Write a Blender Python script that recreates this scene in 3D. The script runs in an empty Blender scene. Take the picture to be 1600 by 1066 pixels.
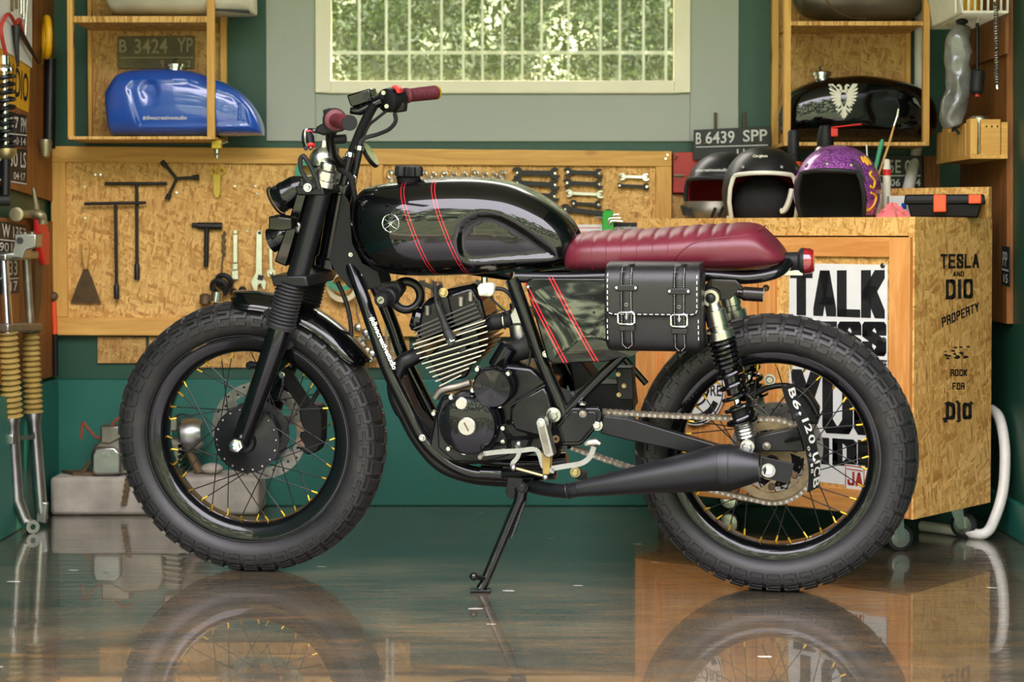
import bpy, bmesh, math, random
from mathutils import Vector, Matrix, noise
sc = bpy.context.scene
C = sc.collection
V = Vector
R_ = math.radians

# ------------------------------------------------------------------ camera
F, CX, CAMH, PITCH = 3000.0, 800.0, 0.84, R_(1.5)
Y0 = 365 + F * math.tan(PITCH)
cam_d = bpy.data.cameras.new('camera')
cam = bpy.data.objects.new('camera', cam_d)
C.objects.link(cam)
cam.location = (0, 0, CAMH)
cam.rotation_euler = (math.pi / 2 - PITCH, 0, 0)
cam_d.sensor_width = 36.0
cam_d.lens = 36.0 * F / 1600
cam_d.shift_y = -(533 - Y0) / 1600
cam_d.clip_start, cam_d.clip_end = 0.05, 200
cam_d.dof.use_dof = True
cam_d.dof.focus_distance = 4.62
cam_d.dof.aperture_fstop = 4.5
sc.camera = cam

# ------------------------------------------------------------------ world, sun, exposure
sc.view_settings.view_transform = 'Standard'
sc.view_settings.look = 'None'
sc.view_settings.gamma = 1.0
sc.view_settings.exposure = 2.35
sc.cycles.use_denoising = True
sc.cycles.max_bounces = 10
sc.cycles.diffuse_bounces = 5
sc.cycles.glossy_bounces = 5
sc.cycles.sample_clamp_indirect = 6.0

def make_world():
    w = bpy.data.worlds.new('overcast_garden_sky')
    sc.world = w
    w.use_nodes = True
    nt = w.node_tree
    nt.nodes.clear()
    N = nt.nodes.new
    L = nt.links.new
    out = N('ShaderNodeOutputWorld')
    bg = N('ShaderNodeBackground')
    bg.inputs['Strength'].default_value = 2.3
    tc = N('ShaderNodeTexCoord')
    sp = N('ShaderNodeSeparateXYZ')
    L(tc.outputs['Generated'], sp.inputs[0])
    # tree line: height wobbles with direction
    n1 = N('ShaderNodeTexNoise'); n1.inputs['Scale'].default_value = 5.0; n1.inputs['Detail'].default_value = 6
    L(tc.outputs['Generated'], n1.inputs['Vector'])
    n2 = N('ShaderNodeTexNoise'); n2.inputs['Scale'].default_value = 26.0; n2.inputs['Detail'].default_value = 8
    L(tc.outputs['Generated'], n2.inputs['Vector'])
    leaf = N('ShaderNodeValToRGB')
    e = leaf.color_ramp.elements
    e[0].position = .38; e[0].color = (.012, .017, .012, 1)
    e[1].position = .66; e[1].color = (.62, .66, .40, 1)
    m_ = leaf.color_ramp.elements.new(.52); m_.color = (.09, .108, .07, 1)
    L(n2.outputs['Fac'], leaf.inputs[0])
    sky = N('ShaderNodeTexSky'); sky.sky_type = 'HOSEK_WILKIE'; sky.turbidity = 7.0
    sky.sun_direction = (0.25, -0.35, 0.9)
    mixs = N('ShaderNodeMix'); mixs.data_type = 'RGBA'
    mixs.inputs['Factor'].default_value = 0.8
    L(sky.outputs[0], mixs.inputs[6])
    mixs.inputs[7].default_value = (1.08, 1.0, 1.10, 1)
    ad = N('ShaderNodeMath'); ad.operation = 'MULTIPLY_ADD'
    L(n1.outputs['Fac'], ad.inputs[0]); ad.inputs[1].default_value = -0.72; L(sp.outputs['Z'], ad.inputs[2])
    mr = N('ShaderNodeMapRange'); mr.inputs[1].default_value = -.03; mr.inputs[2].default_value = .02
    L(ad.outputs[0], mr.inputs[0])
    mx = N('ShaderNodeMix'); mx.data_type = 'RGBA'
    L(mr.outputs[0], mx.inputs['Factor']); L(leaf.outputs[0], mx.inputs[6]); L(mixs.outputs[2], mx.inputs[7])
    L(mx.outputs[2], bg.inputs['Color'])
    L(bg.outputs[0], out.inputs[0])
make_world()
sun_d = bpy.data.lights.new('sun', 'SUN')
sun_d.energy = 3.2
sun_d.angle = R_(2.0)
sun_d.color = (1, .95, .85)
sun = bpy.data.objects.new('sun', sun_d)
C.objects.link(sun)
sun.location = (0, 0, 8)
sun.rotation_euler = (R_(-16), R_(38), 0)

# ------------------------------------------------------------------ picture-to-place helpers
cp_, sp_ = math.cos(PITCH), math.sin(PITCH)
CAM = V((0, 0, CAMH))
def ray(px, py):
    yc = (Y0 - py) / F
    return V(((px - CX) / F, cp_ + yc * sp_, -sp_ + yc * cp_))
def hit(px, py, p0, n):
    d = ray(px, py)
    return CAM + d * ((p0 - CAM).dot(n) / d.dot(n))
YW = 5.925            # back wall
XL, XR = -1.425, 1.40   # side walls
def A(px, py, Y):   return hit(px, py, V((0, Y, 0)), V((0, 1, 0)))
def W(px, py, off=0.0): return A(px, py, YW - off)
def LW(px, py, off=0.0): return hit(px, py, V((XL + off, 0, 0)), V((1, 0, 0)))
def RW(px, py, off=0.0): return hit(px, py, V((XR - off, 0, 0)), V((1, 0, 0)))
def FL(px, py, z=0.0): return hit(px, py, V((0, 0, z)), V((0, 0, 1)))

# ------------------------------------------------------------------ materials
def lin(c):
    return tuple(((x / 255) / 12.92 if x / 255 <= .04045 else ((x / 255 + .055) / 1.055) ** 2.4) for x in c) + (1,)
MATS = {}
class NB:
    """small node-building helper around one Principled shader"""
    def __init__(s, name):
        s.m = bpy.data.materials.new(name); s.m.use_nodes = True
        s.nt = s.m.node_tree
        s.b = s.nt.nodes['Principled BSDF']
        s.tc = None
    def n(s, t, **kw):
        o = s.nt.nodes.new(t)
        for k, v in kw.items(): setattr(o, k, v)
        return o
    def l(s, a, b): s.nt.links.new(a, b)
    def set(s, **kw):
        for k, v in kw.items(): s.b.inputs[k.replace('_', ' ')].default_value = v
    def obj(s, scale=(1, 1, 1), rot=(0, 0, 0)):
        if not s.tc: s.tc = s.n('ShaderNodeTexCoord')
        mp = s.n('ShaderNodeMapping')
        mp.inputs['Scale'].default_value = scale; mp.inputs['Rotation'].default_value = rot
        s.l(s.tc.outputs['Object'], mp.inputs['Vector'])
        return mp.outputs[0]
    def noise(s, vec, scale=5, detail=4, rough=.55, dist=0):
        t = s.n('ShaderNodeTexNoise'); s.l(vec, t.inputs['Vector'])
        t.inputs['Scale'].default_value = scale; t.inputs['Detail'].default_value = detail
        t.inputs['Roughness'].default_value = rough; t.inputs['Distortion'].default_value = dist
        return t.outputs['Fac']
    def voro(s, vec, scale=5, out='Color', feature='F1'):
        t = s.n('ShaderNodeTexVoronoi', feature=feature); s.l(vec, t.inputs['Vector'])
        t.inputs['Scale'].default_value = scale
        return t.outputs[out]
    def ramp(s, fac, stops, interp='LINEAR'):
        r = s.n('ShaderNodeValToRGB'); s.l(fac, r.inputs[0])
        cr = r.color_ramp; cr.interpolation = interp
        while len(cr.elements) < len(stops): cr.elements.new(.5)
        for e, (p, c) in zip(cr.elements, stops):
            e.position = p; e.color = c if len(c) == 4 else lin(c)
        return r.outputs[0]
    def mix(s, fac, a, b, mode='MIX'):
        x = s.n('ShaderNodeMix', data_type='RGBA', blend_type=mode)
        for i, q in ((0, fac), (6, a), (7, b)):
            if hasattr(q, 'links'): s.l(q, x.inputs[i])
            else: x.inputs[i].default_value = q if i == 0 else (q if len(q) == 4 else lin(q))
        return x.outputs[2]
    def math(s, op, a, b=0.0, c=None):
        x = s.n('ShaderNodeMath', operation=op)
        for i, q in enumerate((a, b, c)):
            if q is None: continue
            if hasattr(q, 'links'): s.l(q, x.inputs[i])
            else: x.inputs[i].default_value = q
        return x.outputs[0]
    def color(s, c): s.l(c, s.b.inputs['Base Color'])
    def rough(s, fac, lo, hi):
        m = s.n('ShaderNodeMapRange'); s.l(fac, m.inputs[0])
        m.inputs[3].default_value = lo; m.inputs[4].default_value = hi
        s.l(m.outputs[0], s.b.inputs['Roughness'])
    def bump(s, fac, dist=.001, strength=.5):
        b = s.n('ShaderNodeBump'); s.l(fac, b.inputs['Height'])
        b.inputs['Distance'].default_value = dist; b.inputs['Strength'].default_value = strength
        s.l(b.outputs[0], s.b.inputs['Normal'])

def plain(name, c, rough=.5, metal=0.0, coat=0.0, vary=.12, scale=30, bump=0.0, emit=None, spec=None, trans=0.0, alpha=None):
    """plain procedural material: colour with fine unevenness, worn gloss, optional grain"""
    if name in MATS: return MATS[name]
    k = NB(name)
    k.set(Metallic=metal)
    vec = k.obj()
    f = k.noise(vec, scale, 5)
    a = lin(c)
    d = tuple(x * (1 - vary) for x in a[:3]) + (1,)
    b = tuple(min(1, x * (1 + vary)) for x in a[:3]) + (1,)
    k.color(k.ramp(f, [(.3, d), (.7, b)]))
    k.rough(f, max(.02, rough * .85), min(1, rough * 1.15))
    if coat: k.set(Coat_Weight=coat, Coat_Roughness=.03)
    if bump: k.bump(k.noise(vec, scale * 6, 3), bump, .6)
    if spec is not None: k.set(Specular_IOR_Level=spec)
    if trans: k.set(Transmission_Weight=trans)
    if alpha is not None: k.set(Alpha=alpha)
    MATS[name] = k.m
    return k.m

def osb_mat(name, axis='y', tone=1.0, fs=.72, base=((176, 128, 64), (206, 160, 86), (228, 188, 116))):
    """pressed wood-strand board; axis = normal of the visible face"""
    k = NB(name)
    cols = []
    def rot(a): return {'y': (0, a, 0), 'x': (a, 0, 0), 'z': (0, 0, a)}[axis]
    def sc_(u, v): return {'y': (u, 9, v), 'x': (9, u, v), 'z': (u, v, 9)}[axis]
    tc = k.obj()
    warp = k.n('ShaderNodeTexNoise'); k.l(tc, warp.inputs['Vector']); warp.inputs['Scale'].default_value = 30
    wv = k.n('ShaderNodeVectorMath', operation='SCALE'); wv.inputs['Scale'].default_value = .014
    k.l(warp.outputs['Color'], wv.inputs[0])
    for a, (u, v) in zip((.2, 1.0, 1.8, 2.6, -.25, 1.4), [(p * fs, q * fs) for p, q in ((40, 170), (46, 210), (36, 160), (52, 240), (30, 130), (60, 260))]):
        ad = k.n('ShaderNodeVectorMath', operation='ADD')
        k.l(tc, ad.inputs[0]); k.l(wv.outputs[0], ad.inputs[1])
        mp = k.n('ShaderNodeMapping'); mp.vector_type = 'POINT'
        mp.inputs['Rotation'].default_value = rot(a); k.l(ad.outputs[0], mp.inputs['Vector'])
        m2 = k.n('ShaderNodeMapping'); m2.inputs['Scale'].default_value = sc_(u, v); k.l(mp.outputs[0], m2.inputs['Vector'])
        s = k.n('ShaderNodeSeparateColor'); k.l(k.voro(m2.outputs[0], 1.0), s.inputs[0])
        cols.append((s.outputs[0], s.outputs[1], m2.outputs[0]))
    b0, b1, b2 = [tuple(min(255, x * tone) for x in q) for q in base]
    stops = [(0, b0), (.25, b1), (.75, b2), (1, tuple(min(255, x * 1.06) for x in b2))]
    c = k.ramp(cols[0][0], stops)
    for i in range(1, 6):
        ci = k.ramp(cols[i][0], stops)
        mk = k.ramp(cols[i][1], [(.60, (0, 0, 0, 1)), (.66, (1, 1, 1, 1))])   # strands of this layer lie on top here
        c = k.mix(mk, c, ci)
    dk = k.ramp(k.noise(k.obj(sc_(90, 200), rot(.7)), 1.0, 2), [(.68, (0, 0, 0, 1)), (.76, (1, 1, 1, 1))])
    c = k.mix(k.math('MULTIPLY', dk, .5), c, (110, 68, 32))
    big = k.noise(tc, 4.0, 4)
    c = k.mix(.4, c, k.ramp(big, [(.3, (214, 178, 120)), (.7, (255, 246, 220))]), 'MULTIPLY')
    k.color(c)
    k.set(Roughness=.6, Specular_IOR_Level=.35)
    k.bump(cols[1][0], .0007, .4)
    MATS[name] = k.m
    return k.m

def pine_mat(name, grain='x', c0=(196, 144, 68), c1=(230, 182, 98), knots=True):
    k = NB(name)
    sc3 = {'x': (2.2, 26, 26), 'y': (26, 2.2, 26), 'z': (26, 26, 2.2)}[grain]
    v = k.obj(sc3)
    f = k.noise(v, 1.6, 6, .6, 1.2)
    c = k.ramp(f, [(.25, c0), (.5, tuple((p + q) // 2 for p, q in zip(c0, c1))), (.72, c1)])
    if knots:
        sk = {'x': (3, 7, 7), 'y': (7, 3, 7), 'z': (7, 7, 3)}[grain]
        d = k.voro(k.obj(sk), 1.0, 'Distance')
        c = k.mix(k.ramp(d, [(.05, (1, 1, 1, 1)), (.12, (0, 0, 0, 1))]), c, (112, 62, 24))
    k.color(c)
    k.set(Roughness=.55, Specular_IOR_Level=.35)
    k.bump(f, .0008, .35)
    MATS[name] = k.m
    return k.m

def wall_mat(name, c, c2):
    k = NB(name)
    v = k.obj()
    f = k.noise(v, 2.2, 6)
    c_ = k.ramp(f, [(.3, c), (.75, c2)])
    sc_ = k.ramp(k.noise(k.obj((9, 9, 3)), 5, 8, .7), [(.72, (0, 0, 0, 1)), (.80, (1, 1, 1, 1))])
    k.color(k.mix(k.math('MULTIPLY', sc_, .18), c_, (150, 165, 150)))
    k.rough(f, .38, .55)
    k.bump(k.noise(v, 60, 4), .0015, .35)
    MATS[name] = k.m
    return k.m

def floor_mat():
    k = NB('wet_polished_concrete')
    v = k.obj()
    big = k.noise(k.obj((1.2, 2.4, 1)), 1.6, 6, .6, .4)
    c = k.ramp(big, [(.28, (46, 45, 40)), (.5, (74, 68, 56)), (.72, (104, 92, 72))])
    streak = k.noise(k.obj((2.2, 9, 1)), 1.5, 7, .7, .8)
    c = k.mix(k.ramp(streak, [(.5, (0, 0, 0, 1)), (.7, (1, 1, 1, 1))]), c, (112, 88, 58))
    grit = k.ramp(k.noise(k.obj((20, 20, 1)), 6, 6, .7), [(.62, (0, 0, 0, 1)), (.7, (1, 1, 1, 1))])
    c = k.mix(k.math('MULTIPLY', grit, .35), c, (46, 42, 34))
    # small splashes of pale paint
    d = k.voro(k.obj((5.0, 9.0, 1)), 1.0, 'Distance')
    sel = k.n('ShaderNodeSeparateColor'); k.l(k.voro(k.obj((5.0, 9.0, 1)), 1.0, 'Color'), sel.inputs[0])
    spot = k.math('MULTIPLY', k.math('LESS_THAN', k.math('ADD', d, k.math('MULTIPLY', k.noise(v, 40, 3), .12)), .14), k.math('GREATER_THAN', sel.outputs[0], .45))
    c = k.mix(spot, c, (206, 204, 196))
    k.color(c)
    wet = k.noise(k.obj((1.6, 6.0, 1)), 1.3, 6, .6)
    r = k.n('ShaderNodeMapRange'); k.l(wet, r.inputs[0])
    r.inputs[1].default_value = .42; r.inputs[2].default_value = .62
    r.inputs[3].default_value = .02; r.inputs[4].default_value = .10
    k.l(r.outputs[0], k.b.inputs['Roughness'])
    k.set(Specular_IOR_Level=.6, Coat_Weight=.8, Coat_Roughness=.02)
    k.bump(k.math('ADD', k.math('MULTIPLY', k.noise(k.obj((4, 22, 1)), 1.5, 4, .6), 1.0), k.math('MULTIPLY', k.noise(v, 45, 2), .03)), .010, .28)
    MATS['floor'] = k.m
    return k.m

def tyre_mat():
    k = NB('dusty_black_rubber')
    v = k.obj()
    f = k.noise(v, 9, 6, .65)
    k.color(k.ramp(f, [(.35, (24, 24, 24)), (.6, (36, 35, 34)), (.8, (58, 54, 48))]))
    k.rough(f, .42, .62)
    k.bump(k.noise(v, 150, 3), .0006, .4)
    MATS['tyre'] = k.m
    return k.m

def leather_mat(name, c, rough, scale=420):
    k = NB(name)
    v = k.obj()
    f = k.noise(v, 12, 4)
    a = lin(c)
    k.color(k.ramp(f, [(.3, tuple(x * .85 for x in a[:3]) + (1,)), (.7, tuple(x * 1.12 for x in a[:3]) + (1,))]))
    k.rough(f, rough * .9, rough * 1.1)
    k.bump(k.voro(v, scale, 'Distance'), .0005, .35)
    MATS[name] = k.m
    return k.m

def flake_mat():
    k = NB('purple_metal_flake')
    v = k.obj()
    s = k.n('ShaderNodeSeparateColor'); k.l(k.voro(v, 420), s.inputs[0])
    k.color(k.ramp(s.outputs[0], [(0, (92, 34, 112)), (.6, (150, 66, 158)), (1, (220, 140, 224))]))
    k.set(Metallic=.45, Roughness=.32, Coat_Weight=1.0, Coat_Roughness=.04)
    MATS['purple'] = k.m
    return k.m

def foliage_mat():
    k = NB('hedge_leaf')
    s = k.n('ShaderNodeSeparateColor'); k.l(k.voro(k.obj(), 40), s.inputs[0])
    f = k.noise(k.obj(), 3, 4)
    c = k.ramp(s.outputs[0], [(0, (34, 62, 28)), (.5, (66, 106, 44)), (.85, (120, 156, 78)), (1, (196, 212, 150))])
    k.color(k.mix(.5, c, k.ramp(f, [(.3, (90, 120, 60)), (.7, (255, 255, 220))]), 'MULTIPLY'))
    k.set(Roughness=.45, Subsurface_Weight=0.0)
    MATS['leaf'] = k.m
    return k.m

def glass_mat(name, tint=(235, 240, 225), haze=.12):
    """window pane: clear glass with a pale, uneven haze mixed in"""
    k = NB(name)
    nt = k.nt
    out = [n for n in nt.nodes if n.type == 'OUTPUT_MATERIAL'][0]
    tr = k.n('ShaderNodeBsdfTransparent'); tr.inputs[0].default_value = lin(tint)
    f = k.noise(k.obj((6, 1, 1.2)), 2, 4)
    k.color(k.ramp(f, [(.3, (196, 196, 150)), (.7, (226, 224, 186))]))
    k.set(Roughness=.15)
    mx = k.n('ShaderNodeMixShader')
    mr = k.n('ShaderNodeMapRange'); k.l(f, mr.inputs[0]); mr.inputs[3].default_value = haze * .6; mr.inputs[4].default_value = haze * 1.5
    k.l(mr.outputs[0], mx.inputs[0]); k.l(tr.outputs[0], mx.inputs[1]); k.l(k.b.outputs[0], mx.inputs[2])
    k.l(mx.outputs[0], out.inputs[0])
    MATS[name] = k.m
    return k.m

def stripe_mat(name, lines, plane='xz', base=(4, 4, 5), half=.0009, gap=.0036):
    """black lacquer with pairs of thin red pinstripes; lines = [((x0,z0),(x1,z1)), ...] in object space"""
    k = NB(name)
    tc = k.n('ShaderNodeTexCoord'); s = k.n('ShaderNodeSeparateXYZ'); k.l(tc.outputs['Object'], s.inputs[0])
    tot = None
    for (x0, z0), (x1, z1) in lines:
        L = math.hypot(x1 - x0, z1 - z0); a, b = (z1 - z0) / L, -(x1 - x0) / L
        c = -(a * x0 + b * z0)
        d = k.math('ADD', k.math('MULTIPLY', s.outputs[0], a), k.math('MULTIPLY_ADD', s.outputs[2], b, c))
        d = k.math('ABSOLUTE', k.math('SUBTRACT', k.math('ABSOLUTE', d), gap))
        m = k.math('LESS_THAN', d, half)
        tot = m if tot is None else k.math('MAXIMUM', tot, m)
    k.color(k.mix(tot, base, (190, 26, 40)))
    k.set(Roughness=.3, Specular_IOR_Level=.08, Coat_Weight=1.0, Coat_Roughness=.012)
    MATS[name] = k.m
    return k.m

M = {
    'wall': wall_mat('dark_green_wall_paint', (24, 66, 50), (32, 80, 60)),
    'plinth': wall_mat('teal_green_wall_paint', (22, 88, 76), (30, 104, 88)),
    'greypanel': wall_mat('grey_green_panel_paint', (158, 164, 152), (168, 173, 160)),
    'ceil': wall_mat('off_white_ceiling_paint', (196, 196, 184), (206, 206, 196)),
    'cream': plain('cream_window_paint', (240, 234, 204), .5, vary=.05, scale=6),
    'floor': floor_mat(),
    'lawn': plain('lawn_grass', (108, 116, 80), .8, vary=.5, scale=3),
    'pave': plain('outdoor_paving', (150, 140, 118), .8, vary=.25, scale=4),
    'osb': osb_mat('strand_board', 'y'),
    'osbx': osb_mat('strand_board_side', 'x', 1.0, .55),
    'osbz': osb_mat('strand_board_top', 'z'),
    'osbdark': osb_mat('aged_strand_board', 'y', .86),
    'px': pine_mat('pine_rail', 'x'),
    'pz': pine_mat('pine_post', 'z'),
    'py': pine_mat('pine_crossbar', 'y'),
    'dx': pine_mat('orange_pine_rail', 'x', (190, 120, 52), (230, 168, 96)),
    'dz': pine_mat('orange_pine_stile', 'z', (190, 120, 52), (230, 168, 96)),
    'ply': pine_mat('brown_plywood', 'z', (104, 60, 22), (160, 104, 48)),
    'gloss': plain('black_lacquer', (5, 5, 6), .2, coat=1.0, vary=.05, spec=.08),
    'tubeblk': plain('black_powder_coat', (8, 9, 11), .25, coat=.7, vary=.1, spec=.15),
    'satin': plain('satin_black_metal', (15, 16, 18), .4, metal=.0, coat=.1, vary=.15, spec=.35),
    'exhaust': plain('heat_resistant_black', (20, 21, 24), .42, metal=.2, vary=.15),
    'matte': plain('matte_black_plastic', (17, 17, 17), .55, vary=.15, spec=.3),
    'engine': plain('black_engine_enamel', (9, 10, 13), .3, coat=.6, vary=.2, spec=.12),
    'rubber': plain('black_rubber', (22, 22, 22), .65, vary=.15, bump=.0004),
    'tyre': tyre_mat(),
    'chrome': plain('chrome', (222, 224, 226), .07, 1.0, vary=.03),
    'alu': plain('cast_aluminium', (176, 176, 172), .34, 1.0, vary=.15, scale=18),
    'brushed': plain('brushed_steel', (196, 194, 184), .28, 1.0, vary=.12),
    'zinc': plain('zinc_bolt', (206, 206, 200), .25, 1.0, vary=.1),
    'oldalu': plain('oily_aluminium', (142, 136, 124), .42, .9, vary=.35, scale=14),
    'steel': plain('dark_tool_steel', (28, 27, 26), .45, .2, vary=.2),
    'chain': plain('greasy_chain_steel', (126, 114, 102), .42, .8, vary=.4, scale=120),
    'sprock': plain('worn_sprocket_steel', (132, 116, 92), .4, .8, vary=.3, scale=40),
    'disc': plain('brake_disc_steel', (150, 146, 140), .3, .9, vary=.25, scale=30),
    'gold': plain('gold_anodised', (206, 164, 48), .3, .9, vary=.05),
    'brass': plain('brass_yellow_paint', (196, 166, 36), .4, .3, vary=.2),
    'seat': leather_mat('maroon_leather', (96, 28, 42), .38),
    'thread': plain('maroon_thread', (120, 22, 36), .7),
    'grip': leather_mat('maroon_rubber', (94, 32, 42), .55),
    'bag': leather_mat('black_leather', (15, 15, 16), .42),
    'wthread': plain('white_thread', (214, 210, 204), .7),
    'white': plain('white_paint', (226, 226, 218), .5, vary=.03),
    'ivory': plain('ivory_paint', (222, 218, 196), .45, vary=.05),
    'black': plain('black_print', (16, 16, 16), .6, vary=.05),
    'ink': plain('black_stencil_paint', (30, 27, 22), .7, vary=.2),
    'plate': plain('black_number_plate', (26, 27, 25), .5, vary=.25, scale=20),
    'platewt': plain('plate_white', (206, 206, 196), .5, vary=.08),
    'platemud': plain('weathered_plate', (92, 84, 52), .6, vary=.35, scale=26),
    'platenum': plain('weathered_plate_numbers', (150, 140, 106), .55, vary=.2),
    'red': plain('red_plastic', (214, 40, 34), .4, vary=.06),
    'orange': plain('orange_plastic', (236, 84, 30), .42, vary=.05),
    'redbox': plain('red_painted_tin', (176, 52, 40), .5, vary=.25, scale=8),
    'lens': plain('red_tail_lens', (122, 12, 22), .12, coat=1.0, vary=.08),
    'blue': plain('blue_lacquer', (34, 84, 182), .2, coat=1.0, vary=.06, scale=8),
    'yellow': plain('yellow_plastic', (228, 170, 20), .45, vary=.08),
    'yellow2': plain('yellow_enamel', (208, 184, 52), .45, vary=.08),
    'signyel': plain('yellow_sign', (226, 168, 24), .5, vary=.1),
    'green': plain('green_plastic', (40, 176, 44), .4, vary=.06),
    'teal': plain('green_tape', (60, 150, 110), .5),
    'tape': plain('cream_masking_tape', (220, 206, 160), .6),
    'stone': plain('pale_concrete', (168, 160, 146), .8, vary=.3, scale=9, bump=.002),
    'gaiter': plain('khaki_rubber_gaiter', (150, 126, 62), .6, vary=.2),
    'wood': plain('handle_wood', (204, 158, 84), .5, vary=.15),
    'rust': plain('rusty_steel', (104, 84, 58), .55, .4, vary=.4, scale=20),
    'rustblade': plain('worn_blade', (86, 66, 40), .5, .4, vary=.35, scale=25),
    'tankold': plain('tarnished_tank', (92, 84, 70), .38, .5, vary=.5, scale=7),
    'tankwhite': plain('pale_primer_tank', (188, 182, 162), .4, vary=.25, scale=5),
    'pvc': plain('white_pvc', (214, 212, 200), .4, vary=.06),
    'purple': flake_mat(),
    'helmblk': plain('matt_black_helmet', (22, 22, 23), .42, coat=.2, vary=.08),
    'liner': plain('black_lining', (20, 19, 19), .9, vary=.2),
    'redline': plain('red_lining', (132, 20, 28), .85, vary=.15),
    'pink': plain('pink_cloth', (228, 120, 120), .85, vary=.12),
    'bagplastic': plain('clouded_plastic', (112, 112, 106), .22, coat=.6, vary=.4, scale=14),
    'cable': plain('rust_red_cable', (140, 58, 34), .5, vary=.15),
    'leaf': foliage_mat(),
    'finlight': plain('fin_highlight_grey', (72, 72, 72), .4, .4, vary=.2),  # lighter grey, paints highlights onto the edges of the black head fins
    'yzinc': plain('yellowed_zinc', (178, 164, 112), .35, .8, vary=.2),
    'verdigris': plain('dull_tap_brass', (150, 140, 108), .4, .6, vary=.25),
    'fence': plain('pale_fence_paint', (240, 240, 228), .5),
    'glass': glass_mat('window_glass', (242, 242, 232), .11),
    'mirror': plain('mirror_glass', (190, 186, 168), .06, 1.0),
    'hlens': plain('headlamp_glass', (40, 50, 70), .05, coat=1.0),
    'amber': plain('smoked_lens', (16, 12, 9), .25, coat=.6, spec=.1),
}

# ------------------------------------------------------------------ mesh builder
def smooth(pts, k=5, closed=False):
    """Catmull-Rom through points"""
    P = [V(p) for p in pts]
    n = len(P)
    out = []
    for i in range(n if closed else n - 1):
        g = (lambda j: P[j % n]) if closed else (lambda j: P[max(0, min(n - 1, j))])
        a, b, c, d = g(i - 1), g(i), g(i + 1), g(i + 2)
        for j in range(k):
            t = j / k
            out.append(.5 * ((2 * b) + (c - a) * t + (2 * a - 5 * b + 4 * c - d) * t * t + (3 * b - a - 3 * c + d) * t ** 3))
    if not closed: out.append(P[-1])
    return out

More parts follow.
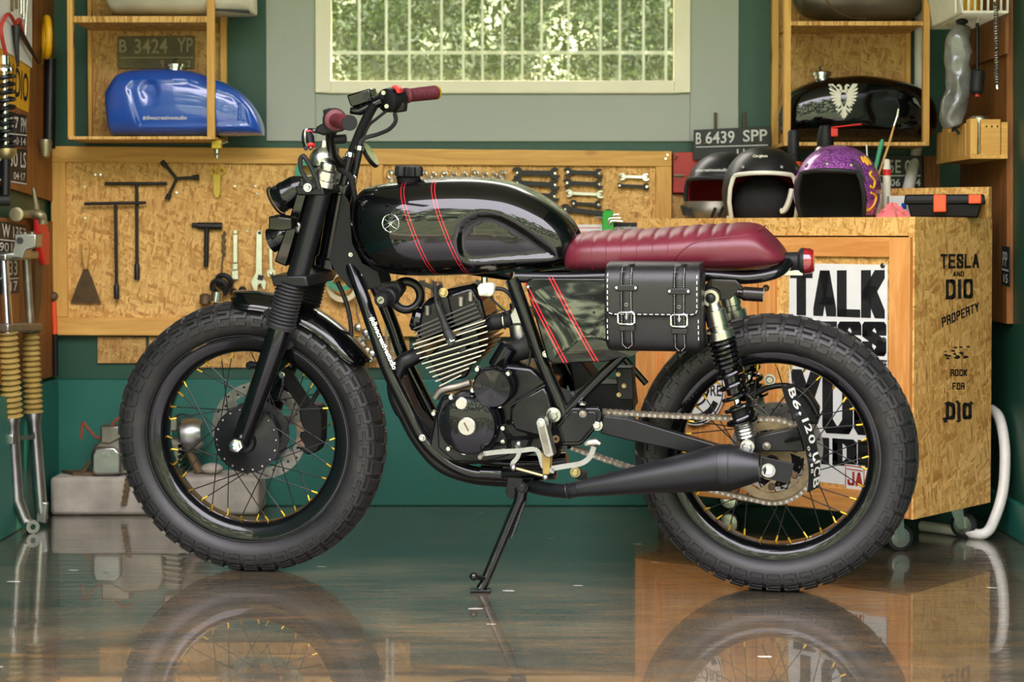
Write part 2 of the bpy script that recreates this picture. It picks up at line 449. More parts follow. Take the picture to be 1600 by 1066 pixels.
class MB:
    def __init__(s): s.v = []; s.f = []
    def add(s, vs, fs):
        o = len(s.v)
        s.v += [V(p) for p in vs]
        s.f += [tuple(i + o for i in f) for f in fs]
        return s
    def box(s, lo, hi):
        x0, y0, z0 = lo; x1, y1, z1 = hi
        return s.hexa([(x0, y0, z0), (x1, y0, z0), (x1, y1, z0), (x0, y1, z0), (x0, y0, z1), (x1, y0, z1), (x1, y1, z1), (x0, y1, z1)])
    def hexa(s, p):
        return s.add(p, [(0, 3, 2, 1), (4, 5, 6, 7), (0, 1, 5, 4), (1, 2, 6, 5), (2, 3, 7, 6), (3, 0, 4, 7)])
    def obox(s, c, a, b, d):
        c, a, b, d = V(c), V(a), V(b), V(d)
        return s.hexa([c - a - b - d, c + a - b - d, c + a + b - d, c - a + b - d, c - a - b + d, c + a - b + d, c + a + b + d, c - a + b + d])
    def bar(s, p, q, up, w, h):
        """square bar from p to q"""
        p, q, up = V(p), V(q), V(up)
        d = (q - p); sd = d.cross(up).normalized() * w / 2; u = sd.cross(d).normalized() * h / 2
        return s.obox((p + q) / 2, d / 2, sd, u)
    def prism(s, pts, vec):
        pts = [V(p) for p in pts]; vec = V(vec); n = len(pts)
        return s.add(pts + [p + vec for p in pts], [tuple(range(n))[::-1], tuple(range(n, 2 * n))] + [(i, (i + 1) % n, n + (i + 1) % n, n + i) for i in range(n)])
    def tube(s, pts, r, n=10, closed=False, cap=True):
        P = [V(p) for p in pts]
        m = len(P)
        rr = r if isinstance(r, (list, tuple)) else [r] * m
        vs = []; fs = []
        def tan(i):
            a = P[(i - 1) % m] if closed or i > 0 else P[i]
            b = P[(i + 1) % m] if closed or i < m - 1 else P[i]
            t = b - a
            return t.normalized() if t.length > 1e-9 else V((0, 0, 1))
        t0 = tan(0)
        nn = t0.orthogonal().normalized()
        for i in range(m):
            t = tan(i)
            nn = (nn - t * nn.dot(t))
            nn = nn.normalized() if nn.length > 1e-9 else t.orthogonal().normalized()
            bb = t.cross(nn)
            for j in range(n):
                a = 2 * math.pi * j / n
                vs.append(P[i] + (nn * math.cos(a) + bb * math.sin(a)) * rr[i])
        for i in range(m if closed else m - 1):
            k = (i + 1) % m
            for j in range(n):
                fs.append((i * n + j, i * n + (j + 1) % n, k * n + (j + 1) % n, k * n + j))
        if cap and not closed:
            fs.append(tuple(range(n))[::-1]); fs.append(tuple((m - 1) * n + j for j in range(n)))
        return s.add(vs, fs)
    def cyl(s, p, q, r, r2=None, n=18):
        return s.tube([p, q], [r, r if r2 is None else r2], n)
    def lathe(s, prof, o, axis, n=28, ref=None, closed=False):
        """prof: [(radius, height along axis)]"""
        o, ax = V(o), V(axis).normalized()
        e1 = V(ref) if ref else ax.orthogonal().normalized()
        e1 = (e1 - ax * e1.dot(ax)).normalized()
        e2 = ax.cross(e1)
        vs = []; fs = []; m = len(prof)
        for (r, h) in prof:
            r = max(r, 1e-5)
            for j in range(n):
                a = 2 * math.pi * j / n
                vs.append(o + ax * h + (e1 * math.cos(a) + e2 * math.sin(a)) * r)
        for i in range(m if closed else m - 1):
            k = (i + 1) % m
            for j in range(n):
                fs.append((i * n + j, i * n + (j + 1) % n, k * n + (j + 1) % n, k * n + j))
        if not closed:
            if prof[0][0] > 1e-4: fs.append(tuple(range(n))[::-1])
            if prof[-1][0] > 1e-4: fs.append(tuple((m - 1) * n + j for j in range(n)))
        return s.add(vs, fs)
    def ring(s, c, axis, R, r, n=28, k=8):
        c, ax = V(c), V(axis).normalized()
        e1 = ax.orthogonal().normalized(); e2 = ax.cross(e1)
        return s.tube([c + (e1 * math.cos(2 * math.pi * i / n) + e2 * math.sin(2 * math.pi * i / n)) * R for i in range(n)], r, k, True)
    def ball(s, c, r, n=14, m=9):
        c = V(c)
        rx, ry, rz = r if isinstance(r, (list, tuple)) else (r, r, r)
        vs = []; fs = []
        for i in range(m + 1):
            t = math.pi * i / m - math.pi / 2
            for j in range(n):
                a = 2 * math.pi * j / n
                k = max(math.cos(t), 1e-4)
                vs.append(c + V((rx * k * math.cos(a), ry * k * math.sin(a), rz * math.sin(t))))
        for i in range(m):
            for j in range(n):
                fs.append((i * n + j, i * n + (j + 1) % n, (i + 1) * n + (j + 1) % n, (i + 1) * n + j))
        return s.add(vs, fs)
    def grid(s, rows, wrap=False):
        n = len(rows[0]); vs = [p for r in rows for p in r]; fs = []
        for i in range(len(rows) - 1):
            for j in range(n if wrap else n - 1):
                fs.append((i * n + j, i * n + (j + 1) % n, (i + 1) * n + (j + 1) % n, (i + 1) * n + j))
        return s.add(vs, fs)
    def bolt(s, c, axis, r, h=.006):
        """hex bolt head with a washer, axis points outwards"""
        s.lathe([(r * 1.35, 0), (r * 1.35, h * .25), (r, h * .25)], c, axis, 16)
        return s.lathe([(r, h * .2), (r, h * .85), (r * .8, h), (0, h)], c, axis, 6)

def mesh_of(name, mb, inv=None, ang=38):
    me = bpy.data.meshes.new(name)
    vs = [inv @ p for p in mb.v] if inv else mb.v
    me.from_pydata(vs, [], mb.f)
    bm = bmesh.new(); bm.from_mesh(me)
    bmesh.ops.remove_doubles(bm, verts=bm.verts, dist=1e-6)
    bmesh.ops.recalc_face_normals(bm, faces=bm.faces)
    bm.to_mesh(me); bm.free()
    for p in me.polygons: p.use_smooth = True
    me.set_sharp_from_angle(angle=R_(ang))
    return me

def link_mesh(name, mb, m, parent=None, inv=None, bevel=0, ang=38, seg=2):
    o = bpy.data.objects.new(name, mesh_of(name, mb, inv, ang))
    o.data.materials.append(M[m] if isinstance(m, str) else m)
    C.objects.link(o)
    if parent: o.parent = parent
    if bevel:
        b = o.modifiers.new('bevel', 'BEVEL'); b.width = bevel; b.segments = seg; b.limit_method = 'ANGLE'; b.angle_limit = R_(40)
    return o

def tag(o, label=None, cat=None, group=None, kind=None):
    if label: o['label'] = label
    if cat: o['category'] = cat
    if group: o['group'] = group
    if kind: o['kind'] = kind
    return o

class Thing:
    """an Empty at the thing's base that parents its parts; geometry is given in world space unless local=True"""
    def __init__(s, name, label, cat, loc=(0, 0, 0), mat=None, group=None, local=False):
        s.o = bpy.data.objects.new(name, None); C.objects.link(s.o)
        s.o.empty_display_size = .05
        Mx = mat if mat else Matrix.Translation(V(loc))
        s.o.matrix_world = Mx
        s.inv = None if local else Mx.inverted()
        tag(s.o, label, cat, group)
    def part(s, name, mb, m, parent=None, bevel=0, label=None, ang=38, kind=None):
        o = link_mesh(name, mb, m, parent or s.o, s.inv, bevel, ang)
        if label: o['label'] = label
        if kind: o['kind'] = kind
        return o

def single(name, label, cat, mb, m, group=None, bevel=0, kind=None, ang=38):
    """a thing that is one mesh, its origin at the middle of its base"""
    xs = [p.x for p in mb.v]; ys = [p.y for p in mb.v]; zs = [p.z for p in mb.v]
    b = V(((min(xs) + max(xs)) / 2, (min(ys) + max(ys)) / 2, min(zs)))
    o = link_mesh(name, mb, m, None, Matrix.Translation(-b), bevel, ang)
    o.location = b
    return tag(o, label, cat, group, kind)

def struct(name, mb, m, bevel=0):
    return tag(link_mesh(name, mb, m, bevel=bevel), kind='structure')

# ------------------------------------------------------------------ lettering
def text_geo(s, bold=0.0, spacing=1.0):
    """flat glyph faces, scaled so the text is 1 high and returned with its natural width"""
    cu = bpy.data.curves.new('lettering_source', 'FONT')
    cu.body = s; cu.offset = bold; cu.space_character = spacing; cu.resolution_u = 3; cu.fill_mode = 'FRONT'
    o = bpy.data.objects.new('lettering_source', cu); C.objects.link(o)
    dg = bpy.context.evaluated_depsgraph_get()
    me = bpy.data.meshes.new_from_object(o.evaluated_get(dg))
    vs = [v.co.copy() for v in me.vertices]; fs = [tuple(p.vertices) for p in me.polygons]
    bpy.data.objects.remove(o); bpy.data.curves.remove(cu); bpy.data.meshes.remove(me)
    x0 = min(v.x for v in vs); x1 = max(v.x for v in vs); y0 = min(v.y for v in vs); y1 = max(v.y for v in vs)
    return [((v.x - x0) / (x1 - x0), (v.y - y0) / (y1 - y0)) for v in vs], fs
def text_map(mb, s, fn, bold=0.0, spacing=1.0):
    vs, fs = text_geo(s, bold, spacing)
    return mb.add([fn(u, v) for u, v in vs], fs)
def text_quad(mb, s, a, b, c, bold=0.0, out=(0, 0, 0), spacing=1.0, shear=0.0):
    """text filling the parallelogram: a = bottom left, b = bottom right, c = top left"""
    a, b, c, out = V(a), V(b), V(c), V(out)
    return text_map(mb, s, lambda u, v: a + (b - a) * (u + shear * v) + (c - a) * v + out, bold, spacing)

# ------------------------------------------------------------------ the setting
YF0, ZC = 3.25, 2.75
def wz(py, Y=YW): return A(800, py, Y).z
def wx(px, Y=YW): return A(px, 365, Y).x
struct('floor', MB().box((XL - .12, 1.4, -.12), (XR + .12, YW + .12, 0)), 'floor')
wx0, wx1, wb, wt = wx(494), wx(1077.5), wz(145.5), 2.15
mb = MB()
for lo, hi in (((XL - .12, YW, 0), (wx0, YW + .12, ZC)), ((wx1, YW, 0), (XR + .12, YW + .12, ZC)), ((wx0, YW, 0), (wx1, YW + .12, wb)), ((wx0, YW, wt), (wx1, YW + .12, ZC))):
    mb.box(lo, hi)
struct('wall_back', mb, 'wall')
struct('wall_left', MB().box((XL - .12, YF0, 0), (XL, YW, ZC)), 'wall')
struct('wall_right', MB().box((XR, YF0, 0), (XR + .12, YW, ZC)), 'wall')
struct('ceiling', MB().box((XL - .12, YF0, ZC), (XR + .12, 6.4, ZC + .1)), 'ceil')  # runs on past the back wall as an added eave shading the hedge
pz = wz(592)
mb = MB().box((XL, YW - .028, 0), (XR, YW, pz)); struct('trim_1', mb, 'plinth', .004)
mb = MB().box((XL, YF0, 0), (XL + .03, YW - .028, pz)); struct('trim_2', mb, 'plinth', .004)
mb = MB().box((XR - .02, YF0, 0), (XR, YW - .028, .10)); struct('trim_3', mb, 'plinth', .004)
# grey painted surround of the window
gx0, gx1, gb = wx(417), wx(1153), wz(220.5)
mb = MB()
for lo, hi in (((gx0, 0, gb), (wx0, 0, 2.35)), ((wx1, 0, gb), (gx1, 0, 2.35)), ((wx0, 0, gb), (wx1, 0, wb)), ((wx0, 0, wt), (wx1, 0, 2.35))):
    mb.box((lo[0], YW - .008, lo[2]), (hi[0], YW, hi[2]))
struct('trim_4', mb, 'greypanel', .002)
ix0, ix1, ib = wx(517, YW - .02), wx(1053, YW - .02), wz(126, YW - .02)
win = bpy.data.objects.new('window_1', None); C.objects.link(win); tag(win, kind='structure')
win.location = ((wx0 + wx1) / 2, YW, wb)
winv = Matrix.Translation(-V(win.location))
mb = MB()
Yw0, Yw1 = YW - .022, YW + .03
mb.box((wx0, Yw0, wb), (ix0, Yw1, wt)).box((ix1, Yw0, wb), (wx1, Yw1, wt)).box((ix0, Yw0, wb), (ix1, Yw1, ib)).box((ix0, Yw0, wt - .05), (ix1, Yw1, wt))
link_mesh('window_frame', mb, 'cream', win, winv, .003)
link_mesh('pane', MB().box((ix0, YW + .004, ib), (ix1, YW + .008, wt - .05)), 'glass', win, winv)
# ground outside the open garage front, and the garden behind the window
struct('ground', MB().box((-14, 1.15, -.30), (14, 1.4, -.02)), 'pave')
struct('garden', MB().box((-14, -16, -.30), (14, 1.15, -.04)).box((-14, YW + .12, -.30), (14, 16, -.05)), 'lawn')

random.seed(4)
mb = MB()
for i in range(90000):
    c = V((random.uniform(-1.7, 1.7), random.uniform(7.25, 7.95), random.uniform(.6, 2.5)))
    a = V((random.gauss(0, 1), random.gauss(0, 1), random.gauss(0, 1))).normalized()
    b = a.orthogonal().normalized()
    b = (Matrix.Rotation(random.uniform(0, 6.3), 3, a) @ b)
    L_, w_ = random.uniform(.009, .022), random.uniform(.005, .011)
    mb.add([c - a * L_, c + b * w_ + a.cross(b) * .004, c + a * L_, c - b * w_ + a.cross(b) * .004], [(0, 1, 2, 3)])
single('hedge', 'dense leafy green hedge growing outside behind the window', 'hedge', mb, 'leaf', kind='stuff')
fx = [wx(p, 6.9) * 1.0 for p in (562, 604, 640, 690, 724, 754, 785, 816, 846, 888, 938, 968, 1005, 1040)]
t = Thing('garden_fence', 'pale thin-barred metal fence standing outside between window and hedge', 'fence', (0, 6.9, -.05))
for x in fx:
    t.part('bar', MB().box((x - .0045, 6.895, -.05), (x + .0045, 6.904, 2.4)), 'fence')
zr = A(800, 82, 6.9).z
t.part('rail', MB().box((-1.2, 6.905, zr - .006), (1.2, 6.915, zr + .006)), 'fence')

# ------------------------------------------------------------------ pegboard with its tools
PB = .024      # face of the strand board above the wall
def wq(pts, off): return [W(x, y, off) for x, y in pts]
def wprism(mb, pts, off, th): return mb.prism(wq(pts, off), (0, -th, 0))
t = Thing('pegboard', 'wide strand board tool panel in pine frame across the back wall', 'tool board', W(560, 524, .02))
mb = MB(); wprism(mb, [(100, 248), (1030, 255), (1030, 505), (100, 500)], .002, PB - .002); t.part('board', mb, 'osb')
for pts, m in (([(82, 229), (1048, 237), (1048, 261), (82, 254)], 'px'), ([(88, 495), (1048, 503), (1048, 527), (88, 523)], 'px'),
               ([(82, 254), (106, 254), (110, 495), (88, 495)], 'pz'), ([(1023, 261), (1048, 261), (1048, 503), (1023, 503)], 'pz'), ([(581, 257.6), (600, 257.8), (600, 499.4), (581, 499.2)], 'pz')):
    mb = MB(); wprism(mb, pts, .001, .036); t.part('frame_rail' if m == 'px' else 'frame_stile', mb, m, bevel=.002)
for x, y in ((149, 273), (157, 273), (132, 292), (133, 341), (367, 291), (399, 291), (276, 301), (386, 361), (402, 303), (437, 300), (1040, 248), (1043, 242)):
    p = W(x, y, PB); off = .036 if x > 1030 else PB
    t.part('nail', MB().cyl(W(x, y, off - .002), W(x, y, off + .008), .0035, n=8), 'chrome')
for k, (x0, x1, y1) in enumerate(((154, 229, 567), (234, 640, 574))):
    mb = MB(); wprism(mb, [(x0, 526), (x1, 527), (x1, y1), (x0, y1)], .0005, .012)
    single('wall_board', ['small strand board offcut below the pegboard, left of the front wheel', 'wide strand board strip below the pegboard behind the front wheel'][k], 'board', mb, 'osbdark')

T_ = PB + .012    # tools hang just off the board
def wl(x, y, o=0): return W(x, y, T_ + o)
def hung(name, label, cat, base, group=None): return Thing(name, label, cat, wl(*base), group=group)
px = 1 / 506.0
def twrench(label, bar, stem, y_end, ysock):
    t = hung('t_handle_wrench', label, 'wrench', (stem[0][0], y_end), 'long T-handle wrenches')
    t.part('handle_bar', MB().cyl(wl(*bar[0]), wl(*bar[1]), 2.6 * px, n=12), 'steel')
    t.part('shank', MB().cyl(wl(*stem[0]), wl(stem[1][0], ysock + 2), 2.6 * px, n=12), 'steel')
    t.part('socket', MB().lathe([(2.8 * px, 0), (4.4 * px, .006), (4.2 * px, (y_end - ysock) * px), (2 * px, (y_end - ysock) * px)], wl(stem[1][0], ysock), (0, 0, -1), 14), 'steel')
twrench('black T-handle wrench hanging higher, its crossbar topmost', ((164, 287), (261, 287)), ((213.5, 287), (214, 437)), 437, 411)
t0 = T_; T_ = PB + .024
twrench('black T-handle wrench hanging lower left, overlapping the higher one', ((132, 318.5), (228, 317)), ((180.5, 318), (182, 467)), 467, 444)
T_ = t0
t = hung('y_socket_wrench', 'black three-armed Y socket wrench right of the T-handles', 'wrench', (261, 312))
for x, y in ((253, 252), (311, 277), (261, 312)):
    d = V((x - 276, 0, 279 - y)).normalized()
    mb = MB().cyl(wl(276, 279), wl(x, y), 2.5 * px, n=10)
    t.part('arm', mb, 'steel')
    t.part('socket', MB().cyl(wl(x, y) - d * .018, wl(x, y), 4.2 * px, n=12), 'steel')
t = hung('scissors', 'yellow handled scissors hanging on the board below left shelf', 'scissors', (339, 308))
t.part('finger_loop', MB().ring(wl(332.5, 268), (0, 1, 0), 5.2 * px, 1.2 * px), 'yellow2'); t.part('finger_loop', MB().ring(wl(346, 268), (0, 1, 0), 5.2 * px, 1.2 * px), 'yellow2')
mb = MB(); mb.prism([wl(x, y) for x, y in ((333, 273), (345, 273), (344, 303), (341, 309), (337, 309), (334, 303))], (0, -.005, 0)); t.part('sheath', mb, 'yellow2', bevel=.001)
t = hung('putty_knife', 'wooden handled putty knife with worn triangular blade', 'putty knife', (134, 473))
mb = MB(); mb.prism([wl(x, y) for x, y in ((129, 381), (134, 379), (140, 381), (141, 392), (137, 421), (132, 421), (128, 392))], (0, -.014, 0)); t.part('handle', mb, 'wood', bevel=.004)
mb = MB(); mb.prism([wl(x, y, -.002) for x, y in ((131, 420), (138, 420), (146, 440), (158, 474), (110, 474), (122, 442))], (0, -.002, 0)); t.part('blade', mb, 'rustblade')
t.part('rivet', MB().ball(wl(134.5, 389, .014), .004), 'gold')
t = hung('t_spark_plug_wrench', 'short black T-shaped plug wrench with thick crossbar', 'wrench', (322, 417))
t.part('handle_bar', MB().tube([wl(300, 352), wl(308, 352), wl(309, 353), wl(347, 353.5)], [3.6 * px, 3.8 * px, 5.6 * px, 5.8 * px], 14), 'steel')
t.part('shank', MB().cyl(wl(323, 355), wl(322, 417), 3.9 * px, n=14), 'steel')
mb = MB()
mb.tube([wl(350 - .1 * i * .4 + 1.6 * math.sin(i * 1.1), 362 + i * 1.9) for i in range(21)], [2.4 * px] * 21, 8)
single('tapered_reamer', 'dark twisted reamer hanging beside the short plug wrench', 'drill bit', mb.cyl(wl(348, 400), wl(346, 433), 1.1 * px, n=6), 'rust')
t = hung('socket_extension', 'chrome square socket extension bar hanging vertically', 'socket extension', (368, 437))
mb = MB()
for y0, y1, w in ((359, 366, 3), (366, 411, 3.4), (411, 422, 4), (422, 437, 5)):
    mb.obox((wl(368, y0) + wl(368, y1)) / 2, (w * px, 0, 0), (0, w * px, 0), (0, 0, (y1 - y0 - 1.2) / 2 * px))
t.part('bar', mb, 'brushed', bevel=.001)
t = hung('adjustable_wrench', 'steel adjustable wrench hanging jaws down left of the fork', 'wrench', (405, 457))
mb = MB(); mb.prism([wl(x, y) for x, y in ((401, 362), (405, 359), (410, 362), (410, 425), (411, 436), (417, 440), (415, 453), (411, 452), (408, 443), (404, 445), (402, 456), (397, 453), (392, 441), (400, 426))], (0, -.008, 0)); t.part('body', mb, 'brushed', bevel=.001)
t.part('slide_jaw', MB().obox(wl(407, 434, .01), (4 * px, 0, -.002), (0, .003, 0), (.002, 0, 4 * px)), 'steel')
t.part('hang_hole', MB().cyl(wl(405.5, 364, .007), wl(405.5, 364, .0095), 2.6 * px), 'steel')

def jaw(mb, c, d, r, th=.006, slot=.42):
    """open jaw: a C-shaped plate around c that opens towards d (wall plane)"""
    ex, ez = V((d[0], 0, d[1])), V((-d[1], 0, d[0]))
    pts = [c + ex * r * math.cos(a) + ez * r * math.sin(a) for a in [R_(38 + i * 284 / 18) for i in range(19)]]
    pts += [c + ex * r * .74 - ez * r * slot, c - ex * r * .12 - ez * r * slot, c - ex * r * .12 + ez * r * slot, c + ex * r * .74 + ez * r * slot]
    return mb.prism(pts, (0, -th, 0))
def open_wrench(label, a, b, ra, rb, m, w=None, tilt=.26, group='open-ended wrenches on the board'):
    pa, pb = wl(*a), wl(*b)
    d = (pb - pa).normalized()
    mb = MB()
    w = w or min(ra, rb) * .95
    n = V((-d.z, 0, d.x))
    mb.prism([pa + d * ra * .7 * px - n * w / 2 * px, pb - d * rb * .7 * px - n * w / 2 * px, pb - d * rb * .7 * px + n * w / 2 * px, pa + d * ra * .7 * px + n * w / 2 * px], (0, -.005, 0))
    for p, s, r in ((pa, -1, ra), (pb, 1, rb)):
        q = (d.x * s, d.z * s); c, s_ = math.cos(tilt), math.sin(tilt)
        jaw(mb, p, (q[0] * c - q[1] * s_, q[0] * s_ + q[1] * c), r * px)
    t = hung('open_end_wrench', label, 'wrench', (a[0], max(a[1], b[1]) + ra), group)
    t.part('body', mb, m, bevel=.0008)
    for p in (pa, pb):
        t.part('peg', MB().cyl(p + V((0, .006, 0)), p - V((0, .011, 0)), 1.7 * px, n=8), 'chrome')
ow = open_wrench
ow('black open-ended wrench, top of the column left of the middle', (808, 270), (867, 271), 9, 9, 'steel', 8)
ow('black open-ended wrench, second in the column above the tank rear', (808, 286), (867, 289), 9, 9, 'steel', 8)
ow('black open-ended wrench half hidden by tank, third in its column', (800, 303), (866, 307), 9, 9, 'steel', 8)
ow('black open-ended wrench, topmost of the middle column', (887, 269), (936, 271), 7.5, 7.5, 'steel', 6.5)
ow('black open-ended wrench, second from top of the middle column', (886, 286), (936, 288), 7.5, 7.5, 'steel', 6.5)
ow('silver open-ended wrench under two black ones', (889, 302), (938, 304), 6, 6.5, 'brushed', 5)
ow('short black open-ended wrench below the silver one', (896, 318), (935, 320), 6, 6.5, 'steel', 5)
ow('long black open-ended wrench just left of green hex key holder', (883, 327), (950, 335), 8.5, 8, 'steel', 8)
ow('shiny short wrench with round jaws at right end of board', (972, 276), (1009, 277), 6, 6, 'chrome', 4.5)
ow('short black wrench under the shiny one at right end', (968, 290), (1010, 292), 4.2, 5.5, 'steel', 5)
ow('narrow bright wrench hanging behind the twin headlamps', (423, 384), (424, 427), 5, 7, 'brushed', 5)

names = ['leftmost ring behind the fuel cap', 'second ring, right beside the fuel cap', 'third from the left', 'fourth from the left', 'fifth from the left', 'sixth from the left', 'seventh and largest after the cap', 'eighth from the left', 'ninth from the left, with flat tab', 'rightmost of the row']
for i, (x, r) in enumerate(((612, 6.2), (661, 6.2), (677.5, 4.2), (694, 4.6), (709, 4.2), (726, 4.2), (742, 5.6), (757.5, 4.2), (772.5, 3.6), (785, 4.8))):
    t = hung('ring_spanner', 'steel ring spanner over the tank, ' + names[i], 'wrench', (x, 330), 'ring spanners in a row above the tank')
    t.part('ring', MB().ring(wl(x, 273 + (i % 3)), (0, 1, 0), r * px, 1.5 * px, 22), 'brushed')
    t.part('shank', MB().obox((wl(x, 279) + wl(x, 330)) / 2, (1.9 * px, 0, 0), (0, .002, 0), (0, 0, 25.5 * px)), 'brushed')
    t.part('peg', MB().cyl(W(x, 270, PB), W(x, 270, PB + .014), 1.6 * px, n=8), 'chrome')

t = hung('hex_key_set', 'bright green holder with fan of hex keys', 'hex keys', (950, 362))
mb = MB(); mb.prism([wl(x, y, .006) for x, y in ((941, 333), (945, 329), (957, 329), (959, 335), (952, 342), (958, 346), (959, 362), (941, 362))], (0, -.016, 0)); t.part('holder', mb, 'green', bevel=.002)
for i, (x, y) in enumerate(((968, 335), (970, 341), (973, 346))):
    t.part('hex_key', MB().tube(smooth([wl(950 + i * 2, 352, .018 + i * .003), wl(948 + i * 3, 341 + i * 3, .018 + i * .003), wl(952 + i * 3, 337 + i * 4, .018 + i * .003), wl(x, y, .018 + i * .003)], 4), 1.7 * px, 6), 'brushed')
t.part('hex_key', MB().cyl(wl(930, 339, .012), wl(952, 340, .012), 1.1 * px, n=6), 'brushed')
t = Thing('name_sign', 'long white and black sign under the wrenches behind the seat', 'sign', W(940, 372, .034), group=None)
mb = MB(); wprism(mb, [(892, 351), (958, 351), (958, 374), (892, 374)], PB, .006); t.part('white_panel', mb, 'white')
mb = MB(); wprism(mb, [(958, 348), (995, 348), (995, 374), (958, 374)], PB, .006); t.part('black_panel', mb, 'black')
mb = MB(); text_quad(mb, 'wacreatives', W(959, 359.5, PB + .0068), W(995, 359.5, PB + .0068), W(959, 352.5, PB + .0068), .01); t.part('lettering', mb, 'white')
mb = MB()
for x0, x1, y in ((899, 938, 355.5), (897, 930, 362)): wprism(mb, [(x0, y), (x1, y), (x1, y + 1.2), (x0, y + 1.2)], PB + .006, .0005)
t.part('red_print', mb, 'red')

# rubber rings and sockets hanging behind the front tyre
for (x, y, R, r, tilt), lab in zip(((350, 440, 11, 4.2, .5), (343, 449, 12, 4.2, .5)), ('thick black rubber ring, upper of the two on one peg', 'thick black rubber ring, lower of the two on one peg')):
    single('rubber_ring', lab, 'rubber ring', MB().ring(wl(x, y, .012 if R == 11 else .020), (.25, 1, tilt), R * px, r * px, 24, 10), 'rubber', 'black rubber rings')
for (x, y), lab in zip(((365, 457), (379, 454), (371, 468)), ('left rubber grommet in the cluster of three', 'right rubber grommet in the cluster of three', 'bottom rubber grommet in the cluster of three')):
    single('rubber_grommet', lab, 'grommet', MB().ring(wl(x, y, .014), (.2, 1, .2), 4.2 * px, 2.7 * px, 18, 8), 'rubber', 'rubber grommets')
t = hung('socket_piece', 'chrome socket hanging on the board just above the front tyre', 'socket', (337, 482))
t.part('sleeve', MB().lathe([(8 * px, 0), (11 * px, .004), (11.5 * px, .034), (9 * px, .037), (6 * px, .045), (5 * px, .052)], wl(340, 454, .024), (-.12, 0, -1), 20), 'chrome')
single('brake_piston_cup', 'rusty brown cup beside the chrome socket over front tyre', 'metal cup', MB().lathe([(5 * px, 0), (8 * px, .006), (8.5 * px, .03), (3 * px, .038)], wl(320, 459, .02), (0, 0, -1), 16), 'rust')
# tape rolls behind the fork
single('tape_roll', 'cream masking tape roll hanging on board behind the fork', 'tape roll', MB().lathe([(17 * px, -.012), (25 * px, -.012), (25 * px, .012), (17 * px, .012)], wl(536, 447, .016), (0, 1, 0), 36, closed=True), 'tape', 'tape rolls')
single('tape_roll', 'dark green tape roll hanging on board behind the fork', 'tape roll', MB().lathe([(17 * px, -.01), (25 * px, -.01), (25 * px, .01), (17 * px, .01)], wl(533, 430, .040), (0, 1, 0), 36, closed=True), 'teal', 'tape rolls')
single('tape_roll', 'pale green tape roll peeking out left of chrome speedometer', 'tape roll', MB().lathe([(9 * px, -.01), (17 * px, -.01), (17 * px, .01), (9 * px, .01)], wl(478, 268, .016), (0, 1, 0), 36, closed=True), 'teal', 'tape rolls')
# chains and a bunch of bright fittings
for x, lab in ((604, 'light grey chain hanging behind the down tubes, left strand'), (613, 'light grey chain hanging behind the down tubes, right strand')):
    mb = MB()
    for i in range(24):
        mb.obox(wl(x, 476 + i * 4.6 + (x - 604) * -.6, .006), (2.1 * px if i % 2 else 1.2 * px, 0, 0), (0, .0022, 0), (0, 0, 3 * px))
    single('chain_strand', lab, 'chain', mb, 'brushed', 'chains hanging below the key switch')
t = Thing('hose_clamp_bunch', 'bunch of bright zinc fittings hanging behind the front mudguard', 'fittings', wl(572, 566))
random.seed(3)
for i in range(9):
    x, y = ((560, 512), (572, 520), (562, 530), (578, 528), (568, 538), (574, 548), (582, 553), (570, 556), (578, 562))[i]
    mb = MB().lathe([(4 * px, 0), (6 * px, .003), (6 * px, .012), (3 * px, .016)], wl(x, y, .01), (random.uniform(-.6, .6), -1, random.uniform(-.6, .6)), 8)
    t.part('fitting', mb, 'zinc')
t.part('wire', MB().tube([wl(557, 462, .01), wl(557, 490, .012), wl(566, 520, .012), wl(574, 552, .012)], 1.2 * px, 6), 'brushed')
for i, (x, y0, y1) in enumerate(((662, 438, 476), (676, 438, 470), (688, 440, 482))):
    t = hung('combination_spanner', 'dark spanner hanging below the tank, ' + ('left of three', 'middle of three', 'right of three')[i], 'wrench', (x, y1 + 4), 'spanners seen between tank and engine')
    t.part('body', jaw(MB().obox((wl(x, y0) + wl(x, y1)) / 2, (2.2 * px, 0, 0), (0, .0025, 0), (0, 0, (y1 - y0) / 2 * px)), wl(x, y1 + 3), (0, -1), 4.6 * px), 'rust')

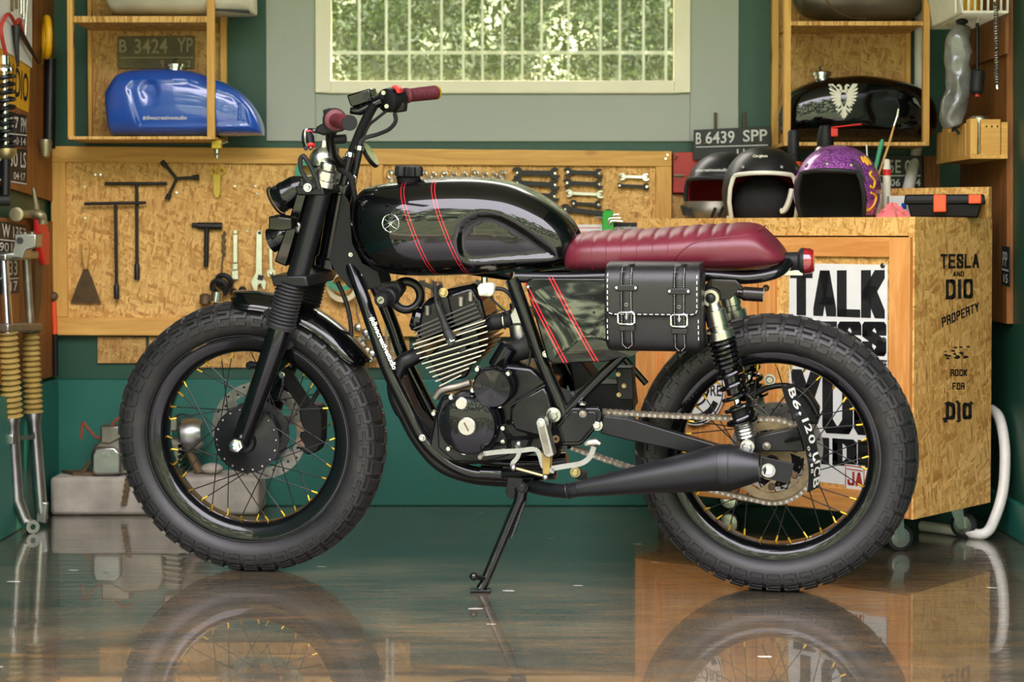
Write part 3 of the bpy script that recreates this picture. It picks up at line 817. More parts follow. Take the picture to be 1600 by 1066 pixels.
# ------------------------------------------------------------------ fuel tanks and the shelves that hold them
def interp(P, x):
    if x <= P[0][0]: return P[0][1]
    for (a, b), (c, d) in zip(P, P[1:]):
        if x <= c: return b + (d - b) * (x - a) / (c - a) if c > a else d
    return P[-1][1]
class Body:
    """smooth closed body: side outline (top, bottom) in x-z, superellipse sections of half width w(t)"""
    def __init__(s, top, bot, w, y0=0.0, pw=2.6, q=3.0, pz=2.4, dent=None):
        s.top = smooth2(top); s.bot = smooth2(bot)
        s.x0, s.x1 = max(s.top[0][0], s.bot[0][0]), min(s.top[-1][0], s.bot[-1][0])
        s.w, s.y0, s.pw, s.q, s.dent = w, y0, pw, q, dent
    def sect(s, x):
        t = (x - s.x0) / (s.x1 - s.x0)
        w = s.w(t) if callable(s.w) else s.w * max(0, 1 - abs(2 * t - 1) ** s.q) ** (1 / s.q)
        zt, zb = interp(s.top, x), interp(s.bot, x)
        return (zt + zb) / 2, max(1e-4, (zt - zb) / 2), max(w, 1e-4)
    def side(s, x, z, sign=-1):
        x = min(max(x, s.x0 + 1e-4), s.x1 - 1e-4)
        m, h, w = s.sect(x)
        k = min(.9999, abs((z - m) / h))
        y = w * (1 - k ** s.pw) ** (1 / s.pw)
        if s.dent: y -= s.dent(x, z)
        return s.y0 + sign * y
    def mesh(s, ns=90, nc=64):
        rows = []
        for i in range(ns + 1):
            u = i / ns
            t = .5 - .5 * math.cos(math.pi * (.012 + .976 * u)) if True else u
            t = .55 * t + .45 * u if 0 < i < ns else (0.0008 if i == 0 else .9992)
            x = s.x0 + (s.x1 - s.x0) * t
            m, h, w = s.sect(x)
            r = []
            for j in range(nc):
                a = 2 * math.pi * (j + .5) / nc
                c, d = math.cos(a), math.sin(a)
                e = 2 / s.pw
                y = w * math.copysign(abs(c) ** e, c); z = h * math.copysign(abs(d) ** e, d)
                if s.dent:
                    q = s.dent(x, m + z)
                    y = math.copysign(max(abs(y) - q, 0), y)
                r.append(V((x, s.y0 + y, m + z)))
            rows.append(r)
        mb = MB().grid(rows, True)
        mb.f.append(tuple(range(nc))); mb.f.append(tuple(ns * nc + j for j in range(nc)))
        return mb
def smooth2(P, k=6):
    q = smooth([(a, 0, b) for a, b in P], k)
    out = []
    for p in q:
        if not out or p.x > out[-1][0] + 1e-6: out.append((p.x, p.z))
    return out
def inside_dist(P, x, z):
    """distance into polygon P (0 outside)"""
    n = len(P); c = False; dm = 1e9
    for i in range(n):
        (x0, z0), (x1, z1) = P[i], P[(i + 1) % n]
        if (z0 > z) != (z1 > z) and x < (x1 - x0) * (z - z0) / (z1 - z0) + x0: c = not c
        dx, dz = x1 - x0, z1 - z0
        t = max(0, min(1, ((x - x0) * dx + (z - z0) * dz) / (dx * dx + dz * dz + 1e-12)))
        dm = min(dm, math.hypot(x - x0 - t * dx, z - z0 - t * dz))
    return dm if c else 0.0
def dent_fn(P, depth, ramp):
    xs = [p[0] for p in P]; zs = [p[1] for p in P]
    bb = (min(xs), max(xs), min(zs), max(zs))
    def f(x, z):
        if not (bb[0] < x < bb[1] and bb[2] < z < bb[3]): return 0.0
        t = min(1, inside_dist(P, x, z) / ramp)
        return depth * t * t * (3 - 2 * t)
    return f

YS = 5.675
def shelf(name, label, fl, fr, bl, br, y_top, y_bot, xo):
    """open wall shelf: front posts fl, fr and back posts bl, br given as pixel spans"""
    zb = A(fl[0], y_bot[1], YS).z; zt = A(fl[0], -70, YS).z
    t = Thing(name, label, 'shelf', ((A(fl[0], 0, YS).x + A(fr[1], 0, YS).x) / 2, YW, zb))
    for s in (fl, fr):
        x0, x1 = A(s[0], 100, YS).x, A(s[1], 100, YS).x
        t.part('front_post', MB().box((x0, YS, zb), (x1, YS + .024, zt)), 'pz', bevel=.0015)
    for s in (bl, br):
        x0, x1 = A(s[0], 100, YW - .03).x, A(s[1], 100, YW - .03).x
        t.part('back_post', MB().box((x0, YW - .03, zb), (x1, YW - .001, zt)), 'pz', bevel=.0015)
    xa, xb = A(fl[0], 0, YS).x, A(fr[1], 0, YS).x
    b0, b1 = A(bl[0], 0, YW - .03).x, A(br[1], 0, YW - .03).x
    for k, (y0, y1) in enumerate((y_top, y_bot)):
        z1, z0 = A(800, y0, YS).z, A(800, y1, YS).z
        i0, i1 = (A(fl[1], 0, YS).x, A(fr[0], 0, YS).x) if k == 0 else (xa, xb)
        t.part('shelf_board', MB().box((i0, YS + (.0 if k == 0 else -.002), z0), (i1, YW - .002, z1)), 'osbz', bevel=.001)
    t.part('back_panel', MB().box((A(bl[1], 0, YW - .01).x, YW - .012, zb + .02), (A(br[0], 0, YW - .01).x, YW - .001, zt)), 'osbdark')
    return A(800, y_bot[0], YS).z, A(800, y_top[0], YS).z
zl0, zl1 = shelf('wall_shelf', 'open pine wall shelf at left holding the blue fuel tank', (105, 114), (323, 335), (137, 143), (344, 354), (25, 35), (213, 218), 0)
zr0, zr1 = shelf('wall_shelf', 'open pine wall shelf at right holding the black eagle tank', (1225, 1236), (1443, 1453), (1206, 1217), (1416, 1423), (33, 40), (222, 228), 0)

YT = 5.778
def pxz(P, Y): return [(A(x, y, Y).x, A(x, y, Y).z) for x, y in P]
def rest(P, z0):
    """shift an outline so that its lowest point stands at z0"""
    return [(x, max(z, z0)) for x, z in P]
def cap_part(t, c, r, h, m='chrome', axis=(0, 0, 1)):
    t.part('fuel_cap', MB().lathe([(r * .8, -.006), (r * .8, h * .25), (r, h * .3), (r, h * .8), (r * .86, h), (0, h)], c, axis, 22), m)
# blue tank
top = pxz([(167, 147), (171, 136), (184, 118), (200, 111.5), (223, 109), (263, 108), (302, 111.6), (328, 119.5), (354.6, 131), (381, 147), (399, 168), (410, 194), (412, 211)], YT)
bot = pxz([(167, 148), (168.5, 165), (172, 195), (177, 212), (200, 213.5), (300, 214), (395, 213), (411, 212), (412, 212)], YT)
bot = rest(bot, zl0 + .001)
pan = pxz([(204, 140), (214, 128), (300, 126), (370, 150), (392, 172), (398, 200), (222, 202)], YT)
dsk = [A(241 + 17 * math.cos(a), 145 + 17 * math.sin(a), YT) for a in [i * math.pi / 10 for i in range(20)]]
d1, d2 = dent_fn(pan, .007, .012), dent_fn([(p.x, p.z) for p in dsk], .008, .012)
bd = Body(top, bot, .092, YT, 2.7, 4.0, dent=lambda x, z: d1(x, z) + d2(x, z))
t = Thing('fuel_tank', 'glossy blue motorcycle fuel tank on left wall shelf', 'fuel tank', (A(290, 0, YT).x, YT, zl0), group='spare fuel tanks')
t.part('shell', bd.mesh(120, 72), 'blue')
c = A(273, 107.5, YT); cap_part(t, c, 16 / 519, .016); t.part('cap_tab', MB().tube([c + V((-.004, 0, .015)), c + V((0, 0, .028)), c + V((.008, 0, .03))], .004, 8), 'steel')
a, b = A(231, 190, YT), A(299, 190, YT); c = A(231, 183.5, YT)
mb = MB(); text_map(mb, '#diwacreativestudio', lambda u, v: (lambda x, z: V((x, bd.side(x, z) - .0015, z)))(a.x + (b.x - a.x) * u, a.z + (c.z - a.z) * v), .012)
t.part('lettering', mb, 'white')
mb = MB()
for p in ((380, 165), (385, 190)): pass
sl = [A(380, 163, YT), A(379, 190, YT)]
t.part('side_boss', MB().tube([V((q.x, bd.side(q.x, q.z) + .002, q.z)) for q in smooth([sl[0], sl[1]], 6)], .006, 8), 'blue')
# primer coloured tank above it
top = pxz([(166, -8), (172, -25), (200, -44), (290, -50), (360, -40), (395, -20), (400, 10)], YT)
bot = rest(pxz([(166, -7), (172, 10), (182, 23), (210, 24.5), (320, 25), (392, 24.5), (399, 20), (400, 11)], YT), zl1 + .001)
bw = Body(top, bot, .092, YT, 3.2, 5.0)
t = Thing('fuel_tank', 'pale primer coloured tank on the upper board of left shelf', 'fuel tank', (A(282, 0, YT).x, YT, zl1), group='spare fuel tanks')
t.part('shell', bw.mesh(60, 48), 'tankwhite')
e = [A(x, y, YT) for x, y in ((330, 22), (396, 25))]
t.part('seam_flange', MB().bar(e[0] + V((0, -.03, .006)), e[1] + V((-.004, -.03, .006)), (0, 0, 1), .09, .006), 'steel')
# black tank with the white eagle
top = pxz([(1217, 180), (1224, 157), (1236.5, 142), (1259, 131), (1285, 123.5), (1324.5, 118.7), (1351, 118), (1390, 123.5), (1416, 130), (1437, 139), (1456, 157.6), (1462, 185)], YT)
bot = rest(pxz([(1217, 181), (1219, 205), (1230, 217), (1246, 221), (1320, 222.5), (1416, 222.5), (1446, 220), (1459, 205), (1462, 186)], YT), zr0 + .001)
kn = pxz([(1340, 165), (1350, 148), (1380, 143), (1420, 152), (1440, 175), (1436, 196), (1400, 205), (1355, 198)], YT)
be = Body(top, bot, .095, YT, 2.5, 3.4, dent=dent_fn(kn, .008, .016))
t = Thing('fuel_tank', 'glossy black fuel tank with white eagle on right wall shelf', 'fuel tank', (A(1340, 0, YT).x, YT, zr0), group='spare fuel tanks')
t.part('shell', be.mesh(110, 64), 'gloss')
c = A(1284, 121, YT); cap_part(t, c, 16 / 519, .018); t.part('cap_tab', MB().cyl(c + V((-.004, 0, .016)), c + V((-.006, 0, .034)), .003, n=8), 'steel')
ctr = A(1310, 162, YT); hw, hh = 22.5 / 519, 28.5 / 519
feath = []
for i in range(8):     # wing feathers, outermost to lowest
    a0 = R_(78 - i * 17)
    tip = (.62 + .40 * math.cos(a0) * 1.0, .20 + .78 * math.sin(a0)) if i < 7 else (.46, -.42)
    tip = [(1.0, .98), (1.0, .74), (.98, .50), (.93, .28), (.86, .06), (.74, -.12), (.60, -.26), (.44, -.36)][i]
    root = (.22, .42 - i * .07)
    dx, dz = tip[0] - root[0], tip[1] - root[1]; L = math.hypot(dx, dz); nx, nz = -dz / L * .065, dx / L * .065
    feath.append([(root[0] - nx, root[1] - nz), (tip[0] - dx / L * .12 - nx, tip[1] - dz / L * .12 - nz), tip, (tip[0] - dx / L * .14 + nx, tip[1] - dz / L * .14 + nz), (root[0] + nx, root[1] + nz)])
half = feath + [[(0, .62), (.14, .62), (.26, .40), (.26, -.05), (.10, -.45), (0, -.5)],
                [(.06, .58), (.10, .84), (.22, .96), (.36, .94), (.48, .82), (.34, .84), (.26, .80), (.28, .60)],
                [(.24, .60), (.44, .74), (.66, .98), (.92, .98), (.60, .60), (.30, .40)],
                [(.12, -.25), (.30, -.40), (.52, -.34), (.56, -.46), (.40, -.50), (.46, -.62), (.30, -.54), (.12, -.42)],
                [(0, -.40), (.10, -.42), (.26, -.72), (.16, -.74), (.12, -.90), (.04, -.84), (0, -1.0)]]
mb = MB()
for P in half:
    for sgn in (1, -1):
        q = []
        for u, v in P:
            x, z = ctr.x + sgn * u * hw, ctr.z + v * hh
            q.append(V((x, be.side(x, z) - .0015, z)))
        mb.add(q, [tuple(range(len(q)))])
t.part('eagle_emblem', mb, 'ivory')
# tarnished tank above it
top = pxz([(1238, -2), (1244, -20), (1280, -44), (1350, -50), (1420, -40), (1440, -15), (1443, 2)], YT)
bot = rest(pxz([(1238, -1), (1243, 10), (1256, 24), (1290, 32.5), (1340, 33), (1400, 33), (1430, 27), (1441, 12), (1443, 3)], YT), zr1 + .001)
bo = Body(top, bot, .09, YT, 2.4, 3.0)
t = Thing('fuel_tank', 'tarnished bare metal tank on the upper board of right shelf', 'fuel tank', (A(1340, 0, YT).x, YT, zr1), group='spare fuel tanks')
t.part('shell', bo.mesh(60, 48), 'tankold')
t.part('weld_seam', MB().tube([V((x, bo.side(x, z) - .001, z)) for x, z in pxz([(1282, 2), (1290, 14), (1305, 24), (1325, 30), (1350, 31.5)], YT)], .003, 6), 'rust')
# yellow valve under the left shelf
t = Thing('shelf_valve', 'small yellow and steel valve hanging under left shelf corner', 'valve', A(339, 247, 5.72))
c = A(339, 226, 5.72)
t.part('body', MB().obox(c, (8 / 520, 0, 0), (0, .012, 0), (0, 0, 7 / 520)), 'brass', bevel=.003)
t.part('nozzle', MB().lathe([(5 / 520, 0), (5 / 520, .012), (3 / 520, .016), (3 / 520, .026)], c - V((0, 0, .014)), (0, 0, -1), 12), 'brushed')
t.part('stem', MB().cyl(c, V((c.x, c.y, A(339, 218, YS).z - .002)), .006, n=10), 'brushed')
t.part('lever', MB().bar(c + V((.01, -.01, 0)), c + V((.035, -.015, .008)), (0, 0, 1), .006, .003), 'brushed')

# ------------------------------------------------------------------ number plates, boxes and pipe on the back wall
def plate(label, quad, fn, rows, m='plate', tm='platewt', th=.003, border=True, name='number_plate', group='old number plates', n=(0, -1, 0)):
    """quad = TL, TR, BR, BL points; rows = (text, u0, u1, v0, v1) in plate units, v up"""
    TL, TR, BR, BL = quad; n = V(n)
    P = lambda u, v: BL + (BR - BL) * u + (TL - BL) * v + (TR - TL - BR + BL) * u * v
    t = Thing(name, label, 'number plate', (BL + BR) / 2, group=group)
    t.part('plate', MB().prism([TL, TR, BR, BL], -n * th), m, bevel=.0008)
    mb = MB()
    for s, u0, u1, v0, v1 in rows:
        if s == '-': mb.add([P(u0, v0) + n * .0012, P(u1, v0) + n * .0012, P(u1, v1) + n * .0012, P(u0, v1) + n * .0012], [(0, 1, 2, 3)])
        else: text_map(mb, s, lambda u, v: P(u0 + (u1 - u0) * u, v0 + (v1 - v0) * v) + n * .0012, .012)
    t.part('lettering', mb, tm)
    return t, P
Yp = YW - .06
q = [A(1084, 203, Yp), A(1204, 197.5, Yp), A(1205, 248, Yp), A(1083, 250, Yp)]
t, P = plate('black number plate reading B 6439 SPP above the helmets', q, None, [('B', .03, .10, .52, .90), ('6439', .155, .53, .52, .92), ('SPP', .64, .955, .55, .92), ('-', .03, .96, .41, .44), ('11', .56, .66, .02, .32), ('17', .80, .90, .04, .32)])
for u in (.155, .80): t.part('screw', MB().ball(P(u, .52) - V((0, .002, 0)), .005, 8, 6), 'rust')
for k, x in enumerate((1118, 1163)):
    single('steel_rod', ('thin rusty rod standing on the wall above the B plate, left', 'thin rusty rod standing on the wall above the B plate, right')[k], 'rod', MB().cyl(W(x, 176, .02), W(x, 212, .02), 2.2 * px, n=8), 'rust')
t = Thing('tin_box', 'red painted flat tin box between pegboard and helmets', 'box', W(1096, 303, .05))
mb = MB(); wprism(mb, [(1050, 239), (1148, 239), (1148, 302), (1050, 302)], .001, .045); t.part('body', mb, 'redbox', bevel=.003)
mb = MB(); wprism(mb, [(1052, 276), (1148, 276), (1148, 278), (1052, 278)], .046, .001); t.part('fold_line', mb, 'rust')
t.part('latch', MB().tube([W(1054, 242, .05), W(1059, 244, .055), W(1054, 250, .05)], 1.3 * px, 8), 'chrome')
t.part('hinge_pin', MB().cyl(W(1053, 274, .05), W(1068, 274, .05), 1.6 * px, n=8), 'chrome')
mb = MB(); wprism(mb, [(1049, 304), (1210, 304), (1210, 362), (1049, 362)], .001, .02)
single('wall_board', 'strand board piece below the red tin box behind the helmets', 'board', mb, 'osbdark')
q = [A(1384, 243, Yp), A(1441, 243, Yp), A(1441, 294, Yp), A(1384, 294, Yp)]
q[0] = A(1350, 243, Yp); q[3] = A(1350, 294, Yp)
plate('dark number plate ending in 5E08 behind the white pipe', q, None, [('5E', .42, .63, .46, .86), ('08', .70, .92, .46, .86), ('-', .05, .97, .36, .40), ('06', .45, .62, .06, .28), ('4', .88, .97, .06, .28)])
mb = MB(); wprism(mb, [(1441, 244), (1466, 244), (1466, 296), (1441, 296)], .001, .02)
single('wall_board', 'narrow brown plywood piece right of the 5E08 plate', 'board', mb, 'ply')
q = [W(184, 57, .02), W(304, 56, .02), W(304, 107, .02), W(184, 107, .02)]
plate('weathered plate reading B 3424 YP above the blue tank', q, None, [('B', .02, .12, .50, .90), ('3424', .22, .65, .46, .92), ('YP', .77, .98, .50, .94), ('-', .02, .98, .32, .35), ('9', .56, .60, .02, .26), ('2', .90, .95, .04, .24)], 'platemud', 'platenum')
single('drain_pipe', 'white plastic pipe running down behind the right shelf', 'pipe', MB().tube(smooth([A(1438, -40, 5.895), A(1438, 60, 5.895), A(1437, 190, 5.895), A(1431, 240, 5.895), A(1418, 300, 5.80), A(1414, 322, 5.78)], 6), 9 / 512, 14), 'pvc')

# ------------------------------------------------------------------ left wall
def lprism(mb, pts, off, th): return mb.prism([LW(x, y, off) for x, y in pts], (th, 0, 0))
def wallY(px_): return LW(px_, 365).y
mb = MB(); lprism(mb, [(-60, -60), (79, -60), (79, 316), (-60, 274)], .001, .016)
single('wall_board', 'brown plywood board on left wall above the brass tap', 'board', mb, 'ply')
mb = MB(); lprism(mb, [(-60, 336), (79, 347), (79, 588), (-60, 610)], .001, .016)
single('wall_board', 'brown plywood board on left wall behind the spare fork', 'board', mb, 'ply')
t = Thing('tool_sheet', 'white sheet with small tools pinned on the left wall', 'sheet', LW(20, 100, .02))
mb = MB(); lprism(mb, [(-40, -60), (48, -60), (48, 106), (-40, 50)], .018, .004); t.part('sheet', mb, 'white')
for x, y0, y1 in ((33, -20, 22), (37, -20, 30), (19, -20, 18), (26, -20, 14), (43, -10, 60)):
    t.part('thin_tool', MB().cyl(LW(x, y0, .028), LW(x - (4 if x == 43 else 0), y1, .028), .004, n=8), 'brushed' if x > 30 else 'rust')
t = Thing('pliers', 'long nose pliers with red handles hanging on left wall', 'pliers', LW(25, 104, .03))
L_ = lambda x, y, o=.036: LW(x, y, o)
t.part('handle', MB().tube(smooth([L_(24, 38), L_(14, 22), L_(4, 34), L_(2, 52), L_(9, 84)], 5), .0055, 8), 'redbox')
t.part('handle', MB().tube(smooth([L_(24, 38), L_(30, 30), L_(33, 40), L_(38, 64)], 5), .0055, 8), 'redbox')
t.part('jaw', MB().tube([L_(25, 40), L_(25, 65), L_(28, 104)], [.012, .009, .004], 8), 'steel')
t.part('jaw', MB().tube([L_(27, 42), L_(40, 65), L_(60, 98)], [.010, .008, .003], 8), 'steel')
q = [LW(-40, 44, .018), LW(47, 106, .018), LW(45, 176, .018), LW(-40, 140, .018)]
plate('yellow sign with letters DIO on the left wall', q, None, [('U', .60, .68, .22, .84), ('DIO', .72, .97, .20, .82)], 'signyel', 'black', name='yellow_sign', group=None, n=(1, 0, 0))
q = [LW(-40, 166, .018), LW(42, 180, .018), LW(42, 231, .018), LW(-40, 226, .018)]
plate('number plate ending in 357 PM, upper on left wall', q, None, [('3357', .45, .82, .46, .9), ('PM', .87, .98, .46, .9), ('-', .4, .99, .36, .40), ('20·14', .70, .97, .06, .3)], n=(1, 0, 0))
q = [LW(-40, 229, .018), LW(42, 233, .018), LW(42, 289, .018), LW(-40, 275, .018)]
plate('number plate ending in 950 LS, lower on left wall', q, None, [('4950', .45, .80, .46, .9), ('LS', .86, .97, .46, .9), ('-', .4, .99, .0, .04), ('04·17', .72, .96, .1, .32)], n=(1, 0, 0))
q = [LW(-40, 338, .018), LW(41, 352, .018), LW(41, 398, .018), LW(-40, 394, .018)]
plate('number plate above the spare fork clamp on left wall', q, None, [('W', .50, .66, .5, .92), ('1353', .72, .98, .5, .9), ('-', .4, .99, .40, .44), ('901', .45, .70, .06, .34)], n=(1, 0, 0))
q = [LW(-40, 400, .018), LW(30, 402, .018), LW(30, 458, .018), LW(-40, 466, .018)]
plate('number plate half hidden behind the spare fork tubes', q, None, [('33', .75, .95, .5, .9), ('-', .4, .99, .40, .43), ('17', .78, .95, .08, .34)], n=(1, 0, 0))
# spare shock absorber
def coil(mb, p, q, R, r, turns, n=16, k=7, R2=None):
    p, q = V(p), V(q); d = q - p; ax = d.normalized(); e1 = ax.orthogonal().normalized(); e2 = ax.cross(e1)
    N = int(turns * n); R2 = R2 or R
    return mb.tube([p + d * (i / N) + (e1 * math.cos(2 * math.pi * i / n) + e2 * math.sin(2 * math.pi * i / n)) * (R + (R2 - R) * i / N) for i in range(N + 1)], r, k)
Ys = 5.30
sp = lambda y, x=9: A(x, y, Ys)
t = Thing('shock_absorber', 'chrome topped black coil shock hanging at left edge', 'shock absorber', sp(325, 7))
t.part('top_mount', MB().lathe([(.010, 0), (.016, .006), (.016, .03), (.022, .034), (.026, .042), (.026, .05)], sp(84, 5), sp(130, 6) - sp(84, 5), 18), 'chrome')
t.part('spring', coil(MB(), sp(112, 6), sp(232, 9), .026, .006, 10), 'satin')
t.part('damper_rod', MB().cyl(sp(110, 6), sp(240, 9), .010), 'chrome')
t.part('spring_seat', MB().lathe([(.02, 0), (.03, .004), (.03, .016), (.02, .03), (.014, .034)], sp(230, 9), (0, 0, -1), 18), 'yzinc')
t.part('damper_body', MB().cyl(sp(246, 9), sp(305, 8), .0145), 'satin')
t.part('lower_eye', MB().lathe([(.006, -.014), (.016, -.014), (.016, .014), (.006, .014)], sp(313, 8), (1, .2, 0), 18, closed=True), 'rubber')
# brown post things
yl = Ys
t = Thing('cable_reel', 'yellow plastic ring hanging high beside the left shelf', 'plastic ring', LW(72, 92, .05))
ce = LW(73, 58, .045)
e1, e2 = V((.35, -.94, 0)).normalized(), V((0, 0, 1))
mb = MB()
mb.tube([ce + e1 * .052 * math.cos(a) + e2 * .056 * math.sin(a) for a in [i * 2 * math.pi / 30 for i in range(30)]], .0105, 10, True)
t.part('ring', mb, 'yellow')
t.part('hook', MB().cyl(LW(66, 54, .01), LW(66, 100, .035), .003, n=8), 'chrome')
t = Thing('rubber_tube', 'long dark rubber tube with brass end on left wall', 'tube', LW(70, 246, .04))
t.part('tube', MB().cyl(LW(79, 92, .035), LW(77, 232, .035), .018, n=14), 'satin')
t.part('end_fitting', MB().lathe([(.018, 0), (.02, .01), (.012, .05), (.006, .055)], LW(71, 218, .045), (0, 0, -1), 12), 'verdigris')
t = Thing('water_tap', 'old brass water tap on left wall above the red saw', 'tap', LW(50, 345, .03))
b0 = LW(24, 334, .0); tp = LW(56, 333, .05)
t.part('body', MB().tube(smooth([LW(52, 335, .0), LW(52, 335, .05), LW(60, 335, .075), LW(66, 340, .085), LW(67, 350, .086)], 5), [.014] * 16 + [.012] * 5, 12), 'verdigris')
t.part('inlet_pipe', MB().cyl(LW(25, 335, .045), LW(55, 334, .055), .012, n=12), 'verdigris')
t.part('flange', MB().lathe([(.012, 0), (.02, .002), (.02, .01), (.012, .012)], LW(25, 335, .045), (0, 1, 0), 14), 'verdigris')
t.part('handle', MB().tube([LW(57, 330, .055), LW(56, 318, .055), LW(52, 294, .05)], [.011, .009, .004], 8), 'verdigris')
t = Thing('hand_saw', 'hand saw with red handle hanging on the left wall', 'saw', LW(62, 500, .03))
mb = MB(); lprism(mb, [(51, 342), (61, 342), (69, 366), (68, 414), (60, 414), (55, 392), (52, 370)], .028, .018); t.part('handle', mb, 'red', bevel=.004)
mb = MB(); lprism(mb, [(62, 362), (66, 372), (66, 384), (62, 380)], .0465, .001); t.part('grip_hole', mb, 'black')
mb = MB(); lprism(mb, [(56, 405), (66, 408), (63, 470), (59, 500), (55, 500)], .034, .002); t.part('blade', mb, 'rustblade')
t = Thing('wire_brush', 'wire brush with bright orange handle at pegboard corner', 'brush', W(85, 588, .05))
t.part('handle', MB().cyl(W(84, 472, .05), W(86, 522, .05), 4 * px, n=12), 'orange')
t.part('shaft', MB().cyl(W(86, 522, .05), W(87, 588, .05), 4.2 * px, n=12), 'matte')
t.part('bristle_head', MB().ball(W(83, 463, .05), (.016, .014, .014)), 'rust')
# spare front fork leaning by the left wall
t = Thing('spare_fork', 'spare silver front fork with khaki gaiters leaning by left wall', 'motorcycle fork', A(40, 828, 5.42))
K = lambda x, y, d: A(x, y, d)
for i, (P, yy) in enumerate(((((5, 400), (12, 520), (18, 650), (26, 780), (40, 815)), (5.25, 5.38)), (((40, 390), (48, 520), (52, 644), (63, 790), (66, 812)), (5.43, 5.49)))):
    f = lambda y: yy[0] + (yy[1] - yy[0]) * (y - 390) / 430
    D = [K(x, y, f(y)) for x, y in P]
    t.part('stanchion', MB().cyl(D[0], D[1], .0145 if i == 0 else .012, n=18), 'chrome' if i == 0 else 'oldalu')
    N = 15; mb = MB(); pts = []; rr = []
    for j in range(N * 4 + 1):
        pts.append(D[1] + (D[2] - D[1]) * j / (N * 4)); rr.append((.027 if i == 0 else .024) * (1 + .16 * math.cos(j * math.pi / 2)) * (.92 + .12 * j / N / 4))
    t.part('gaiter', mb.tube(pts, rr, 18), 'gaiter')
    pts = [D[2], D[2] + (D[3] - D[2]) * .06, D[2] + (D[3] - D[2]) * .1, D[3], D[4]]
    leg = t.part('lower_leg', MB().tube(pts, [.024, .024, .019, .019, .017], 18), 'alu')
    if i == 0:
        t.part('axle_lug', MB().lathe([(.008, -.022), (.019, -.022), (.019, .022), (.008, .022)], K(48, 822, 5.37), (.5, -.86, 0), 18, closed=True), 'alu', leg)
        t.part('caliper_lug', MB().obox(K(17, 686, 5.33), (.012, 0, 0), (0, .02, 0), (0, 0, .014)), 'alu', leg, bevel=.003)
    else:
        t.part('axle_lug', MB().obox(K(66, 800, 5.48), (.014, 0, -.003), (0, .010, 0), (.003, 0, .030)), 'alu', leg, bevel=.003)
t.part('lower_clamp', MB().bar(K(2, 512, 5.27), K(55, 512, 5.46), (0, 0, 1), .045, .026), 'oldalu', bevel=.006)
t.part('top_clamp', MB().bar(K(-2, 402, 5.24), K(50, 398, 5.44), (0, 0, 1), .045, .022), 'alu', bevel=.006)
hc = K(33, 380, 5.32)
t.part('handlebar_clamp', MB().prism([K(x, y, 5.28) for x, y in ((17, 402), (23, 374), (22, 365), (56, 366), (56, 386), (40, 390), (36, 404))], (.0, .075, 0)), 'alu', bevel=.003)
t.part('clamp_hole', MB().cyl(K(31, 376, 5.2795), K(31, 376, 5.276), .0095, n=18), 'black')
for x in (39, 50): t.part('clamp_bolt', MB().bolt(K(x, 365, 5.31), (0, 0, 1), .006, .008), 'zinc')
t.part('brace', MB().bar(K(25, 685, 5.35), K(52, 683, 5.44), (0, 0, 1), .012, .012), 'alu')

# ------------------------------------------------------------------ concrete block with a spare engine
Yb = 5.70
bx0, bx1 = A(78, 780, Yb).x, A(404, 780, Yb).x
zb_ = A(200, 746, Yb).z
single('concrete_block', 'pale concrete block on the floor behind the front wheel', 'concrete block', MB().box((bx0, Yb, 0), (bx1, 5.885, zb_)), 'stone', bevel=.012)
Ye = 5.78
E_ = lambda x, y, d=Ye: A(x, y, d)
zt = zb_
ctr = E_(176, 709)
t = Thing('spare_engine', 'greasy spare engine lying on the concrete block', 'engine', (E_(215, 0).x, Ye, zt))
t.part('crankcase', MB().prism([V((E_(x, y).x, Ye - .045, max(E_(x, y).z, zt + .002))) for x, y in ((146, 710), (150, 696), (160, 688), (175, 690), (200, 676), (250, 680), (262, 700), (258, 738), (240, 744), (160, 744), (148, 736))], (0, .12, 0)), 'oldalu', bevel=.008)
t.part('side_cover', MB().prism([V((E_(x, y).x, Ye - .045, max(E_(x, y).z, zt + .004))) for x, y in ((150, 707), (156, 695), (186, 694), (196, 705), (196, 736), (184, 741), (156, 741), (150, 733))], (0, -.022, 0)), 'alu', bevel=.008)
t.part('cover_clip', MB().obox(E_(165, 711, Ye - .07), (.010, 0, 0), (0, .004, 0), (0, 0, .005)), 'brushed')
t.part('inspection_box', MB().box((E_(156, 0).x, Ye - .03, E_(0, 696).z), (E_(200, 0).x, Ye + .05, E_(0, 664).z)), 'oldalu', bevel=.006)
for k in range(6):
    t.part('cooling_fin', MB().obox(E_(274, 692 + k * 8.2), (.024 + .004 * (k % 2), 0, .004), (0, .055, 0), (0, 0, .0022)), 'oldalu')
t.part('cylinder', MB().obox(E_(272, 713), (.019, 0, 0), (0, .04, 0), (0, 0, .055)), 'oldalu')
t.part('head_cover', MB().lathe([(.0, 0), (.038, 0), (.05, .012), (.05, .05), (.035, .07), (0, .075)], E_(284, 680), (1, -.15, .1), 22), 'alu')
t.part('intake_cover', MB().obox(E_(268, 662), (.022, 0, 0), (0, .03, 0), (0, 0, .022)), 'oldalu', bevel=.006)
t.part('exhaust_stub', MB().cyl(E_(292, 700), E_(312, 738), .014, n=12), 'rust')
t.part('kick_shaft', MB().tube([E_(150, 712), E_(137, 728), E_(127, 741)], [.006, .007, .01], 8), 'rust')
t.part('wiring', MB().tube(smooth([E_(262, 664), E_(280, 648), E_(300, 652), E_(316, 664)], 5), .003, 6), 'matte')
single('clutch_cable', 'rust red cable curling off the spare engine against wall', 'cable', MB().tube(smooth([E_(127, 686), E_(128, 668), E_(131, 661), E_(138, 670), E_(150, 683), E_(160, 685), E_(168, 676), E_(178, 660), E_(190, 651), E_(205, 655)], 5), .0042, 8), 'cable')
t = Thing('roller_chain_end', 'dirty chain end dangling over front of the concrete block', 'chain', A(195, 785, Yb - .012))
mb = MB()
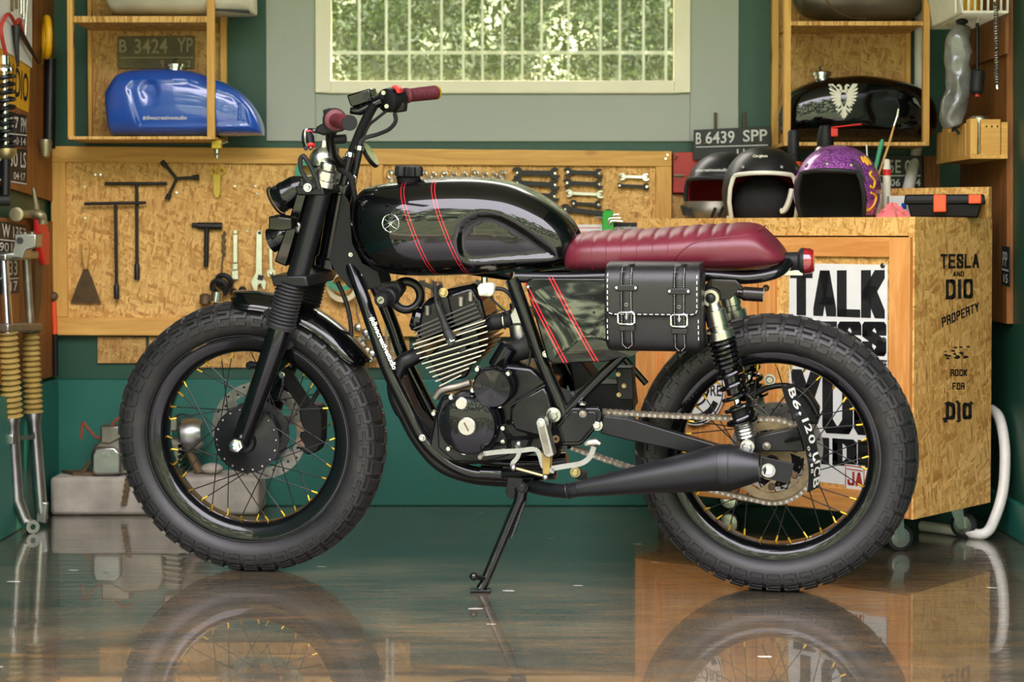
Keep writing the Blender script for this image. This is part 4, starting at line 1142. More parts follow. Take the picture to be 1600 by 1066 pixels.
for i in range(10):
    mb.obox(A(201 - i * .8, 744 + i * 4.6, Yb - .012), (.009 if i % 2 else .006, 0, .002), (0, .004, 0), (.001, 0, .0048))
t.part('links', mb, 'rust')
single('rag', 'crumpled pale rag lying on the concrete block right end', 'cloth', MB().ball(V((E_(328, 0).x, 5.78, zt + .016)), (.034, .03, .017), 14, 8), 'stone')
single('rusty_bracket', 'flat rusty bracket lying on the concrete block left end', 'bracket', MB().prism([V((A(x, 0, y).x, y, zt + .001)) for x, y in ((92, 5.80), (110, 5.74), (150, 5.74), (180, 5.80), (150, 5.84))], (0, 0, .008)), 'rust')

# ------------------------------------------------------------------ block capitals drawn with a flat pen
GL = {'T': [[(0, 1), (1, 1)], [(.5, 1), (.5, 0)]], 'A': [[(0, 0), (.5, 1), (1, 0)], [(.2, .3), (.8, .3)]], 'L': [[(0, 1), (0, 0), (1, 0)]],
      'K': [[(0, 0), (0, 1)], [(.1, .45), (1, 1)], [(.3, .6), (1, 0)]], 'E': [[(1, 1), (0, 1), (0, 0), (1, 0)], [(0, .5), (.8, .5)]],
      'S': [[(1, .72), (1, .88), (.85, 1), (.15, 1), (0, .88), (0, .68), (1, .34), (1, .12), (.85, 0), (.15, 0), (0, .12), (0, .3)]],
      'B': [[(0, 0), (0, 1), (.8, 1), (1, .9), (1, .62), (.8, .52), (0, .52)], [(.8, .52), (1, .42), (1, .1), (.8, 0), (0, 0)]],
      'O': [[(.2, 0), (0, .12), (0, .88), (.2, 1), (.8, 1), (1, .88), (1, .12), (.8, 0), (.2, 0)]],
      'R': [[(0, 0), (0, 1), (.8, 1), (1, .9), (1, .62), (.8, .5), (0, .5)], [(.7, .5), (1, .35), (1, 0)]],
      'Y': [[(0, 1), (.5, .45), (1, 1)], [(.5, .45), (.5, 0)]], 'U': [[(0, 1), (0, .12), (.2, 0), (.8, 0), (1, .12), (1, 1)]], 'I': [[(.5, 0), (.5, 1)]],
      'D': [[(0, 0), (0, 1), (.75, 1), (1, .85), (1, .15), (.75, 0), (0, 0)]], 'J': [[(1, 1), (1, .12), (.8, 0), (.2, 0), (0, .12), (0, .3)]],
      'P': [[(0, 0), (0, 1), (.8, 1), (1, .9), (1, .58), (.8, .48), (0, .48)]], 'N': [[(0, 0), (0, 1), (1, 0), (1, 1)]],
      'C': [[(1, .72), (1, .88), (.8, 1), (.2, 1), (0, .88), (0, .12), (.2, 0), (.8, 0), (1, .12), (1, .28)]], 'F': [[(0, 0), (0, 1), (1, 1)], [(0, .5), (.8, .5)]]}
def hull(P):
    P = sorted(set((round(a, 6), round(b, 6)) for a, b in P))
    def half(P):
        h = []
        for p in P:
            while len(h) > 1 and (h[-1][0] - h[-2][0]) * (p[1] - h[-2][1]) - (h[-1][1] - h[-2][1]) * (p[0] - h[-2][0]) <= 0: h.pop()
            h.append(p)
        return h
    a, b = half(P), half(P[::-1])
    return a[:-1] + b[:-1]
def caps(mb, word, fn, wx=.34, wy=.17, gap=.06, widths=None):
    """word across the unit square, mapped by fn(u, v)"""
    n = len(word); ws = [(.55 if ch == 'I' else 1.0) for ch in word]; tot = sum(ws); u0 = 0
    for ch, w in zip(word, ws):
        cw = w / tot; pw = wx if ch != 'I' else .62
        for path in GL[ch]:
            for (a, b), (c, d) in zip(path, path[1:]):
                if ch == 'I': a = c = .5
                pts = []
                for x, y in ((a, b), (c, d)):
                    X = pw / 2 + x * (1 - pw); Y = wy / 2 + y * (1 - wy)
                    pts += [(X + i * pw / 2, Y + j * wy / 2) for i in (-1, 1) for j in (-1, 1)]
                h = hull(pts)
                mb.add([fn(u0 + cw * (gap / 2 + x * (1 - gap)), y) for x, y in h], [tuple(range(len(h)))])
        u0 += cw
    return mb
def quadmap(a, b, c, out):
    a, b, c, out = V(a), V(b), V(c), V(out)
    return lambda u, v: a + (b - a) * u + (c - a) * v + out

# ------------------------------------------------------------------ rolling cabinet standing askew in the right corner
PSI = R_(41)
cr, cd = V((math.cos(PSI), -math.sin(PSI), 0)), V((math.sin(PSI), math.cos(PSI), 0))   # to the right along the front, into the cabinet
FR = V((1.042, 4.97, 0))
CWD, CDP, CZ0, CZ1 = .90, .43, .096, .883
CM = Matrix(((cr.x, cd.x, 0, FR.x), (cr.y, cd.y, 0, FR.y), (0, 0, 1, 0), (0, 0, 0, 1)))
CMI = CM.inverted()
def cf(px_, py_, b=0.0): return CMI @ hit(px_, py_, FR + cd * b, cd)      # point on the front plane, cabinet coordinates
def cs(px_, py_, o=0.0): return CMI @ hit(px_, py_, FR + cr * o, cr)      # on the right side plane
t = Thing('storage_cabinet', 'wheeled strand board storage cabinet standing askew in right corner', 'cabinet', mat=CM, local=True)
cab = t
t.part('side_panel', MB().box((-.018, 0, CZ0), (0, CDP, CZ1 - .0)), 'osbx', bevel=.001)
t.part('side_panel', MB().box((-CWD, 0, CZ0), (-CWD + .018, CDP, CZ1)), 'osbx', bevel=.001)
t.part('top_panel', MB().box((-CWD + .018, .002, CZ1 - .018), (-.018, CDP, CZ1)), 'osbz')
t.part('bottom_panel', MB().box((-CWD + .018, .002, CZ0), (-.018, CDP, CZ0 + .018)), 'osbz')
t.part('back_panel', MB().box((-CWD + .018, CDP - .012, CZ0 + .018), (-.018, CDP, CZ1 - .018)), 'osb')
za = cf(1420, 368.5).z
t.part('apron', MB().box((-CWD + .018, -.001, za), (-.018, .017, CZ1 - .018 + .0175)), 'osb')
t.part('upstand', MB().box((cf(1385, 300, CDP).x - .02, CDP - .02, CZ1), (-.002, CDP, cf(1500, 293, CDP).z)), 'osb', bevel=.001)
# two doors: frames of orange pine around strand board panels
ztop = za - .004; zbot = CZ0 + .004
xr1 = cf(1425.5, 600).x; xm = cf(1188, 600).x; xl0 = -CWD + .006
for k, (x0, x1, s0, s1) in enumerate(((xl0, xm - .002, .075, .060), (xm + .002, xr1, cf(1214, 600).x - xm, xr1 - cf(1393, 600).x))):
    d = t.part('door', MB().box((x0, -.016, zbot), (x0 + s0, .004, ztop)).box((x1 - s1, -.016, zbot), (x1, .004, ztop)), 'dz', bevel=.0015)
    h_ = ztop - cf(1395, 402).z
    t.part('door_rail', MB().box((x0 + s0, -.0155, ztop - h_), (x1 - s1, .004, ztop)), 'dx', d, bevel=.0015)
    t.part('door_rail', MB().box((x0 + s0, -.0155, zbot), (x1 - s1, .004, zbot + .062)), 'dx', d, bevel=.0015)
    t.part('door_panel', MB().box((x0 + s0, -.004, zbot + .062), (x1 - s1, .002, ztop - h_)), 'osb' if k else 'dz', d)
def caster(x, y, rot):
    c = V((x, y, .036))
    ax = V((math.cos(rot), math.sin(rot), 0)); e = V((-ax.y, ax.x, 0))
    w = t.part('caster_wheel', MB().lathe([(.0355, -.008), (.036, -.006), (.036, .006), (.0355, .008), (.026, .0095), (.026, -.0095)], c, ax, 28, closed=True), 'rubber')
    t.part('wheel_hub', MB().lathe([(0, -.0125), (.008, -.0125), (.010, -.010), (.026, -.009), (.026, .009), (.010, .010), (.008, .0125), (0, .0125)], c, ax, 24), 'zinc', w)
    top = V((x, y, CZ0 - .004)) + e * .022
    mb = MB()
    for s in (-1, 1):
        o = ax * .0135 * s
        mb.prism([c + o + e * .010 + V((0, 0, -.010)), c + o - e * .010 + V((0, 0, -.008)), top + o - e * .026, top + o + e * .016], ax * .002 * s)
    mb.obox(top - V((0, 0, .001)) - e * .004, ax * .022, e * .026, (0, 0, .002))
    mb.box((x + e.x * .022 - .028, y + e.y * .022 - .028, CZ0 - .004), (x + e.x * .022 + .028, y + e.y * .022 + .028, CZ0))
    t.part('caster_fork', mb, 'zinc', w)
caster(-.075, .062, PSI + R_(90 + 12)); caster(-.05, CDP - .06, PSI + R_(90 - 35)); caster(-CWD + .07, .062, PSI + R_(120)); caster(-CWD + .07, CDP - .06, PSI + R_(70))
# stencils on the right side
so = (.0012, 0, 0)
def sstencil(word, a, b, c, wx=.3, wy=.18): return caps(MB(), word, quadmap(cs(*a), cs(*b), cs(*c), so), wx, wy, .14)
for word, a, b, c in (('TESLA', (1468, 420), (1530, 419), (1468, 397)), ('AND', (1488, 432), (1506, 432), (1488, 424)), ('DIO', (1476, 468), (1521, 466), (1476, 437)),
                      ('PROPERTY', (1471, 512), (1530, 486), (1470, 497)), ('ROCK', (1484, 588), (1511, 588), (1484, 577)), ('FOR', (1487, 609), (1507, 609), (1487, 598))):
    t.part('stencil_lettering', sstencil(word, a, b, c), 'ink')
mb = sstencil('DIO', (1476, 656), (1519, 655), (1476, 630), .36, .2)
f = quadmap(cs(1476, 656), cs(1519, 655), cs(1476, 630), so)
for P in (((-.06, .96), (.1, 1.12), (.34, .98), (.1, .9)), ((-.1, .1), (.04, .16), (.1, -.14), (-.02, -.2)), ((.36, 1.1), (.44, 1.18), (.55, 1.0), (.42, .95)), ((.9, 1.12), (1.0, 1.05), (1.08, .9), (.9, .95)), ((.4, -.12), (.5, .02), (.6, -.05), (.48, -.2))):
    mb.add([f(u, v) for u, v in P], [(0, 1, 2, 3)])
t.part('blackletter_lettering', mb, 'ink')
mb = MB(); f = quadmap(cs(1470, 561), cs(1512, 560), cs(1470, 541), so); random.seed(9)
for i in range(26):
    u, v = random.uniform(0, .95), random.uniform(0, .9)
    mb.add([f(u, v), f(u + .12, v + random.uniform(-.1, .1)), f(u + .1, v + .12), f(u - .02, v + .08)], [(0, 1, 2, 3)])
t.part('paint_smudge', mb, 'ink')
# poster screwed to the right door
PO = -.0175 + 0.0
def pf(x, y, o=0): return CM @ (cf(x, y, -.0045 - o))
q = [pf(1233.5, 411), pf(1387, 414), pf(1387, 766), pf(1233.5, 747)]
t = Thing('poster', 'white poster with bold black words TALK LESS behind rear wheel', 'poster', mat=Matrix.Translation(pf(1310, 756)))
t.part('sheet', MB().prism(q, cd * -.0012), 'white')
mb = MB(); on = V((0, 0, 0))
for w_, x0, x1, yt, yb in (('TALK', 1234, 1383, (423, 422), (492, 498)), ('LESS', 1234, 1385.5, (502, 503), (551, 557)), ('YOU', 1236, 1384, (577, 580), (674, 682)), ('RIDE', 1240, 1380, (681, 690), (722, 733))):
    a, b, c, d = pf(x0, yb[0], .002), pf(x1, yb[1], .002), pf(x0, yt[0], .002), pf(x1, yt[1], .002)
    caps(mb, w_, lambda u, v: a + (b - a) * u + (c - a) * v + (d - c - b + a) * u * v, .42 if w_ != 'YOU' else .35, .17 if w_ != 'YOU' else .12, .03)
a, b, c = pf(1366, 575, .002), pf(1386, 577, .002), pf(1366, 561, .002)
caps(mb, 'BEFORE', quadmap(a, b, c, on), .3, .2, .1)
t.part('lettering', mb, 'black')
for x, y in ((1380, 415), (1382, 531)):
    t.part('washer', MB().lathe([(.002, 0), (.007, 0), (.007, .003), (.003, .004)], pf(x, y, .0013), -cd, 16), 'zinc')
q = [pf(x, y, .0015) for x, y in ((1320, 725), (1352, 728), (1352, 770), (1320, 765))]
t = Thing('sticker', 'small white sticker with red border on poster corner', 'sticker', mat=Matrix.Translation(q[3]))
t.part('sheet', MB().prism(q, cd * -.0006), 'white')
mb = MB(); P = lambda u, v: q[3] + (q[2] - q[3]) * u + (q[0] - q[3]) * v - cd * .0012
for u0, u1, v0, v1 in ((.03, .97, .94, .98), (.03, .97, .02, .06), (.03, .07, .02, .98), (.93, .97, .02, .98), (.1, .9, .80, .84)):
    mb.add([P(u0, v0), P(u1, v0), P(u1, v1), P(u0, v1)], [(0, 1, 2, 3)])
caps(mb, 'JA', lambda u, v: P(.12 + .78 * u, .2 + .55 * v), .32, .16, .1)
t.part('print', mb, 'redbox')
# round club sticker on the left door
def lf(x, y, o=0): return CM @ (cf(x, y, -.0165 - o))
sc_c = lf(1084, 606); R0 = .106
t = Thing('round_sticker', 'round white sticker with black lettering on left cabinet door', 'sticker', mat=Matrix.Translation(sc_c))
e1, e2 = cr, V((0, 0, 1))
SP = lambda r, a, o=0: sc_c + (e1 * math.cos(a) + e2 * math.sin(a)) * r - cd * o
t.part('sheet', MB().prism([SP(R0, i * math.pi / 24) for i in range(48)], cd * -.0008), 'white')
mb = MB()
for r0, r1 in ((.97, .93), (.90, .72), (.5, .44)):
    for i in range(48):
        a0, a1 = i * math.pi / 24, (i + 1) * math.pi / 24
        if r0 == .90 and (-.9 < math.sin(a0) < .9): continue
        mb.add([SP(R0 * r0, a0, .0012), SP(R0 * r0, a1, .0012), SP(R0 * r1, a1, .0012), SP(R0 * r1, a0, .0012)], [(0, 1, 2, 3)])
text_quad(mb, 'RIDE STORE', SP(R0 * .90, math.pi, .0012) - V((0, 0, .02)), SP(R0 * .9, 0, .0012) - V((0, 0, .02)), SP(R0 * .90, math.pi, .0012) + V((0, 0, .012)), .02)
for i in range(20):
    a0, a1 = R_(205 + i * 6.5), R_(211.5 + i * 6.5)
    mb.add([SP(R0 * .88, a0, .0012), SP(R0 * .88, a1, .0012), SP(R0 * .70, a1, .0012), SP(R0 * .70, a0, .0012)], [(0, 1, 2, 3)])
t.part('print', mb, 'black')

# ------------------------------------------------------------------ helmets and bits on top of the cabinet
def cabtop(px_, Y): 
    x = (px_ - CX) / F * Y
    return V((x, Y, CZ1))
def helmet(label, px_, Y, face, shell_m, trim_m, liner_m, rad=(.122, .138, .128), arch=26, half=62, low=-33, tilt=0):
    base = cabtop(px_, Y)
    th = R_(face)          # 0 faces the camera, positive turns to picture right
    fw = V((math.sin(th), -math.cos(th), 0)); rt = V((math.cos(th), math.sin(th), 0)); up = V((0, 0, 1))
    c = base + up * (rad[2] * math.sin(R_(-low)) + .0015)
    t = Thing('helmet', label, 'helmet', base, group='open-face helmets on the cabinet')
    def emin(ph):
        a = abs(ph)
        x = max(0, min(1, (a - half * .72) / (half * .28)))
        x = x * x * (3 - 2 * x)
        return arch * (1 - x) * (1 - .22 * (a / half) ** 2 if a < half else 0) + low * x + (arch * .0)
    def pt(ph, el, k=1.0):
        e = R_(el); p = R_(ph)
        ce = abs(math.cos(e)) ** .92
        return c + (rt * math.sin(p) * rad[0] * ce + fw * math.cos(p) * rad[1] * ce + up * math.sin(e) * rad[2]) * k
    N = 96; rows = []
    phs = [(-180 + 360 * i / N) for i in range(N)]
    for k in range(17):
        rows.append([pt(ph, emin(ph) + (89.5 - emin(ph)) * (k / 16)) for ph in phs])
    mb = MB().grid(rows, True); mb.f.append(tuple(16 * N + i for i in range(N)))
    sh = t.part('shell', mb, shell_m)
    rows = [[pt(ph, emin(ph) + (89.5 - emin(ph)) * (k / 12), .90 if k else .97) for ph in phs] for k in range(13)]
    mb = MB().grid(rows, True); mb.f.append(tuple(12 * N + i for i in range(N)))
    t.part('lining', mb, liner_m)
    t.part('edge_trim', MB().tube([pt(ph, emin(ph), .985) for ph in phs], .0062, 8, True), trim_m)
    return t, pt, emin, c, fw, rt
def snaps(t, pt, els):
    for ph, el in els: t.part('snap', MB().lathe([(.006, -.002), (.006, .002), (.003, .004), (0, .004)], pt(ph, el), pt(ph, el, 1.1) - pt(ph, el), 12), 'oldalu')
t, pt, em, c, fw, rt = helmet('purple metal flake helmet with yellow hand lettering, rightmost', 1308, 5.26, -24, 'purple', 'rubber', 'liner', (.118, .136, .128))
snaps(t, pt, ((-38, 33), (0, 35), (38, 33)))
def curve_on(pt, P, r, k=5, ko=1.004):
    return MB().tube(smooth([pt(a, b, ko) for a, b in P], k), r, 6)
for P in (((62, 36), (64, 46), (69, 34), (74, 46), (79, 34)), ((71, 24), (66, 20), (74, 12), (69, 4), (63, 6)), ((64, -2), (76, -6), (74, -16), (64, -24), (60, -22))):
    t.part('yellow_lettering', curve_on(pt, P, .0035), 'yellow')
for i in range(4):
    t.part('pinstripe', MB().tube(smooth([pt(41 + i * 3.5, 42 - i * 1 , 1.003), pt(44 + i * 3, 26 - i * 2, 1.003), pt(52 + i * 1.5, 14 - i * 2, 1.003)], 6), [.0008 + .0016 * math.sin(math.pi * j / 12) for j in range(13)], 6), 'black')
t.part('pinstripe', curve_on(pt, ((-30, 58), (-15, 62), (-5, 60), (5, 56), (0, 52)), .0012), 'black')
t.part('pinstripe', curve_on(pt, ((54, -4), (58, -12), (55, -20), (60, -28)), .0022), 'black')
t, pt, em, c, fw, rt = helmet('matt black helmet with white rim and red lining, middle', 1193, 5.42, -8, 'helmblk', 'ivory', 'redline', (.118, .134, .130), arch=24, half=64)
snaps(t, pt, ((-34, 32), (30, 32), (62, 30)))
a0, a1 = -22, 8
mb = MB(); text_map(mb, 'Carglass', lambda u, v: pt(a0 + (a1 - a0) * u, 46 + 7 * v, 1.004), .03)
t.part('sticker_lettering', mb, 'ivory')
t.part('chin_strap', MB().tube(smooth([pt(48, 4, .9), pt(44, -12, .88), pt(40, -26, .86), pt(36, -31, .8)], 4), .008, 6), 'ivory')
mb = MB().ball(c - fw * .03 - V((0, 0, .03)), (.092, .088, .078), 16, 10)
t.part('inner_padding', mb, 'liner')
t, pt, em, c, fw, rt = helmet('dark helmet with slotted silver chin guard, leftmost', 1133, 5.63, -34, 'helmblk', 'rubber', 'redline', (.112, .136, .126), arch=22, half=66)
mb = MB()
rows = []
for j in range(9):
    el = -33 + j * (24 / 8)
    rows.append([pt(ph, el - 6 * (1 - abs(ph) / 70) * (j / 8) * 0, 1.06 + .10 * math.cos(R_(ph)) * math.sin(math.pi * min(1, .25 + j / 10))) for ph in range(-76, 77, 4)])
inner = [[p + (c - p) * .06 for p in r] for r in rows]
mb.grid(rows).grid(inner[::-1]); mb.grid([rows[-1], inner[-1]]); mb.grid([rows[0], inner[0]])
t.part('chin_guard', mb, 'oldalu')
for i in range(4):
    for s in (-1, 1):
        t.part('vent_slot', MB().tube([pt(s * (14 + i * 10), -27 + i * 1.0, 1.165 - i * .012), pt(s * (20 + i * 10), -16 + i * 1.0, 1.155 - i * .012)], .0042, 8), 'black')
mb = MB(); text_map(mb, 'diwacreativestudio', lambda u, v: pt(-26 + 64 * u, 31 + 5 * v, 1.004), .02)
t.part('lettering', mb, 'platewt')

b = cabtop(1239, 5.56)
t = Thing('oil_bottle', 'small black bottle with orange label behind the white-rimmed helmet', 'bottle', b)
t.part('body', MB().lathe([(.0, 0), (.022, 0), (.024, .004), (.024, .165), (.020, .18), (.0165, .186)], b, (0, 0, 1), 22), 'matte')
t.part('cap', MB().lathe([(.0165, .186), (.0165, .25), (.013, .256), (0, .256)], b, (0, 0, 1), 18), 'black')
t.part('label', MB().lathe([(.0244, .135), (.0244, .165)], b, (0, 0, 1), 22), 'orange')
b = cabtop(1289, 5.46)
t = Thing('spray_can', 'spray can with red straw nozzle behind the purple helmet', 'spray can', b)
t.part('can', MB().lathe([(0, 0), (.031, 0), (.032, .004), (.032, .186), (.028, .198), (.022, .204), (0, .206)], b, (0, 0, 1), 26), 'brushed')
t.part('label', MB().lathe([(.0324, .10), (.0324, .186)], b, (0, 0, 1), 26), 'green')
t.part('cap', MB().lathe([(.024, .204), (.024, .235), (.016, .262), (.010, .264), (0, .264)], b, (0, 0, 1), 20), 'matte')
t.part('nozzle_trigger', MB().obox(b + V((.022, -.016, .243)), (.010, 0, 0), (0, .006, 0), (0, 0, .012)), 'red', bevel=.002)
t.part('straw', MB().cyl(b + V((.014, -.018, .257)), b + V((.100, -.012, .267)), .0022, n=8), 'red')
b = cabtop(1366, 5.47)
t = Thing('brush_jar', 'glass jar holding brushes behind the purple helmet', 'jar', b)
t.part('jar', MB().lathe([(0, 0), (.028, 0), (.03, .004), (.03, .10), (.027, .10), (.027, .006), (0, .006)], b, (0, 0, 1), 24), 'ivory')
Bq = lambda x, y, o=0: A(x, y, 5.47 + o)
t2 = Thing('paint_brush', 'slim wooden paint brush leaning to the right in the jar', 'paint brush', b + V((-.006, -.01, .01)))
t2.part('handle', MB().tube([Bq(1364, 300, -.01), Bq(1390, 222, -.01), Bq(1397, 197, -.01)], [.003, .0035, .0028], 8), 'wood')
t2.part('ferrule', MB().cyl(Bq(1397, 197, -.01), Bq(1402, 182, -.01), .0034, n=8), 'chrome')
t2.part('bristles', MB().tube([Bq(1402, 182, -.01), Bq(1404, 170, -.01)], [.0034, .002], 8), 'ivory')
single('marker_pen', 'pale green pen standing in the jar beside the brush', 'pen', MB().tube([Bq(1357, 310), Bq(1377, 225), Bq(1379, 218)], [.005, .007, .004], 10), 'teal')
single('plastic_straw', 'thin white straw standing left in the brush jar', 'straw', MB().cyl(Bq(1358, 310, .012), Bq(1354, 226, .012), .0022, n=6), 'white')
b = cabtop(1385, 5.40)
t = Thing('glue_bottle', 'narrow white bottle with red band right of purple helmet', 'bottle', b)
t.part('body', MB().lathe([(0, 0), (.010, 0), (.011, .003), (.011, .142), (.009, .148)], b, (0, 0, 1), 18), 'ivory')
t.part('band', MB().lathe([(.0113, .12), (.0113, .137)], b, (0, 0, 1), 18), 'red')
t.part('cap', MB().lathe([(.009, .148), (.008, .165), (0, .167)], b, (0, 0, 1), 14), 'ivory')
b = cabtop(1402, 5.38)
t = Thing('carton', 'white carton with red stripe and blue mark behind pink rag', 'carton', b)
x0, x1 = A(1391, 0, 5.36).x, A(1428, 0, 5.36).x
t.part('box', MB().box((x0, 5.36, CZ1 + .0005), (x1, 5.40, CZ1 + .062)), 'white', bevel=.001)
z0 = CZ1 + .03
t.part('red_stripe', MB().box((x0 + .002, 5.3593, z0), (x0 + .028, 5.36, z0 + .003)), 'red')
t.part('blue_mark', MB().box((x0 + .034, 5.3593, z0 - .005), (x0 + .048, 5.36, z0 + .012)), 'blue')
b = cabtop(1394, 5.2)
mb = MB(); rows = []
for i in range(9):
    r = []
    for j in range(20):
        a = 2 * math.pi * j / 20; k = (1 - i / 8)
        w = 1 + .25 * math.sin(3 * a + 1) * k + .18 * math.sin(7 * a + i)
        r.append(b + V((.040 * k * w * math.cos(a), .034 * k * w * math.sin(a), .0015 + .034 * (1 - k ** 2) * (1 + .2 * math.sin(5 * a + i)))))
    rows.append(r)
mb.grid(rows, True); mb.f.append(tuple(range(20)))
single('rag', 'crumpled pink rag between purple helmet and black toolbox', 'cloth', mb, 'pink')
# black toolbox, set along the right side of the cabinet
t0 = FR + cr * -.075 + cd * .30
tr, td = V((math.cos(R_(-14)), math.sin(R_(-14)), 0)), V((-math.sin(R_(-14)), math.cos(R_(-14)), 0))
TM = Matrix(((tr.x, td.x, 0, t0.x), (tr.y, td.y, 0, t0.y), (0, 0, 1, CZ1 + .0008), (0, 0, 0, 1)))
t = Thing('toolbox', 'black plastic toolbox with two orange latches on cabinet top', 'toolbox', mat=TM, local=True)
t.part('base', MB().hexa([(-.088, -.058, 0), (.088, -.058, 0), (.088, .058, 0), (-.088, .058, 0), (-.098, -.066, .036), (.098, -.066, .036), (.098, .066, .036), (-.098, .066, .036)]), 'matte', bevel=.004)
t.part('lid', MB().hexa([(-.108, -.074, .036), (.108, -.074, .036), (.108, .074, .036), (-.108, .074, .036), (-.104, -.07, .062), (.104, -.07, .062), (.104, .07, .062), (-.104, .07, .062)]), 'matte', bevel=.005)
for x, h in ((-.012, .046), (.080, .024)):
    t.part('latch', MB().box((x - .017, -.083, .060 - h), (x + .017, -.072, .061)), 'orange', bevel=.003)
t.part('lid_rib', MB().box((-.106, -.0765, .044), (.106, -.074, .048)), 'matte')

# ------------------------------------------------------------------ right wall
def rprism(mb, pts, off, th): return mb.prism([RW(x, y, off) for x, y in pts], (-th, 0, 0))
mb = MB(); rprism(mb, [(1483, -80), (1583, -80), (1583, 506), (1483, 486)], .001, .018)
single('wall_board', 'tall brown plywood board on the right wall', 'board', mb, 'ply')
mb = MB(); rprism(mb, [(1500, -80), (1576, -80), (1576, 84), (1500, 112)], .020, .010)
single('wall_board', 'shorter plywood sheet overlapping the top of the right board', 'board', mb, 'ply')
RX = XR - .030
RXB = XR - .020
t = Thing('wall_box', 'little wooden box shelf on the right wall below hanging bag', 'box shelf', (RXB - .055, 5.56, 1.05))
xa, xb = 1.275, RXB - .0005
t.part('base', MB().box((xa, 5.35, 1.048), (xb, 5.78, 1.060)), 'py', bevel=.001)
t.part('front_panel', MB().box((xa + .030, 5.352, 1.060), (xb - .02, 5.366, 1.158)), 'px', bevel=.001)
t.part('corner_post', MB().box((xa, 5.35, 1.060), (xa + .020, 5.40, 1.160)), 'pz', bevel=.001)
for k in range(5):
    y0 = 5.41 + k * .073
    t.part('side_slat', MB().box((xa, y0, 1.060), (xa + .012, y0 + .071, 1.150 - .008 * (k % 3))), 'pz', bevel=.001)
t.part('back_slat', MB().box((xb - .018, 5.352, 1.060), (xb, 5.366, 1.15)), 'px')
for dx in (.045, .06, .076): t.part('screw', MB().ball(V((xa + dx, 5.352, 1.138)), .003, 8, 6), 'rust')
b = V((1.322, 5.44, 1.0605))
t = Thing('tin_can', 'open tin can standing in the little wooden box', 'tin can', b)
t.part('can', MB().lathe([(0, 0), (.03, 0), (.03, .108), (.027, .108), (.027, .004), (0, .004)], b, (0, 0, 1), 24), 'brushed')
t.part('rim', MB().ring(b + V((0, 0, .108)), (0, 0, 1), .030, .0022, 24, 6), 'chrome')
# white wire basket
t = Thing('wire_basket', 'white ribbed plastic basket on the right wall at top edge', 'basket', (1.29, 5.5, 1.44))
x0, x1, y0, y1, z0, z1 = 1.225, RX - .001, 5.32, 5.74, 1.452, 1.53
mb = MB()
for i in range(24):
    y = y0 + (y1 - y0) * i / 23
    mb.bar((x0, y, z1), (x0 + .02, y, z0), (0, 1, 0), .004, .007); mb.bar((x0 + .02, y, z0), (x1, y, z0), (0, 1, 0), .007, .004)
for i in range(9):
    x = x0 + (x1 - x0) * i / 8
    mb.bar((x, y0, z1), (x + .004, y0 + .02, z0), (1, 0, 0), .004, .006)
t.part('ribs', mb, 'ivory')
t.part('rim', MB().bar((x0, y0, z1), (x0, y1, z1), (0, 0, 1), .007, .010).bar((x0, y0, z1), (x1, y0, z1), (0, 0, 1), .007, .010).bar((x0, y1, z1), (x1, y1, z1), (0, 0, 1), .007, .010), 'ivory')
t.part('edge_rail', MB().bar((x0 + .02, y0, z0), (x0 + .02, y1, z0), (0, 0, 1), .006, .006).bar((x0 + .02, y0 + .02, z0), (x1, y0 + .02, z0), (0, 0, 1), .006, .006), 'ivory')
for k, (y, m, lab) in enumerate(((5.40, 'yellow', 'yellow bottle lying in the white basket, nearer one'), (5.60, 'signyel', 'yellow packet standing in the white basket, farther one'))):
    single('bottle' if k == 0 else 'packet', lab, 'bottle' if k == 0 else 'packet', MB().lathe([(0, 0), (.024, 0), (.026, .01), (.026, .08), (.012, .10), (.012, .12), (0, .12)], (1.285, y, z0 + .003), (0, 0, 1), 18) if k == 0 else MB().obox((1.285, y, z0 + .07), (.03, 0, .01), (0, .02, 0), (-.01, 0, .065)), m)
Yh = 5.45
H_ = lambda x, y, o=0: A(x, y, Yh + o)
t = Thing('plastic_bag', 'long clear plastic bag of parts hanging from the white basket', 'bag', H_(1490, 200))
pts = smooth([H_(1503, 38), H_(1502, 46), H_(1497, 70), H_(1497, 105), H_(1497, 140), H_(1490, 170), H_(1487, 192), H_(1488, 200)], 5)
rr = [interp([(0, .010), (.1, .024), (.25, .036), (.5, .036), (.7, .036), (.85, .032), (.95, .024), (1, .010)], i / (len(pts) - 1)) for i in range(len(pts))]
mb = MB().tube(pts, rr, 20)
random.seed(5)
mb.v = [p + V((1, 0, 0)) * (noise.noise(p * 30) * .007) + V((0, 1, 0)) * noise.noise(p * 33 + V((4, 0, 0))) * .010 for p in mb.v]
t.part('sack', mb, 'bagplastic')
t.part('tie', MB().ball(H_(1503, 34), (.018, .014, .009), 12, 8).cyl(H_(1503, 12), H_(1503, 34), .004, n=8), 'black')
t.part('tail', MB().tube([H_(1488, 198), H_(1496, 205), H_(1498, 210)], [.006, .004, .006], 8), 'black')
Yh = 5.42
t = Thing('rubber_mallet', 'black mallet head hanging on a long handle below basket', 'mallet', H_(1527, 150))
t.part('handle', MB().cyl(H_(1527, 36), H_(1527, 112), .005, n=10), 'satin')
t.part('head', MB().lathe([(0, -.034), (.014, -.034), (.019, -.028), (.019, .028), (.014, .034), (0, .034)], H_(1527, 128), (.1, .1, 1), 22), 'rubber')
t.part('red_tip', MB().cyl(H_(1527, 146), H_(1527, 151), .008, n=12), 'redbox')
t.part('hook', MB().tube(smooth([H_(1527, 36), H_(1530, 24), H_(1524, 18), H_(1519, 26)], 4), .003, 8), 'ivory')
t = Thing('spring_hose', 'thin grey spiral hose hanging at right of the mallet', 'hose', H_(1558, 138, -.1))
